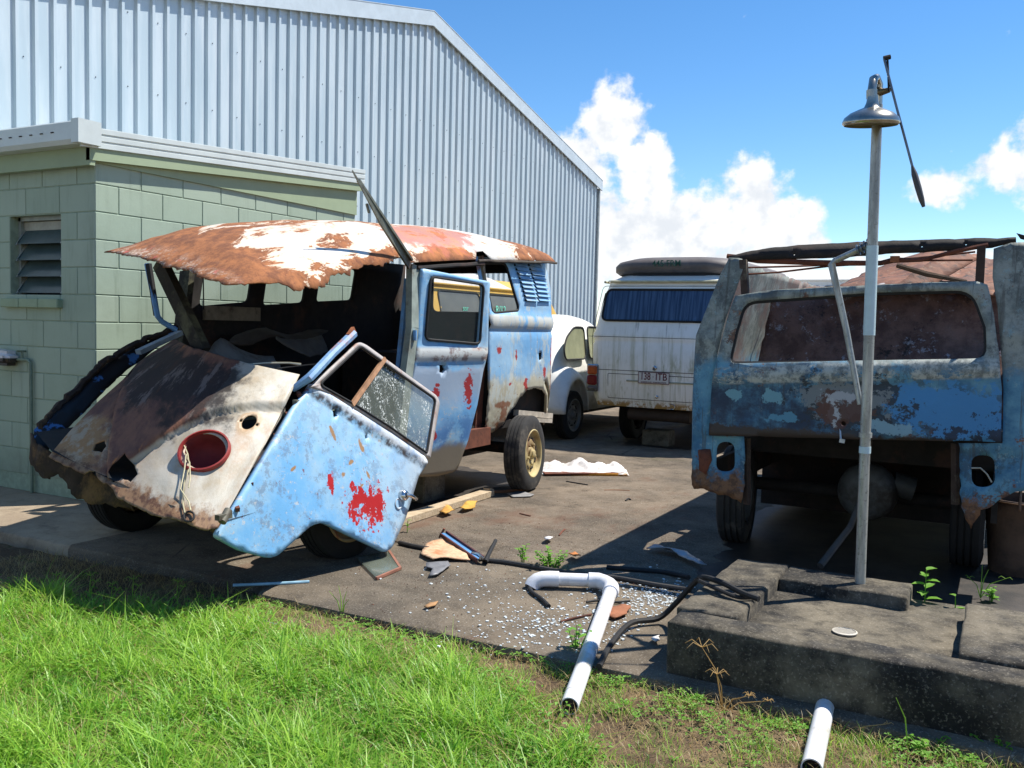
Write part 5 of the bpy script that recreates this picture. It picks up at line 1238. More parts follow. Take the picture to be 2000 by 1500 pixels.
    co = P([(1414, 500), (1440, 503), (1446, 512), (1432, 560), (1412, 625), (1400, 690), (1395, 742), (1388, 800), (1385, 852), (1452, 853), (1453, 900), (1450, 955), (1444, 984), (1428, 976), (1410, 968), (1385, 962), (1372, 956), (1350, 958), (1344, 950), (1343, 880), (1346, 780), (1350, 690), (1352, 655), (1362, 630), (1382, 580), (1400, 530)])
    co = jag(co, .010, .02, 15, where=lambda i: 1.2 if 10 <= i <= 18 else (.5 if i in (25, 0) else 0))
    lc = rpoly(P([(1398, 864), (1432, 864), (1433, 922), (1395, 922)]), .05)
    sheet('left_corner', co, [lc], cmapL, mcor, root, .035, .006, 50)
    fl = jag(P([(1360, 880), (1385, 878), (1388, 900), (1376, 928), (1362, 920)]), .006, .02, 7)
    sheet('rusty_filler_patch', fl, [], lambda a, b: cmapL(a, b)+Vector((0, -.008, 0)), M['rust'], root, .04, .004)
    def cmapR(a, b):
        k = max(0, (a-.04)/.16); return Vector((a, YR+lean(b)+.012+.12*k*k+(.02 if b < .80 else 0)-.012*math.exp(-((b-1.40)/.035)**2), b))
    co = P([(1940, 482), (1975, 470), (2010, 468), (2030, 560), (2046, 650), (2050, 780), (2048, 960), (2035, 964), (1990, 962), (1965, 972), (1940, 988), (1915, 998), (1900, 1025), (1896, 1036), (1885, 1016), (1878, 985), (1874, 960), (1872, 866), (1958, 866), (1960, 760), (1956, 700), (1948, 600), (1938, 540)])
    co = jag(co, .010, .02, 16, where=lambda i: 1.0 if 6 <= i <= 16 else 0)
    lc = rpoly(P([(1896, 890), (1942, 890), (1944, 952), (1898, 954)]), .06)
    sheet('right_corner', co, [lc], cmapR, mcor, root, .035, .006, 50)
    mwr = simple('pale_wire', C(176, 174, 160), .5)
    G().tube([on_y(1897, 914, YR+.03), on_y(1915, 914, YR+.03), on_y(1928, 926, YR+.03), on_y(1937, 942, YR+.03)], .004, 6).build('wire', mwr, root)
    # inner pillars beside the hatch
    md = simple('scorched_brown_steel', C(72, 56, 46), .9, 0, .45, 10, .4, dirt=C(120, 112, 96))
    for (p, q) in (((1452, 508), (1456, 575)), ((1917, 482), (1913, 556))): G().obox(on_y(*p, YR+.12), on_y(*q, YR+.10), .04, .04, up=(0, 1, 0)).build('inner_pillar', md, root, 20)
    for k in range(2):
        cx = on_y(1437, 530, YR+.12); G().tube([cx+Vector((.035*math.cos(t), .02*k, .035*math.sin(t))) for t in np.linspace(0, 6.283, 13)[:-1]], .005, 5, closed=True).build('spring_coil', md, root)
    # roof rear rail: blackened bar with bolt holes
    g = G(); pts = [(1412, 497), (1455, 486), (1490, 480), (1560, 473), (1650, 468), (1750, 464), (1850, 461), (1935, 460), (1985, 458)]; low = [(1412, 506), (1455, 505), (1490, 503), (1560, 500), (1650, 496), (1750, 488), (1850, 484), (1935, 478), (1985, 466)]
    A = P(pts); B = P(low); ro = A+B[::-1]
    ho_ = [ellipse(*h(x, y), .006, .006, 8) for x, y in ((1539, 493), (1795, 476), (1884, 472))]
    msoot = simple('sooty_black_steel', C(30, 26, 24), .8, 0, .4, 14, .3, dirt=C(60, 44, 36))
    sheet('roof_rail', jag(ro, .005, .03, 19), ho_, lambda a, b: Vector((a, YR+.14+.3*(b-1.85)+.05*math.sin((a+1.6)*1.8), b)), msoot, root, .05, .02, 40)
    G().tube([on_y(1420, 500, YR+.16), on_y(1480, 508, YR+.17), on_y(1560, 512, YR+.17), on_y(1640, 514, YR+.17), on_y(1720, 514, YR+.17), on_y(1745, 508, YR+.17), on_y(1800, 508, YR+.16), on_y(1870, 490, YR+.16), on_y(1930, 478, YR+.15)], [.014, .02, .016, .016, .014, .016, .010, .012, .012], 6).build('rusted_bow', M['rust'], root)
    G().box(tuple(on_y(1738, 512, YR+.15)), tuple(on_y(1757, 500, YR+.16)+Vector((0, .03, 0)))).build('bow_clip', M['rust_l'], root, 0)
    for pts in ([(1455, 523), (1560, 520), (1660, 516), (1740, 512)], [(1455, 536), (1520, 532), (1620, 520), (1700, 515)], [(1757, 507), (1830, 500), (1905, 492)], [(1800, 509), (1900, 508)]): G().tube([on_y(x, y, YR+.3) for x, y in pts], .006, 5).build('rusty_rod', M['rust'], root)
    G().tube([on_y(1752, 518, YR+.35), on_y(1810, 535, YR+.33), on_y(1888, 550, YR+.3)], [.014, .016, .010], 7).build('fallen_bow', simple('grey_rusty_bow', C(112, 92, 76), .9, 0, .4, 18, .4), root)
    g = G(); q = on_y(1985, 455, YR+.1); g.prism([q, q+Vector((.02, 0, -.03)), q+Vector((.09, 0, -.05)), q+Vector((.06, 0, -.02))], (0, .01, 0)); g.build('torn_roof_scrap', msoot, root, 0, recalc=True)
    # side walls with window openings
    XL, XR = -1.60, .10
    n, u, c = mat_burnt('scorched_side'); mside = n.out(n.mix(n.ss(n.noise(u, 3, 7, .7, off=44), .4, .6), c, C(120, 100, 92)), .75)
    for X, s in ((XL, 1), (XR, -1)):
        so = [(5.28, .5), (5.6, .5), (5.72, .85), (5.95, .95), (6.3, .9), (6.45, .5), (9.2, .5), (9.35, 1.2), (9.1, 1.3), (8.95, 1.78), (5.36, 1.80)]
        wins = [] if s == 1 else [rpoly([(5.62, 1.36), (6.55, 1.36), (6.53, 1.70), (5.64, 1.70)], .06), rpoly([(6.75, 1.36), (7.6, 1.36), (7.58, 1.68), (6.77, 1.68)], .06), rpoly([(7.8, 1.36), (8.7, 1.36), (8.6, 1.66), (7.82, 1.66)], .06)]
        sheet('side_wall', jag(so, .02, .08, 61+s, where=lambda i: 1 if i >= 8 else 0), wins, lambda a, b: Vector((X+s*max(0, b-1.2)*.22, a, b+.04*max(0, (6.5-a))*.0)), mside, root, .09, .01, 50)
    # front bulkhead, floor and what the fire left inside
    G().box((XL+.05, 9.0, .5), (XR-.05, 9.06, 1.25)).build('front_panel', md, root, 0)
    G().box((XL+.02, 6.001, .62), (XR-.02, 9.0, .68)).build('floor', md, root, 0)
    n = NT('mottled_burnt_partition'); p = n.uv; c = n.mix(n.ss(n.noise(p, 4, 7, .75), .4, .6), C(92, 64, 54), C(132, 98, 84)); c = n.mix(n.ss(n.noise(p, 7, 8, .8, off=4), .57, .63), c, C(176, 170, 172)); c = n.mix(n.ss(n.noise(p, 5, 8, .8, off=14), .55, .64), c, C(38, 30, 28))
    n.bump(n.noise(p, 24, 6, .7), .5, .01); mpt = n.out(c, .85)
    sheet('inner_panel', jag([(-1.58, .7), (.06, .7), (.04, 1.72), (-.3, 1.74), (-1.0, 1.72), (-1.5, 1.66)], .02, .06, 71), [], lambda a, b: Vector((a, 6.15+(b-.7)*.5+.08*math.sin(a*3)+.05*mnoise.noise(Vector((a*2, b*2, 1))), b)), mpt, root, .07, .01)
    # sagging roof skin, fallen inwards
    n = NT('bare_brown_roof_steel'); p = n.uv; c = n.mix(n.ss(n.noise(p, 4, 7, .7), .38, .62), C(92, 56, 38), C(132, 84, 56)); c = n.mix(n.ss(n.noise(p, 9, 10, .78, off=5), .54, .60), c, C(46, 33, 28)); c = n.mix(n.ss(n.noise(p, 14, 10, .8, off=15), .58, .60), c, C(140, 118, 96)); n.bump(n.noise(p, 5, 6, .6), .6, .03); mrs = n.out(c, .8)
    def sag(u_, v_):
        x = -1.12+1.05*u_; y = 6.35+1.9*v_; z = 1.62+.36*v_*(.75+.25*u_)+.15*(1-abs(2*u_-1)**1.2)*(.4+.6*v_)+.012*math.sin(u_*40)*(u_ > .55)+.03*mnoise.noise(Vector((u_*4, v_*4, 3))); return Vector((x, y, z))
    grid_surf('fallen_roof', 26, 22, sag, mrs, root, .008, (1.2, 1.9), 60)
    q = [on_y(1745, 560, 6.0), on_y(1820, 560, 6.2), on_y(1918, 500, 6.8), on_y(1860, 492, 6.8)]; pl = Plane(q[0], q[1]-q[0], q[3]-q[0])
    sheet('bent_roof_strip', jag([((v-pl.o).dot(pl.u), (v-pl.o).dot(pl.v)) for v in q], .006, .05, 77), [], lambda a, b: pl.at(a, b, .03*math.sin(b*6)), mrs, root, .06, .008)
    # engine bay; belly block, inner wings and ceiling added to shut out light
    G().box((XL+.06, 6.75, .12), (XR-.06, 8.9, .60)).build('belly_light_block', M['dark'], root, 0)
    for X in (XL+.10, XR-.13): G().box((X, 5.3, .42), (X+.03, 6.75, .62)).build('inner_wing', M['dark'], root, 0)
    G().box((XL+.06, 5.19, .885), (XR-.06, 6.0, .91)).build('bay_ceiling', M['dark'], root, 0); G().box((XL+.06, 5.97, .6), (XR-.06, 6.0, .885)).build('bay_bulkhead', M['dark'], root, 0)
    for s, X in ((-1, -1.37), (1, -.17)): pass
    G().obox(on_y(1459, 856, YR+.06), on_y(1459, 985, YR+.08), .03, .03).build('bay_edge', md, root); G().obox(on_y(1866, 866, YR+.06), on_y(1866, 985, YR+.08), .03, .03).build('bay_edge', md, root)
    c = on_y(1692, 962, YR+.85)
    g = G(); g.lathe([(.0005, -.04), (.10, -.04), (.15, -.02), (.175, .02), (.18, .08), (.165, .14), (.12, .2), (.1, .45), (.0005, .45)], c, (0, 1, 0), 28); g.build('bell_housing', simple('dull_alloy', C(92, 94, 94), .6, .3, .3, 9, .2, dirt=C(50, 46, 42)), root)
    g = G(); g.tube([c+Vector((.14, .1, .06)), c+Vector((.26, .12, .03))], .075, 14); g.build('starter_motor', simple('dull_alloy', C(72, 74, 74), .6, .3), root)
    G().tube([c+Vector((-1.0, .25, -.05)), c+Vector((.9, .25, -.05))], .045, 10).build('axle', M['dark'], root)
    G().tube([on_y(1700, 860, YR+.3), on_y(1688, 960, YR+.5), on_y(1660, 1030, YR+.35), on_y(1602, 1105, YR+.05)], [.012, .014, .018, .02], 8).build('exhaust_pipe', simple('grey_burnt_pipe', C(84, 80, 76), .8), root)
    w = wheel(root, (-1.52, 5.96, .31), (-1, -.10, 0), .315, .175, .19, M['tyre'], M['rim_g']); wheel(root, (-.15, 6.15, .31), (1, 0, 0), .315, .175, .19, M['tyre_d'], M['rim_g'])
    wheel(root, (-1.35, 8.55, .31), (-1, 0, 0), .315, .175, .19, M['tyre_d'], M['rim_g']); wheel(root, (-.15, 8.55, .31), (1, 0, 0), .315, .175, .19, M['tyre_d'], M['rim_g'])
burnt_van()
def drum():
    root = thing('rusty_drum', 'rusty steel drum standing at the right behind the shower base', 'drum', tuple(on_z(1992, 1118, 0)))
    md = simple('dark_rusty_drum', C(96, 74, 58), .85, 0, .4, 9, .3, dirt=C(62, 46, 38))
    o = root.location
    G().lathe([(.165, 0), (.17, .01), (.19, .33), (.205, .36), (.205, .43), (.212, .435), (.212, .445), (.2, .445), (.198, .36), (.17, .02), (.0005, .015)], o, (0, 0, 1), 36).build('shell', md, root, 35)
    G().lathe([(.209, .43), (.217, .437), (.209, .445)], o, (0, 0, 1), 36).build('rim', simple('pale_rusty_rim', C(140, 110, 84), .8), root, 40)
drum()

# ================================================================== SHOWER BASE, POST
def plinth():
    root = thing('concrete_plinth', 'low dark concrete shower base with raised kerbs and a round drain', 'shower base', (-.5, 4.0, 0))
    mc = M['conc_d']
    def slabm(name, lo, hi, seed):
        g = G(); x0, y0, z0 = lo; x1, y1, z1 = hi; nx, ny = max(2, int((x1-x0)/.06)), max(2, int((y1-y0)/.06)); c = .006
        bm = bmesh.new(); bmesh.ops.create_cube(bm, size=1)
        for v in bm.verts: v.co = Vector(((x0+x1)/2+v.co.x*(x1-x0), (y0+y1)/2+v.co.y*(y1-y0), (z0+z1)/2+v.co.z*(z1-z0)))
        for ax, nn, a, b in ((0, nx, x0, x1), (1, ny, y0, y1)):
            for k in range(1, nn):
                p = [0, 0, 0]; p[ax] = a+(b-a)*k/nn; d = [0, 0, 0]; d[ax] = 1
                bmesh.ops.bisect_plane(bm, geom=bm.verts[:]+bm.edges[:]+bm.faces[:], plane_co=p, plane_no=d)
        es = [e for e in bm.edges if len(e.link_faces) == 2 and e.calc_face_angle(0) > 1]
        bmesh.ops.bevel(bm, geom=es, offset=.009, segments=1, affect='EDGES')
        for v in bm.verts:
            if v.co.z > z0+.02: v.co += Vector((mnoise.noise(v.co*7+Vector((seed, 0, 0))), mnoise.noise(v.co*7+Vector((0, seed, 0))), mnoise.noise(v.co*7+Vector((0, 0, seed)))))*.007
        me = bpy.data.meshes.new(name); bm.to_mesh(me); bm.free(); return finish(name, me, mc, root, 89)
    x0, x1, y0, y1 = -1.14, .62, 3.47, 4.62
    slabm('basin_floor', (x0+.02, y0+.03, -.1), (x1-.02, y1-.03, .155), 1)
    slabm('kerb', (x0, y0, -.1), (x1, y0+.17, .215), 2)
    slabm('kerb', (x0-.02, y0+.171, -.1), (x0+.24, y1, .222), 3)
    slabm('kerb', (x0+.241, 4.36, -.1), (-.33, y1, .216), 4)
    slabm('kerb', (-.10, y0+.171, -.1), (.16, 4.36, .232), 5)
    slabm('kerb', (.36, y0+.171, -.1), (x1, 4.36, .225), 6)
    dr = on_z(1650, 1234, .16); mdr = simple('pale_plastic_drain', C(196, 188, 172), .5, 0, .1)
    d = G(); d.lathe([(.048, 0), (.05, .006), (.043, .008), (.041, .002)], (dr.x, dr.y, .157), (0, 0, 1), 28); do = d.build('drain', mdr, root, 40)
    G().lathe([(.041, .001), (.0005, .001)], (dr.x, dr.y, .157), (0, 0, 1), 24).build('drain_well', M['dark'], do)
    for k in range(-3, 4):
        w = math.sqrt(max(0, .041**2-(k*.011)**2)); G().box((dr.x-w, dr.y+k*.011-.003, .159), (dr.x+w, dr.y+k*.011+.003, .163)).build('drain_bar', mdr, do, 0)
plinth()
def shower():
    y = 4.49; b = on_y(1680, 1137, y); bx = b.x
    root = thing('shower_post', 'tall galvanised pipe post with a round metal shower rose and pull lever', 'shower', (bx, y, .2))
    n = NT('galvanised_pipe'); p = n.ob; c = n.mix(n.ss(n.noise(n.map(p, sc=(1, 1, .15)), 26, 6, .7), .35, .65), C(136, 139, 136), C(180, 183, 178)); c = n.mix(n.mt('MULTIPLY', n.ss(n.noise(p, 60, 5, .7, off=4), .55, .66), .6), c, C(104, 102, 92)); mgp = n.out(c, .42, .55)
    mpl = simple('milky_plastic_sleeve', C(190, 214, 220), .35, 0, .12, 12, .05)
    T = on_y(1714, 205, y); mid = on_y(1711, 480, y); lo = on_y(1699, 655, y); low2 = on_y(1691, 850, y); base = Vector((bx, y, .19))
    ax = (T-base).normalized()
    at = lambda z: base+ax*((z-base.z)/ax.z)
    r = .0235
    G().tube([at(.19), at(mid.z), at(T.z)], [r*1.02, r, r*.95], 20).build('post', mgp, root)
    G().tube([at(lo.z), at(mid.z-.0)], r*1.12, 20).build('plastic_sleeve', mpl, root)
    G().tube([at(low2.z-.01), at(low2.z+.012)], r*1.25, 16).build('coupling', mgp, root); G().tube([at(on_y(1690, 872, y).z), at(on_y(1690, 885, y).z)], r*1.12, 16).build('tape_band', mpl, root)
    # swan neck and rose
    mbr = simple('tarnished_chrome', C(176, 172, 160), .25, .9, .25, 20, .03); hc = on_y(1701, 235, y-.10)
    neck = [at(T.z-.06), at(T.z), on_y(1716, 165, y), on_y(1711, 152, y-.03), on_y(1706, 155, y-.07), on_y(1703, 175, y-.10), on_y(1702, 205, y-.10)]
    G().tube(neck, [.021, .021, .02, .019, .019, .019, .018], 14).build('swan_neck', mbr, root)
    G().tube([on_y(1703, 176, y-.10), on_y(1703, 192, y-.10)], .024, 14).build('neck_collar', mbr, root)
    rr = .122
    q = on_y(1701, 240, y-.10); tp = on_y(1702, 200, y-.10)
    axr = Vector((.03, -.10, 1)).normalized()
    G().lathe([(rr*.93, -.012), (rr, -.004), (rr*1.0, .004), (rr*.94, .022), (rr*.74, .042), (rr*.45, .058), (.034, .066), (.026, .085), (.022, .115)], q, axr, 40).build('shower_rose', mbr, root, 50)
    G().lathe([(rr*.93, -.012), (rr*.9, -.004), (.0005, .0)], q, axr, 36).build('rose_plate', simple('limescaled_plate', C(120, 116, 88), .7, .2, .3, 30, .3), root, 50)
    # valve, lever rod and handle
    v = on_y(1722, 180, y-.02); G().tube([on_y(1712, 175, y), v, on_y(1736, 176, y-.05)], [.02, .016, .012], 10).build('valve', simple('brass_valve', C(120, 104, 70), .4, .6), root)
    mst = simple('grey_steel_rod', C(110, 120, 128), .35, .6)
    G().tube([on_y(1727, 115, y-.04), on_y(1750, 205, y-.06), on_y(1782, 325, y-.08)], .0055, 8).build('lever_rod', mst, root)
    G().tube([on_y(1733, 112, y-.04), on_y(1735, 145, y-.04), on_y(1736, 178, y-.05)], .005, 6).build('lever_link', M['black'], root)
    G().tube([on_y(1726, 114, y-.04), on_y(1739, 111, y-.03)], .011, 8).build('lever_pin', M['dark'], root)
    G().tube([on_y(1782, 325, y-.08), on_y(1786, 340, y-.08), on_y(1793, 365, y-.085), on_y(1800, 390, y-.09), on_y(1804, 404, y-.09)], [.006, .013, .014, .012, .007], 10).build('pull_handle', simple('dark_grip', C(74, 72, 72), .5), root)
    # stay pipe
    G().tube([on_y(1698, 478, y+.01), on_y(1668, 492, y+.03), on_y(1634, 508, y+.05)], .015, 10).build('stay_arm', mgp, root)
    G().tube([on_y(1634, 506, y+.05), on_y(1624, 516, y+.05), on_y(1652, 640, y+.05), on_y(1680, 790, y+.02)], [.015, .017, .015, .013], 10).build('stay_pipe', mgp, root)
    for k in range(4):
        c0 = on_y(1676+k*7, 489-k*4, y+.02); t = Vector((1, 0, .35)).normalized(); e1 = Vector((0, 1, 0)); e2 = t.cross(e1)
        G().tube([c0+(e1*math.cos(a)+e2*math.sin(a))*.022 for a in np.linspace(0, 6.283, 13)[:-1]], .006, 6, closed=True).build('wire_binding', mst, root)
shower()

# ================================================================== PIPES, HOSES, DEBRIS
M['pvc'] = simple('white_pvc', C(226, 226, 228), .35, 0, .06, 9, .03, dirt=C(186, 180, 164), dsc=5)
def pvc():
    root = thing('drain_pipe', 'white plastic pipe with two elbows lying from the pavement into the grass', 'pipe', (-1.8, 4.0, 0))
    r = .034
    a = on_z(1112, 1388, -.03); c = on_z(1196, 1146, .045); d = on_z(1168, 1134, .05); e = on_z(1062, 1130, .05)
    a.z = -.012; dirp = (c-a).normalized()
    G().tube([a, a.lerp(c, .5), c-dirp*.08], r, 20, caps=False).build('long_pipe', M['pvc'], root, 60)
    G().tube([a+dirp*.004, a-dirp*.0], r*.90, 20).build('pipe_bore', M['dark'], root, 60)
    G().lathe([(r*1.0, 0), (r*1.0, .005), (r*.88, .005), (r*.88, 0)], a-dirp*.003, dirp, 20, True).build('pipe_end', M['pvc'], root, 60)
    k = c+(d-c).normalized()*.02; dd = (e-d).normalized()
    P = [c-dirp*.10, c-dirp*.05]+[(c-dirp*.05)*(1-t)**2+(c+dirp*.03)*2*t*(1-t)+(d+dd*.0)*t*t for t in (.25, .5, .75)]+[d, d+dd*.05]
    G().tube(P, [r*1.22]*len(P), 20).build('elbow', M['pvc'], root, 60)
    G().tube([d+dd*.03, e-dd*.06], r, 20).build('short_pipe', M['pvc'], root, 60)
    P = [e-dd*.08, e-dd*.03]+[(e-dd*.03)*(1-t)**2+(e+dd*.05)*2*t*(1-t)+(e+dd*.055+Vector((-.0, -.02, -.045)))*t*t for t in (.25, .5, .75, 1)]
    G().tube(P, [r*1.22]*len(P), 20).build('elbow', M['pvc'], root, 60)
    for t in (.06, .70): G().tube([a.lerp(c, t), a.lerp(c, t)+dirp*.004], r*1.02, 20).build('pipe_seam', simple('pvc_seam', C(190, 188, 184), .5), root)
pvc()
def stub():
    root = thing('outlet_pipe', 'short white plastic outlet pipe sticking out below the shower base', 'pipe', (-.5, 3.3, 0))
    a = on_z(1590, 1478, -.02); b = on_y(1612, 1378, 3.49); d = (b-a).normalized(); r = .034; a = b-d*.50
    G().tube([a, b], r, 20, caps=False).build('pipe', M['pvc'], root, 60); G().tube([a+d*.03, a+d*.034], r*.97, 20).build('pipe_bore', M['dark'], root, 60)
    G().lathe([(r, 0), (r, .005), (r*.88, .005), (r*.88, 0)], a-d*.002, d, 20, True).build('pipe_end', M['pvc'], root, 60)
stub()
def on_ground(x, y, z=0): return on_z(x, y, z)
def hose(name, label, pts, r, mat, cat='hose', n=8):
    """pts: (px, py, z)"""
    P = [on_z(x, y, z) for x, y, z in pts]
    Q = []
    for i in range(len(P)-1):
        p0, p1, p2, p3 = P[max(0, i-1)], P[i], P[i+1], P[min(len(P)-1, i+2)]
        for k in range(5):
            t = k/5; Q.append(.5*((2*p1)+(p2-p0)*t+(2*p0-5*p1+4*p2-p3)*t*t+(-p0+3*p1-3*p2+p3)*t**3))
    Q.append(P[-1]); g = G(); g.tube(Q, r, n); return tag(g.build(name, mat), label, cat)
hose('rubber_seal', 'long black rubber window seal looped over the corner of the shower base', [(1170, 1302, .01), (1195, 1255, .02), (1232, 1217, .03), (1285, 1208, .03), (1318, 1180, .10), (1350, 1145, .20), (1372, 1128, .26), (1410, 1138, .27), (1450, 1158, .26), (1482, 1170, .255)], .013, M['black'], 'seal')
hose('rubber_seal', 'black rubber strip lying beside the looped seal on the shower base', [(1365, 1134, .25), (1400, 1150, .25), (1440, 1166, .24), (1478, 1166, .24)], .009, M['black'], 'seal')
hose('rubber_seal', 'short curved black rubber strip at the open end of the white elbow', [(1048, 1130, .012), (1033, 1137, .012), (1038, 1155, .012), (1058, 1170, .012), (1072, 1184, .012)], .011, M['black'], 'seal')
hose('rubber_seal', 'thin black rubber strip lying across the glass crumbs beside the pipe', [(1145, 1176, .01), (1170, 1173, .012), (1200, 1176, .01), (1230, 1174, .01)], .006, M['black'], 'seal')
hose('rubber_hose', 'long dark hose lying along the pavement joint towards the shower base', [(950, 1094, .014), (990, 1098, .014), (1060, 1110, .014), (1130, 1122, .014), (1200, 1128, .014), (1280, 1142, .014), (1350, 1152, .014)], .013, simple('grey_black_hose', C(58, 56, 54), .8))
hose('rubber_hose', 'short dark hose end under the corner of the hanging cab door', [(780, 1060, .014), (805, 1066, .014), (838, 1072, .014)], .014, simple('grey_black_hose', C(52, 50, 48), .8))
hose('rubber_hose', 'black hose curving over the pavement near the left kerb of the shower base', [(1185, 1108, .014), (1230, 1112, .014), (1300, 1118, .014), (1345, 1128, .03)], .014, M['black'])
hose('trim_strip', 'pale blue trim strip lying at the edge of the pavement under the van', [(455, 1143, .006), (530, 1140, .008), (604, 1136, .006)], .008, simple('pale_blue_trim', C(150, 190, 210), .5), 'trim')
hose('trim_strip', 'grey blue trim strip lying on the dirt beside the grass', [(478, 1207, -.05), (515, 1215, -.045), (550, 1224, -.05)], .008, simple('grey_blue_trim', C(130, 150, 170), .5), 'trim')
hose('twig', 'thin brown stick lying by the end of the timber plank', [(952, 961, .012), (985, 960, .012), (1030, 955, .012)], .012, simple('brown_stick', C(150, 98, 66), .9), 'stick')
hose('twig', 'short black stick on the pavement in front of the white upholstery', [(1106, 940, .006), (1125, 943, .008), (1148, 947, .006)], .005, M['black'], 'stick')
hose('twig', 'pale thin straw on the pavement right of the short black stick', [(1180, 957, .004), (1205, 957, .005), (1230, 958, .004)], .0025, M['rust_l'], 'stick')
hose('twig', 'little brown stick on the open pavement left of the white petal', [(1015, 1003, .005), (1028, 1006, .006), (1036, 1008, .005)], .005, M['rust'], 'stick')
hose('twig', 'dark brown sliver on the pavement above the green weeds', [(1092, 1046, .005), (1098, 1038, .008), (1103, 1034, .006)], .006, M['rust'], 'stick')
hose('twig', 'small black scrap of rubber on the pavement by the burnt van', [(1222, 978, .006), (1227, 974, .012), (1232, 976, .006)], .007, M['black'], 'stick')
hose('twig', 'thin rusty twig lying among the glass crumbs', [(1095, 1214, .006), (1125, 1206, .008), (1155, 1200, .006)], .005, M['rust'], 'stick')
def flake(name, label, cat, pts, seed, mat, z=.006, thick=.006, curl=.012, jg=.010, group=None):
    P = [on_z(x, y, z) for x, y in pts]; poly = jag([(p.x, p.y) for p in P], jg, .02, seed)
    o = sheet(name, poly, [], lambda a, b: Vector((a, b, z+curl*(1+mnoise.noise(Vector((a*9, b*9, seed)))))), mat, None, .03, thick, 50)
    return tag(o, label, cat, group)
flake('bark_sheet', 'pale orange peeling sheet of rotten board on the pavement', 'board', [(822, 1086), (832, 1068), (868, 1061), (890, 1066), (905, 1085), (918, 1097), (875, 1096), (845, 1098)], 3, simple('peeling_board', C(214, 176, 140), .9, 0, .25, 30, .6, dirt=C(176, 112, 70)), curl=.02)
flake('plastic_piece', 'dark grey broken plastic piece below the rotten board', 'plastic', [(832, 1104), (875, 1100), (880, 1107), (855, 1126), (838, 1128), (845, 1115), (832, 1112)], 5, simple('grey_plastic', C(120, 120, 122), .5), jg=.003)
flake('slate_piece', 'thin grey flat offcut by the end of the plank', 'offcut', [(990, 965), (1012, 961), (1043, 967), (1036, 971), (1000, 972)], 6, simple('grey_offcut', C(140, 138, 136), .6), jg=.003, curl=.006)
flake('rust_flake', 'reddish brown rust flake lying beside the white pipe', 'flake', [(1186, 1205), (1195, 1192), (1215, 1185), (1232, 1190), (1225, 1203), (1200, 1212)], 7, simple('red_brown_flake', C(150, 96, 66), .9))
flake('dry_leaf', 'small tan dry leaf on the bare pavement left of the glass crumbs', 'leaf', [(828, 1188), (840, 1180), (856, 1178), (850, 1186), (835, 1190)], 8, simple('tan_leaf', C(176, 134, 90), .9))
flake('dry_leaf', 'yellow dry leaf lying against the plank, nearer its left end', 'leaf', [(858, 1008), (866, 992), (878, 1000), (888, 1005), (870, 1011)], 9, simple('yellow_leaf', C(200, 150, 70), .9), curl=.03)
flake('dry_leaf', 'yellow dry leaf lying against the plank, nearer its right end', 'leaf', [(898, 1000), (915, 990), (932, 986), (928, 996), (908, 1002)], 10, simple('yellow_leaf', C(206, 160, 70), .9), curl=.03)
flake('dry_leaf', 'orange brown dry leaf beside the green weeds', 'leaf', [(1110, 1092), (1122, 1086), (1134, 1092), (1124, 1099)], 11, simple('orange_leaf', C(176, 110, 56), .9), curl=.03)
flake('petal', 'small white petal on the open pavement', 'petal', [(1064, 1058), (1072, 1052), (1080, 1056), (1076, 1062), (1066, 1062)], 12, simple('white_petal', C(236, 232, 230), .8), curl=.02)
flake('plastic_film', 'crumpled translucent plastic film in the shade of the burnt van', 'film', [(1262, 1078), (1290, 1074), (1330, 1080), (1345, 1092), (1380, 1112), (1360, 1110), (1330, 1095), (1300, 1084)], 13, simple('grey_film', C(150, 158, 166), .3), curl=.03)
flake('paper_scrap', 'small pale scrap beside the front corner of the shower base', 'scrap', [(1272, 1252), (1288, 1243), (1289, 1256), (1280, 1259)], 14, simple('pale_scrap', C(220, 218, 214), .8), curl=.01)
flake('stone_chip', 'small grey stone chip on the dark soil below the van nose', 'stone', [(370, 1118), (392, 1115), (400, 1124), (384, 1130)], 15, simple('grey_stone', C(140, 130, 118), .9), z=-.05, curl=.02, thick=.02)
def pane():
    root = thing('loose_window', 'loose window pane with a rusty corner of frame lying on the pavement', 'window', tuple(on_z(745, 1105, 0)))
    q = [on_z(x, y, .010) for x, y in ((695, 1090), (760, 1077), (782, 1110), (735, 1130))]
    sheet('pane', [(p.x, p.y) for p in q], [], lambda a, b: Vector((a, b, .012)), glass_mat('dusty_loose_glass', C(120, 128, 116), .15, .55), root, .1, .005)
    g = G(); g.obox(q[1], q[2], .014, .014); g.obox(q[2]+Vector((0, 0, .001)), q[3]+Vector((0, 0, .001)), .014, .014); g.build('frame', simple('rusty_pink_frame', C(150, 100, 80), .8), root, 20)
pane()
def plank():
    root = thing('timber_plank', 'weathered beige timber plank lying on the pavement by the side door', 'plank', tuple(on_z(880, 985, 0)))
    mw = NT('weathered_timber'); gr = mw.noise(mw.map(mw.ob, sc=(2, 14, 14), rot=(0, 0, -.2)), 5, 6, .65); mt = mw.out(mw.mix(mw.ss(gr, .35, .65), C(160, 140, 112), C(196, 178, 150)), .85)
    a, b = on_z(796, 1012, .03), on_z(955, 962, .03); d = (b-a).normalized()
    G().obox(a-d*.25, b, .10, .045).build('plank', mt, root, 0)
    G().obox(b-d*.04+Vector((0, .0, .03)), b+d*.02+Vector((0, 0, .02)), .06, .02).build('splintered_end', mt, root, 0)
plank()
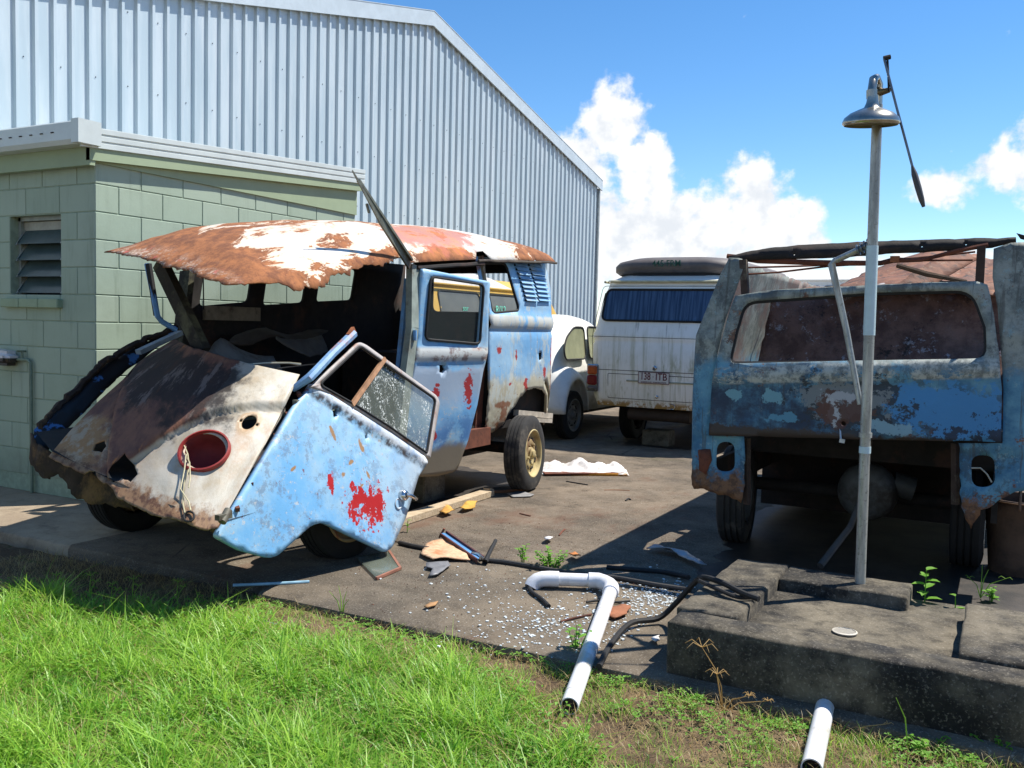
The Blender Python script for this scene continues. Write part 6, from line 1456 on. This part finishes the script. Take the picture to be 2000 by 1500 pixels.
def bracket():
    root = thing('window_winder_bracket', 'bent blue and dark red steel bracket with a black handle on the pavement', 'bracket', tuple(on_z(915, 1070, 0)))
    a, b = on_z(866, 1042, .05), on_z(938, 1092, .03); mr = simple('dark_red_edge', C(88, 44, 44), .6)
    G().obox(a, b, .035, .008).build('channel', M['blue'], root, 0)
    for s in (-1, 1):
        o_ = Vector((.012, .016, .006))*s; G().obox(a+o_, b+o_, .010, .022).build('channel_flange', mr, root, 0)
    G().obox(a+Vector((-.03, 0, -.03)), a+Vector((.0, .01, .03)), .02, .012).build('channel_foot', M['rust'], root, 0)
    G().tube([b, on_z(948, 1098, .02), on_z(955, 1082, .03), on_z(968, 1056, .03)], [.018, .016, .012, .012], 8).build('handle', M['black'], root)
    G().tube([on_z(922, 1080, .04), on_z(935, 1082, .045), on_z(945, 1092, .035)], .009, 8).build('clip', M['chrome'], root)
bracket()
def cloth():
    root = thing('upholstery_panel', 'crumpled white vinyl upholstery panel with orange foam beside the rear wheel', 'upholstery', tuple(on_z(1140, 925, 0)))
    a, b = on_z(1052, 928, 0), on_z(1228, 930, 0); d = (b-a); L = d.length; d.normalize(); nrm = Vector((-d.y, d.x, 0))
    def f(u, v):
        h = .02+.085*math.exp(-((u-.50)/.13)**2)*math.exp(-((v-.6)/.35)**2)+.045*math.exp(-((u-.72)/.08)**2)*math.exp(-((v-.5)/.4)**2)+.035*math.exp(-((u-.2)/.1)**2)*v+.045*abs(mnoise.noise(Vector((u*6, v*4, 1))))+.028*abs(mnoise.noise(Vector((u*15+v*5, v*9, 4))))
        h += .04*math.exp(-((u-.93)/.05)**2)*v
        e = .03*mnoise.noise(Vector((u*7, 0, 2))); return a+d*(u*L)+nrm*((v-.05)*.42+e*(1-v))+Vector((0, 0, h*(.35+.65*min(1, v*3))))
    grid_surf('vinyl_cover', 46, 20, f, simple('white_vinyl', C(224, 218, 212), .55, 0, .12, 9, .1, dirt=C(190, 178, 166)), root, .004, smooth=35)
    g = G(); g.obox(a+d*(L*.35)+Vector((0, 0, .012)), a+d*(L*.98)+Vector((0, 0, .012)), .05, .02); g.build('foam_edge', simple('orange_foam', C(196, 136, 46), .95, 0, .3, 30, .4), root, 0)
    G().obox(a+d*(L*.05)+Vector((0, 0, .02)), a+d*(L*.95)+nrm*.1+Vector((0, 0, .02)), .16, .014).build('backing_board', M['rust'], root, 0)
cloth()
def crumbs():
    g = G(); r = random.Random(5); n = 0
    def add(x, y, s):
        p = on_z(x, y, 0); h = s*r.uniform(.5, .9); a = r.uniform(0, 3.14); c, q = math.cos(a)*s, math.sin(a)*s
        v = [(p.x+dx, p.y+dy, z) for z in (.001, h) for dx, dy in ((c, q), (-q, c), (-c, -q), (q, -c))]
        v = [(x_+r.uniform(-.2, .2)*s, y_+r.uniform(-.2, .2)*s, z_) for x_, y_, z_ in v]
        g.add(v, [(3, 2, 1, 0), (4, 5, 6, 7), (0, 1, 5, 4), (1, 2, 6, 5), (2, 3, 7, 6), (3, 0, 4, 7)])
    for (cx, cy, sx, sy, k) in ((1240, 1180, 60, 26, 900), (1080, 1215, 50, 22, 260), (1020, 1235, 60, 20, 170), (970, 1170, 60, 30, 150), (1290, 1165, 30, 14, 300), (1150, 1250, 50, 14, 90), (900, 1150, 90, 40, 90), (1240, 1240, 40, 16, 120)):
        for _ in range(int(k*.62)):
            x, y = r.gauss(cx, sx), r.gauss(cy, sy)
            if y > 1290 or y < 1095 or (x > 1290+ (1200-y)*1.3 and y > 1110): continue
            add(x, y, r.choice((.003, .004, .005, .0075))*r.uniform(.8, 1.2))
    n = NT('safety_glass_crumbs'); n.out(C(236, 244, 244), .08); n.b.inputs['Transmission Weight'].default_value = .2
    tag(g.build('glass_crumbs', n.m, smooth=0), 'scattered crumbs of shattered safety glass on the pavement', 'glass', kind='stuff')
    # grit, rust crumbs and leaf bits over the pavement
    g = G()
    for _ in range(1500):
        x, y = r.uniform(640, 1340), r.triangular(880, 1290, 1060)
        p = on_z(x, y, 0)
        if p.y < 3.42 or p.x > -1.2 and p.y < 4.7: continue
        s = r.uniform(.0015, .006); h = s*.7; a = r.uniform(0, 3); c, q = math.cos(a)*s, math.sin(a)*s*r.uniform(.4, 1)
        g.add([(p.x+c, p.y+q, .003), (p.x-q, p.y+c, .003), (p.x-c, p.y-q, .003), (p.x, p.y, h+.003)], [(0, 1, 3), (1, 2, 3), (2, 0, 3), (2, 1, 0)])
    tag(g.build('grit', M['rust'], smooth=0), 'rust crumbs and grit scattered over the pavement', 'grit', kind='stuff')
crumbs()

# ================================================================== GRASS AND WEEDS
def leaf_mat(name, c1, c2, attr=True):
    n = NT(name); t = n.t; col = n.nd('ShaderNodeAttribute', attribute_name='tint').outputs['Fac'] if attr else n.noise(n.ob, 20, 3, .5)
    c = n.mix(col, c1, c2); n.out(c,   .46 if attr else .65); tr = n.nd('ShaderNodeBsdfTranslucent'); n.put(tr.inputs[0], n.mix(col, tuple(min(1, x*1.5) for x in c1[:3])+(1,), tuple(min(1, x*1.4) for x in c2[:3])+(1,)))
    mx = n.nd('ShaderNodeMixShader'); mx.inputs[0].default_value = .38; t.links.new(n.b.outputs[0], mx.inputs[1]); t.links.new(tr.outputs[0], mx.inputs[2])
    t.links.new(mx.outputs[0], t.nodes['Material Output'].inputs[0]); return n.m
M['grass'] = leaf_mat('lush_grass', C(66, 132, 16), C(186, 218, 88)); M['weed'] = leaf_mat('weed_leaf', C(72, 134, 30), C(140, 184, 66), False); M['straw'] = leaf_mat('dry_straw', C(150, 126, 78), C(196, 176, 124))
def blades(name, pos, length, width, bend, mat, label, seed, tint=None, segs=3, lean=None):
    rs = np.random.RandomState(seed); n = len(pos); az = rs.uniform(0, 2*np.pi, n) if lean is None else lean
    dirx, diry = np.cos(az), np.sin(az); sa = az+np.pi/2+rs.uniform(-.6, .6, n); wx, wy = np.cos(sa), np.sin(sa)
    V = np.zeros((n, (segs+1)*2-1, 3), np.float32)
    for k in range(segs+1):
        t = k/segs; h = length*(t-bend*.32*t*t); o = length*bend*.75*t*t+length*.12*t
        cx = pos[:, 0]+dirx*o; cy = pos[:, 1]+diry*o; cz = pos[:, 2]+h; w = width*(1-t)**.7*.5 if k else width*.4
        if k < segs:
            V[:, 2*k] = np.stack([cx-wx*w, cy-wy*w, cz], 1); V[:, 2*k+1] = np.stack([cx+wx*w, cy+wy*w, cz], 1)
        else: V[:, 2*k] = np.stack([cx, cy, cz], 1)
    m_ = (segs+1)*2-1; base = (np.arange(n)*m_)[:, None]
    quads = np.concatenate([base+np.array([[2*k, 2*k+1, 2*k+3, 2*k+2]]) for k in range(segs-1)], 0); tri = base+np.array([[2*segs-2, 2*segs-1, 2*segs]])
    me = bpy.data.meshes.new(name); nq, nt = len(quads), len(tri); me.vertices.add(n*m_); me.vertices.foreach_set('co', V.ravel())
    loops = np.concatenate([quads.ravel(), tri.ravel()]).astype(np.int32); me.loops.add(len(loops)); me.loops.foreach_set('vertex_index', loops)
    me.polygons.add(nq+nt); st = np.concatenate([np.arange(nq)*4, nq*4+np.arange(nt)*3]).astype(np.int32); me.polygons.foreach_set('loop_start', st)
    me.update(calc_edges=True); me.validate()
    at = me.attributes.new('tint', 'FLOAT', 'POINT'); tv = rs.beta(1.6, 2.2, n) if tint is None else tint; at.data.foreach_set('value', np.repeat(tv, m_).astype(np.float32))
    me.polygons.foreach_set('use_smooth', np.ones(nq+nt, bool)); me.materials.append(mat)
    o = bpy.data.objects.new(name, me); COL.objects.link(o); return tag(o, label, 'grass', kind='stuff')
def grass():
    rs = np.random.RandomState(3); N = 170000
    x = rs.uniform(-6.2, .9, N); y = rs.uniform(1.5, 3.62, N)
    # keep what lies in or near the view
    c = (np.stack([x, y, np.zeros(N)], 1)-CAM) @ AX.T; u = 1000+F_PX*c[:, 0]/c[:, 2]; v = 750+F_PX*c[:, 1]/c[:, 2]
    keep = (c[:, 2] > .5) & (u > -260) & (u < 2250) & (v < 1700)
    # edge of the lawn towards the pavement
    ed = [on_z(px_, py_, -.02) for px_, py_ in ((-150, 1120), (0, 1135), (230, 1165), (440, 1180), (560, 1218), (700, 1240), (860, 1265), (960, 1295), (1080, 1355), (1170, 1430), (1260, 1490), (1330, 1570), (1600, 1620), (2200, 1650))]
    ed = sorted([(p.x, p.y) for p in ed]); bx = np.array([p[0] for p in ed]); by = np.array([p[1] for p in ed])
    e = np.interp(x, bx, by); nz = np.array([mnoise.noise(Vector((a*2.6, b*2.6, 5))) for a, b in zip(x, y)]); nz2 = np.array([mnoise.noise(Vector((a*7, b*7, 9))) for a, b in zip(x, y)])
    d = e-y+nz*.13+nz2*.05; pr = np.clip(d/.22, 0, 1)*(.75+.25*np.clip(nz2+.6, 0, 1)); keep &= rs.rand(N) < pr
    x, y, nz, nz2, d = x[keep], y[keep], nz[keep], nz2[keep], d[keep]; n = len(x); g = rs.rand(n)
    L = (.06+.125*rs.beta(2, 2.6, n))*(.8+.5*np.clip(nz+.3, 0, 1)); L *= np.clip(.55+d*1.5, .5, 1)*(.75+.6*np.clip(nz2*1.2+.35, 0, 1))
    L = np.where(g > .985, L*1.9, L); W = rs.uniform(.004, .0095, n); B = rs.uniform(.35, 1.5, n)
    tint = np.clip(rs.beta(2, 2.2, n)*.8+nz*.28+.1*nz2, 0, 1)
    blades('grass', np.stack([x, y, np.full(n, -.055)], 1), L, W, B, M['grass'], 'thick bright green lawn grass in the foreground', 4, tint)
    # straw among it and over the bare strip
    k = 12000; x = rs.uniform(-5, .9, k); y = 3.42-np.abs(rs.normal(0, .55, k)); L = rs.uniform(.02, .08, k)
    blades('dry_grass', np.stack([x, y, np.full(k, -.042)], 1), L, rs.uniform(.0015, .0035, k), rs.uniform(.9, 1.5, k), M['straw'], 'dry straw coloured grass litter on the bare strip', 6, rs.rand(k))
    k = 7000; x = rs.uniform(-5.2, -.8, k); y = rs.uniform(1.7, 3.2, k); kp = y < np.interp(x, bx, by)-.04; x, y = x[kp], y[kp]
    blades('dead_grass', np.stack([x, y, np.full(len(x), -.03)], 1), rs.uniform(.05, .13, len(x)), rs.uniform(.002, .004, len(x)), rs.uniform(.6, 1.6, len(x)), M['straw'], 'dead straw coloured blades scattered through the green lawn', 16, rs.rand(len(x)))
    # thin green tufts on the bare strip
    k = 14000; x = rs.uniform(-3.3, .9, k); y = 3.36-np.abs(rs.normal(0, .42, k)); nn = np.array([mnoise.noise(Vector((a*4, b*4, 15))) for a, b in zip(x, y)]); kp = (nn > -.02) & (y > 2); x, y = x[kp], y[kp]
    blades('sparse_grass', np.stack([x, y, np.full(len(x), -.05)], 1), rs.uniform(.02, .075, len(x)), rs.uniform(.002, .004, len(x)), rs.uniform(.3, 1.2, len(x)), M['grass'], 'sparse short grass and moss on the dirt strip', 8)
    # broad leaves mixed into the lawn
    gl = G(); r = random.Random(19)
    for _ in range(7000):
        x = r.uniform(-5.5, -.6); y = r.uniform(1.7, 3.2)
        if y > np.interp(x, bx, by)-.05 or mnoise.noise(Vector((x*2.2, y*2.2, 31))) < -.05: continue
        a = r.uniform(0, 6.28); s = r.uniform(.012, .026); z = r.uniform(-.01, .045); c_, q_ = math.cos(a), math.sin(a); w_ = s*.32; t_ = r.uniform(-.3, .5)*s
        gl.add([(x, y, z), (x+c_*s*.5-q_*w_, y+q_*s*.5+c_*w_, z+t_*.6+.004), (x+c_*s, y+q_*s, z+t_), (x+c_*s*.5+q_*w_, y+q_*s*.5-c_*w_, z+t_*.6+.004)], [(0, 1, 2, 3)])
    tag(gl.build('lawn_weeds', M['weed'], smooth=0), 'small broad leaved weeds mixed through the lawn', 'ground cover', kind='stuff')
    # small clover-like ground cover
    g = G(); r = random.Random(9)
    for _ in range(3200):
        x = r.uniform(-3.3, .9); y = 3.38-abs(r.gauss(0, .30))
        if mnoise.noise(Vector((x*3.3, y*3.3, 25))) < .02 or y < 2.2: continue
        s = r.uniform(.005, .012); z = -.035+r.uniform(0, .03); a = r.uniform(0, 6.28)
        for k in range(3):
            t = a+k*2.09; c, q = math.cos(t), math.sin(t); b_ = (x, y, z)
            g.add([b_, (x+c*s-q*s*.5, y+q*s+c*s*.5, z+s*.5), (x+c*s*1.7, y+q*s*1.7, z+s*.3), (x+c*s+q*s*.5, y+q*s-c*s*.5, z+s*.5)], [(0, 1, 2, 3)])
    tag(g.build('ground_cover', M['weed'], smooth=0), 'tiny leafy ground cover at the foot of the pavement edge', 'ground cover', kind='stuff')
    # pebbles and clods on the bare strip
    g = G()
    for _ in range(1400):
        x = r.uniform(-3.3, .9); y = 3.36-abs(r.gauss(0, .28))
        s = r.uniform(.003, .012); z = -.045; a = r.uniform(0, 6.28)
        p = [(x+math.cos(a+i*2.09)*s, y+math.sin(a+i*2.09)*s, z-.004) for i in range(3)]+[(x+r.uniform(-.3, .3)*s, y, z+s*.9)]
        g.add(p, [(0, 1, 3), (1, 2, 3), (2, 0, 3)])
    tag(g.build('pebbles', simple('soil_clods', C(140, 122, 98), .95, 0, .5, 20, 0), smooth=0), 'clods and pebbles on the bare strip along the pavement', 'gravel', kind='stuff')
grass()
def leaf(g, p, d, up, L, W):
    d = Vector(d).normalized(); s = d.cross(Vector(up)).normalized(); u = s.cross(d)
    pts = [p]; prof = [(.15, .35), (.4, .5), (.7, .36), (1, 0)]
    l = []; r = []; c = []
    for t, w in prof: q = p+d*(t*L)-u*(t*t*L*.25); c.append(q); l.append(q+s*w*W+u*W*.15); r.append(q-s*w*W+u*W*.15)
    vs = [p]+c+l[:3]+r[:3]
    g.add(vs, [(0, 1, 5), (1, 2, 6, 5), (2, 3, 7, 6), (3, 4, 7), (0, 8, 1), (8, 9, 2, 1), (9, 10, 3, 2), (10, 4, 3)])
def weed(label, base, h, n, spread, Ls, seed, stems=1):
    r = random.Random(seed); root = thing('weed', label, 'weed', tuple(base)); st = G(); lf = G()
    for s_ in range(stems):
        a = r.uniform(0, 6.28); k = r.uniform(0, spread) if stems > 1 else spread*.2; top = Vector(base)+Vector((math.cos(a)*k, math.sin(a)*k, h*r.uniform(.7, 1)))
        st.tube([Vector(base)+Vector((math.cos(a)*k*.3, math.sin(a)*k*.3, 0)), Vector(base).lerp(top, .5)+Vector((0, 0, .01)), top], [.003, .0025, .0015], 5)
        for i in range(n):
            t = .25+.75*i/max(1, n-1); p = (Vector(base)+Vector((math.cos(a)*k*.3, math.sin(a)*k*.3, 0))).lerp(top, t); b = i*2.4+r.uniform(-.4, .4)
            leaf(lf, p, (math.cos(b), math.sin(b), .35+r.uniform(-.2, .3)), (0, 0, 1), Ls*r.uniform(.7, 1.15)*(1.1-.4*t), Ls*.55)
    st.build('stem', M['weed'], root); lf.build('leaves', M['weed'], root, 60)
weed('leafy bright green weed growing at the back of the shower base', on_z(1805, 1190, .12), .21, 9, .03, .075, 3)
weed('bushy small weed growing from the pavement joint, the larger of the two', on_z(1075, 1108, 0), .10, 7, .12, .034, 5, 16)
weed('small weed growing from the pavement joint left of the bushy one', on_z(1022, 1098, 0), .11, 6, .05, .038, 6, 5)
weed('weed with rounded leaves growing against the long white pipe', on_z(1124, 1290, -.06), .17, 6, .06, .042, 7, 5)
weed('small green weed at the bottom corner of the cab door', on_z(795, 1040, 0), .08, 4, .02, .04, 8)
weed('tiny weed in the inner corner of the shower base', on_z(1488, 1150, .16), .06, 5, .03, .022, 9, 3)
weed('low weed with small leaves right of the shower kerb block', on_z(1938, 1175, .01), .07, 6, .08, .04, 10, 5)
weed('yellow green shoot beside the kerb block of the shower base', on_z(1866, 1198, .13), .09, 2, .02, .05, 11)
weed('low green weed at the lower right below the shower base', on_z(1810, 1490, -.07), .09, 6, .09, .035, 12, 7)
weed('feathery weed at the bottom right corner of the picture', on_z(1950, 1490, -.07), .10, 8, .1, .03, 13, 9)
weed('small weed beside the white outlet pipe', on_z(1570, 1400, -.07), .08, 6, .05, .028, 14, 5)
def tuft(label, base, pts, mat, seed, w=.004, cat='grass tuft'):
    """a few long single stalks; each stalk a child"""
    root = thing('grass_tuft', label, cat, tuple(base)); r = random.Random(seed)
    for (dx, dy, h, sp) in pts:
        b = Vector(base); top = b+Vector((dx, dy, h)); mid = b.lerp(top, .55)+Vector((-dx*.2, -dy*.2, h*.12))
        g = G(); g.tube([b, mid, top], [w*.7, w*.55, w*.25], 5)
        for k in range(sp):
            a = 6.28*k/max(1, sp)+r.uniform(-.3, .3); l = h*.28; q = top+Vector((math.cos(a)*l*.6, math.sin(a)*l*.6, l*.35)); e_ = top+Vector((math.cos(a)*l, math.sin(a)*l, l*.05)); g.tube([top, q, e_], [w*.4, w*.35, w*.15], 4)
        g.build('stalk', mat, root, 60)
mg = leaf_mat('seed_grass', C(120, 160, 50), C(160, 190, 80), False); msd = leaf_mat('dry_stalk', C(168, 138, 86), C(200, 172, 118), False)
for i, (x, y, h, lab) in enumerate([(108, 1165, .13, 'leftmost seeding grass stalk in front of the van shadow'), (175, 1170, .14, 'second seeding grass stalk from the left before the shadow'), (217, 1180, .12, 'third seeding grass stalk from the left before the shadow'), (258, 1182, .15, 'fourth seeding grass stalk from the left before the shadow'), (345, 1178, .13, 'seeding grass stalk nearest the pavement corner')]):
    b = on_z(x, y+8, -.05); tuft(lab, b, [(.01, 0, h, 5), (.035, .01, h*.8, 4)], mg, i)
tuft('dry branching grass stalks before the front of the shower base', on_z(1412, 1395, -.06), [(-.09, .0, .24, 6), (-.02, -.03, .16, 7), (.10, -.02, .10, 8), (.16, .02, .08, 6)], msd, 21)
tuft('umbrella headed green sedge at the lower right', on_z(1955, 1470, -.06), [(-.03, 0, .17, 9), (.05, .02, .12, 6)], mg, 22)
tuft('thin upright green grass behind the kerb block', on_z(1915, 1168, .01), [(.0, .02, .17, 0), (.03, .03, .15, 0), (-.06, .0, .10, 3), (.11, .0, .12, 2)], mg, 23)
tuft('single long grass blade below the shower base', on_z(1775, 1480, -.06), [(-.05, 0, .20, 0)], mg, 24)
tuft('pale green grass tuft at the front edge of the pavement', on_z(668, 1208, -.04), [(-.08, 0, .12, 0), (-.04, .02, .15, 0), (.04, .0, .10, 0), (.01, .02, .13, 0)], mg, 25)
tuft('sparse dry tuft beside the white outlet pipe', on_z(1660, 1440, -.06), [(.12, .02, .07, 3), (-.1, .0, .06, 4)], msd, 26)
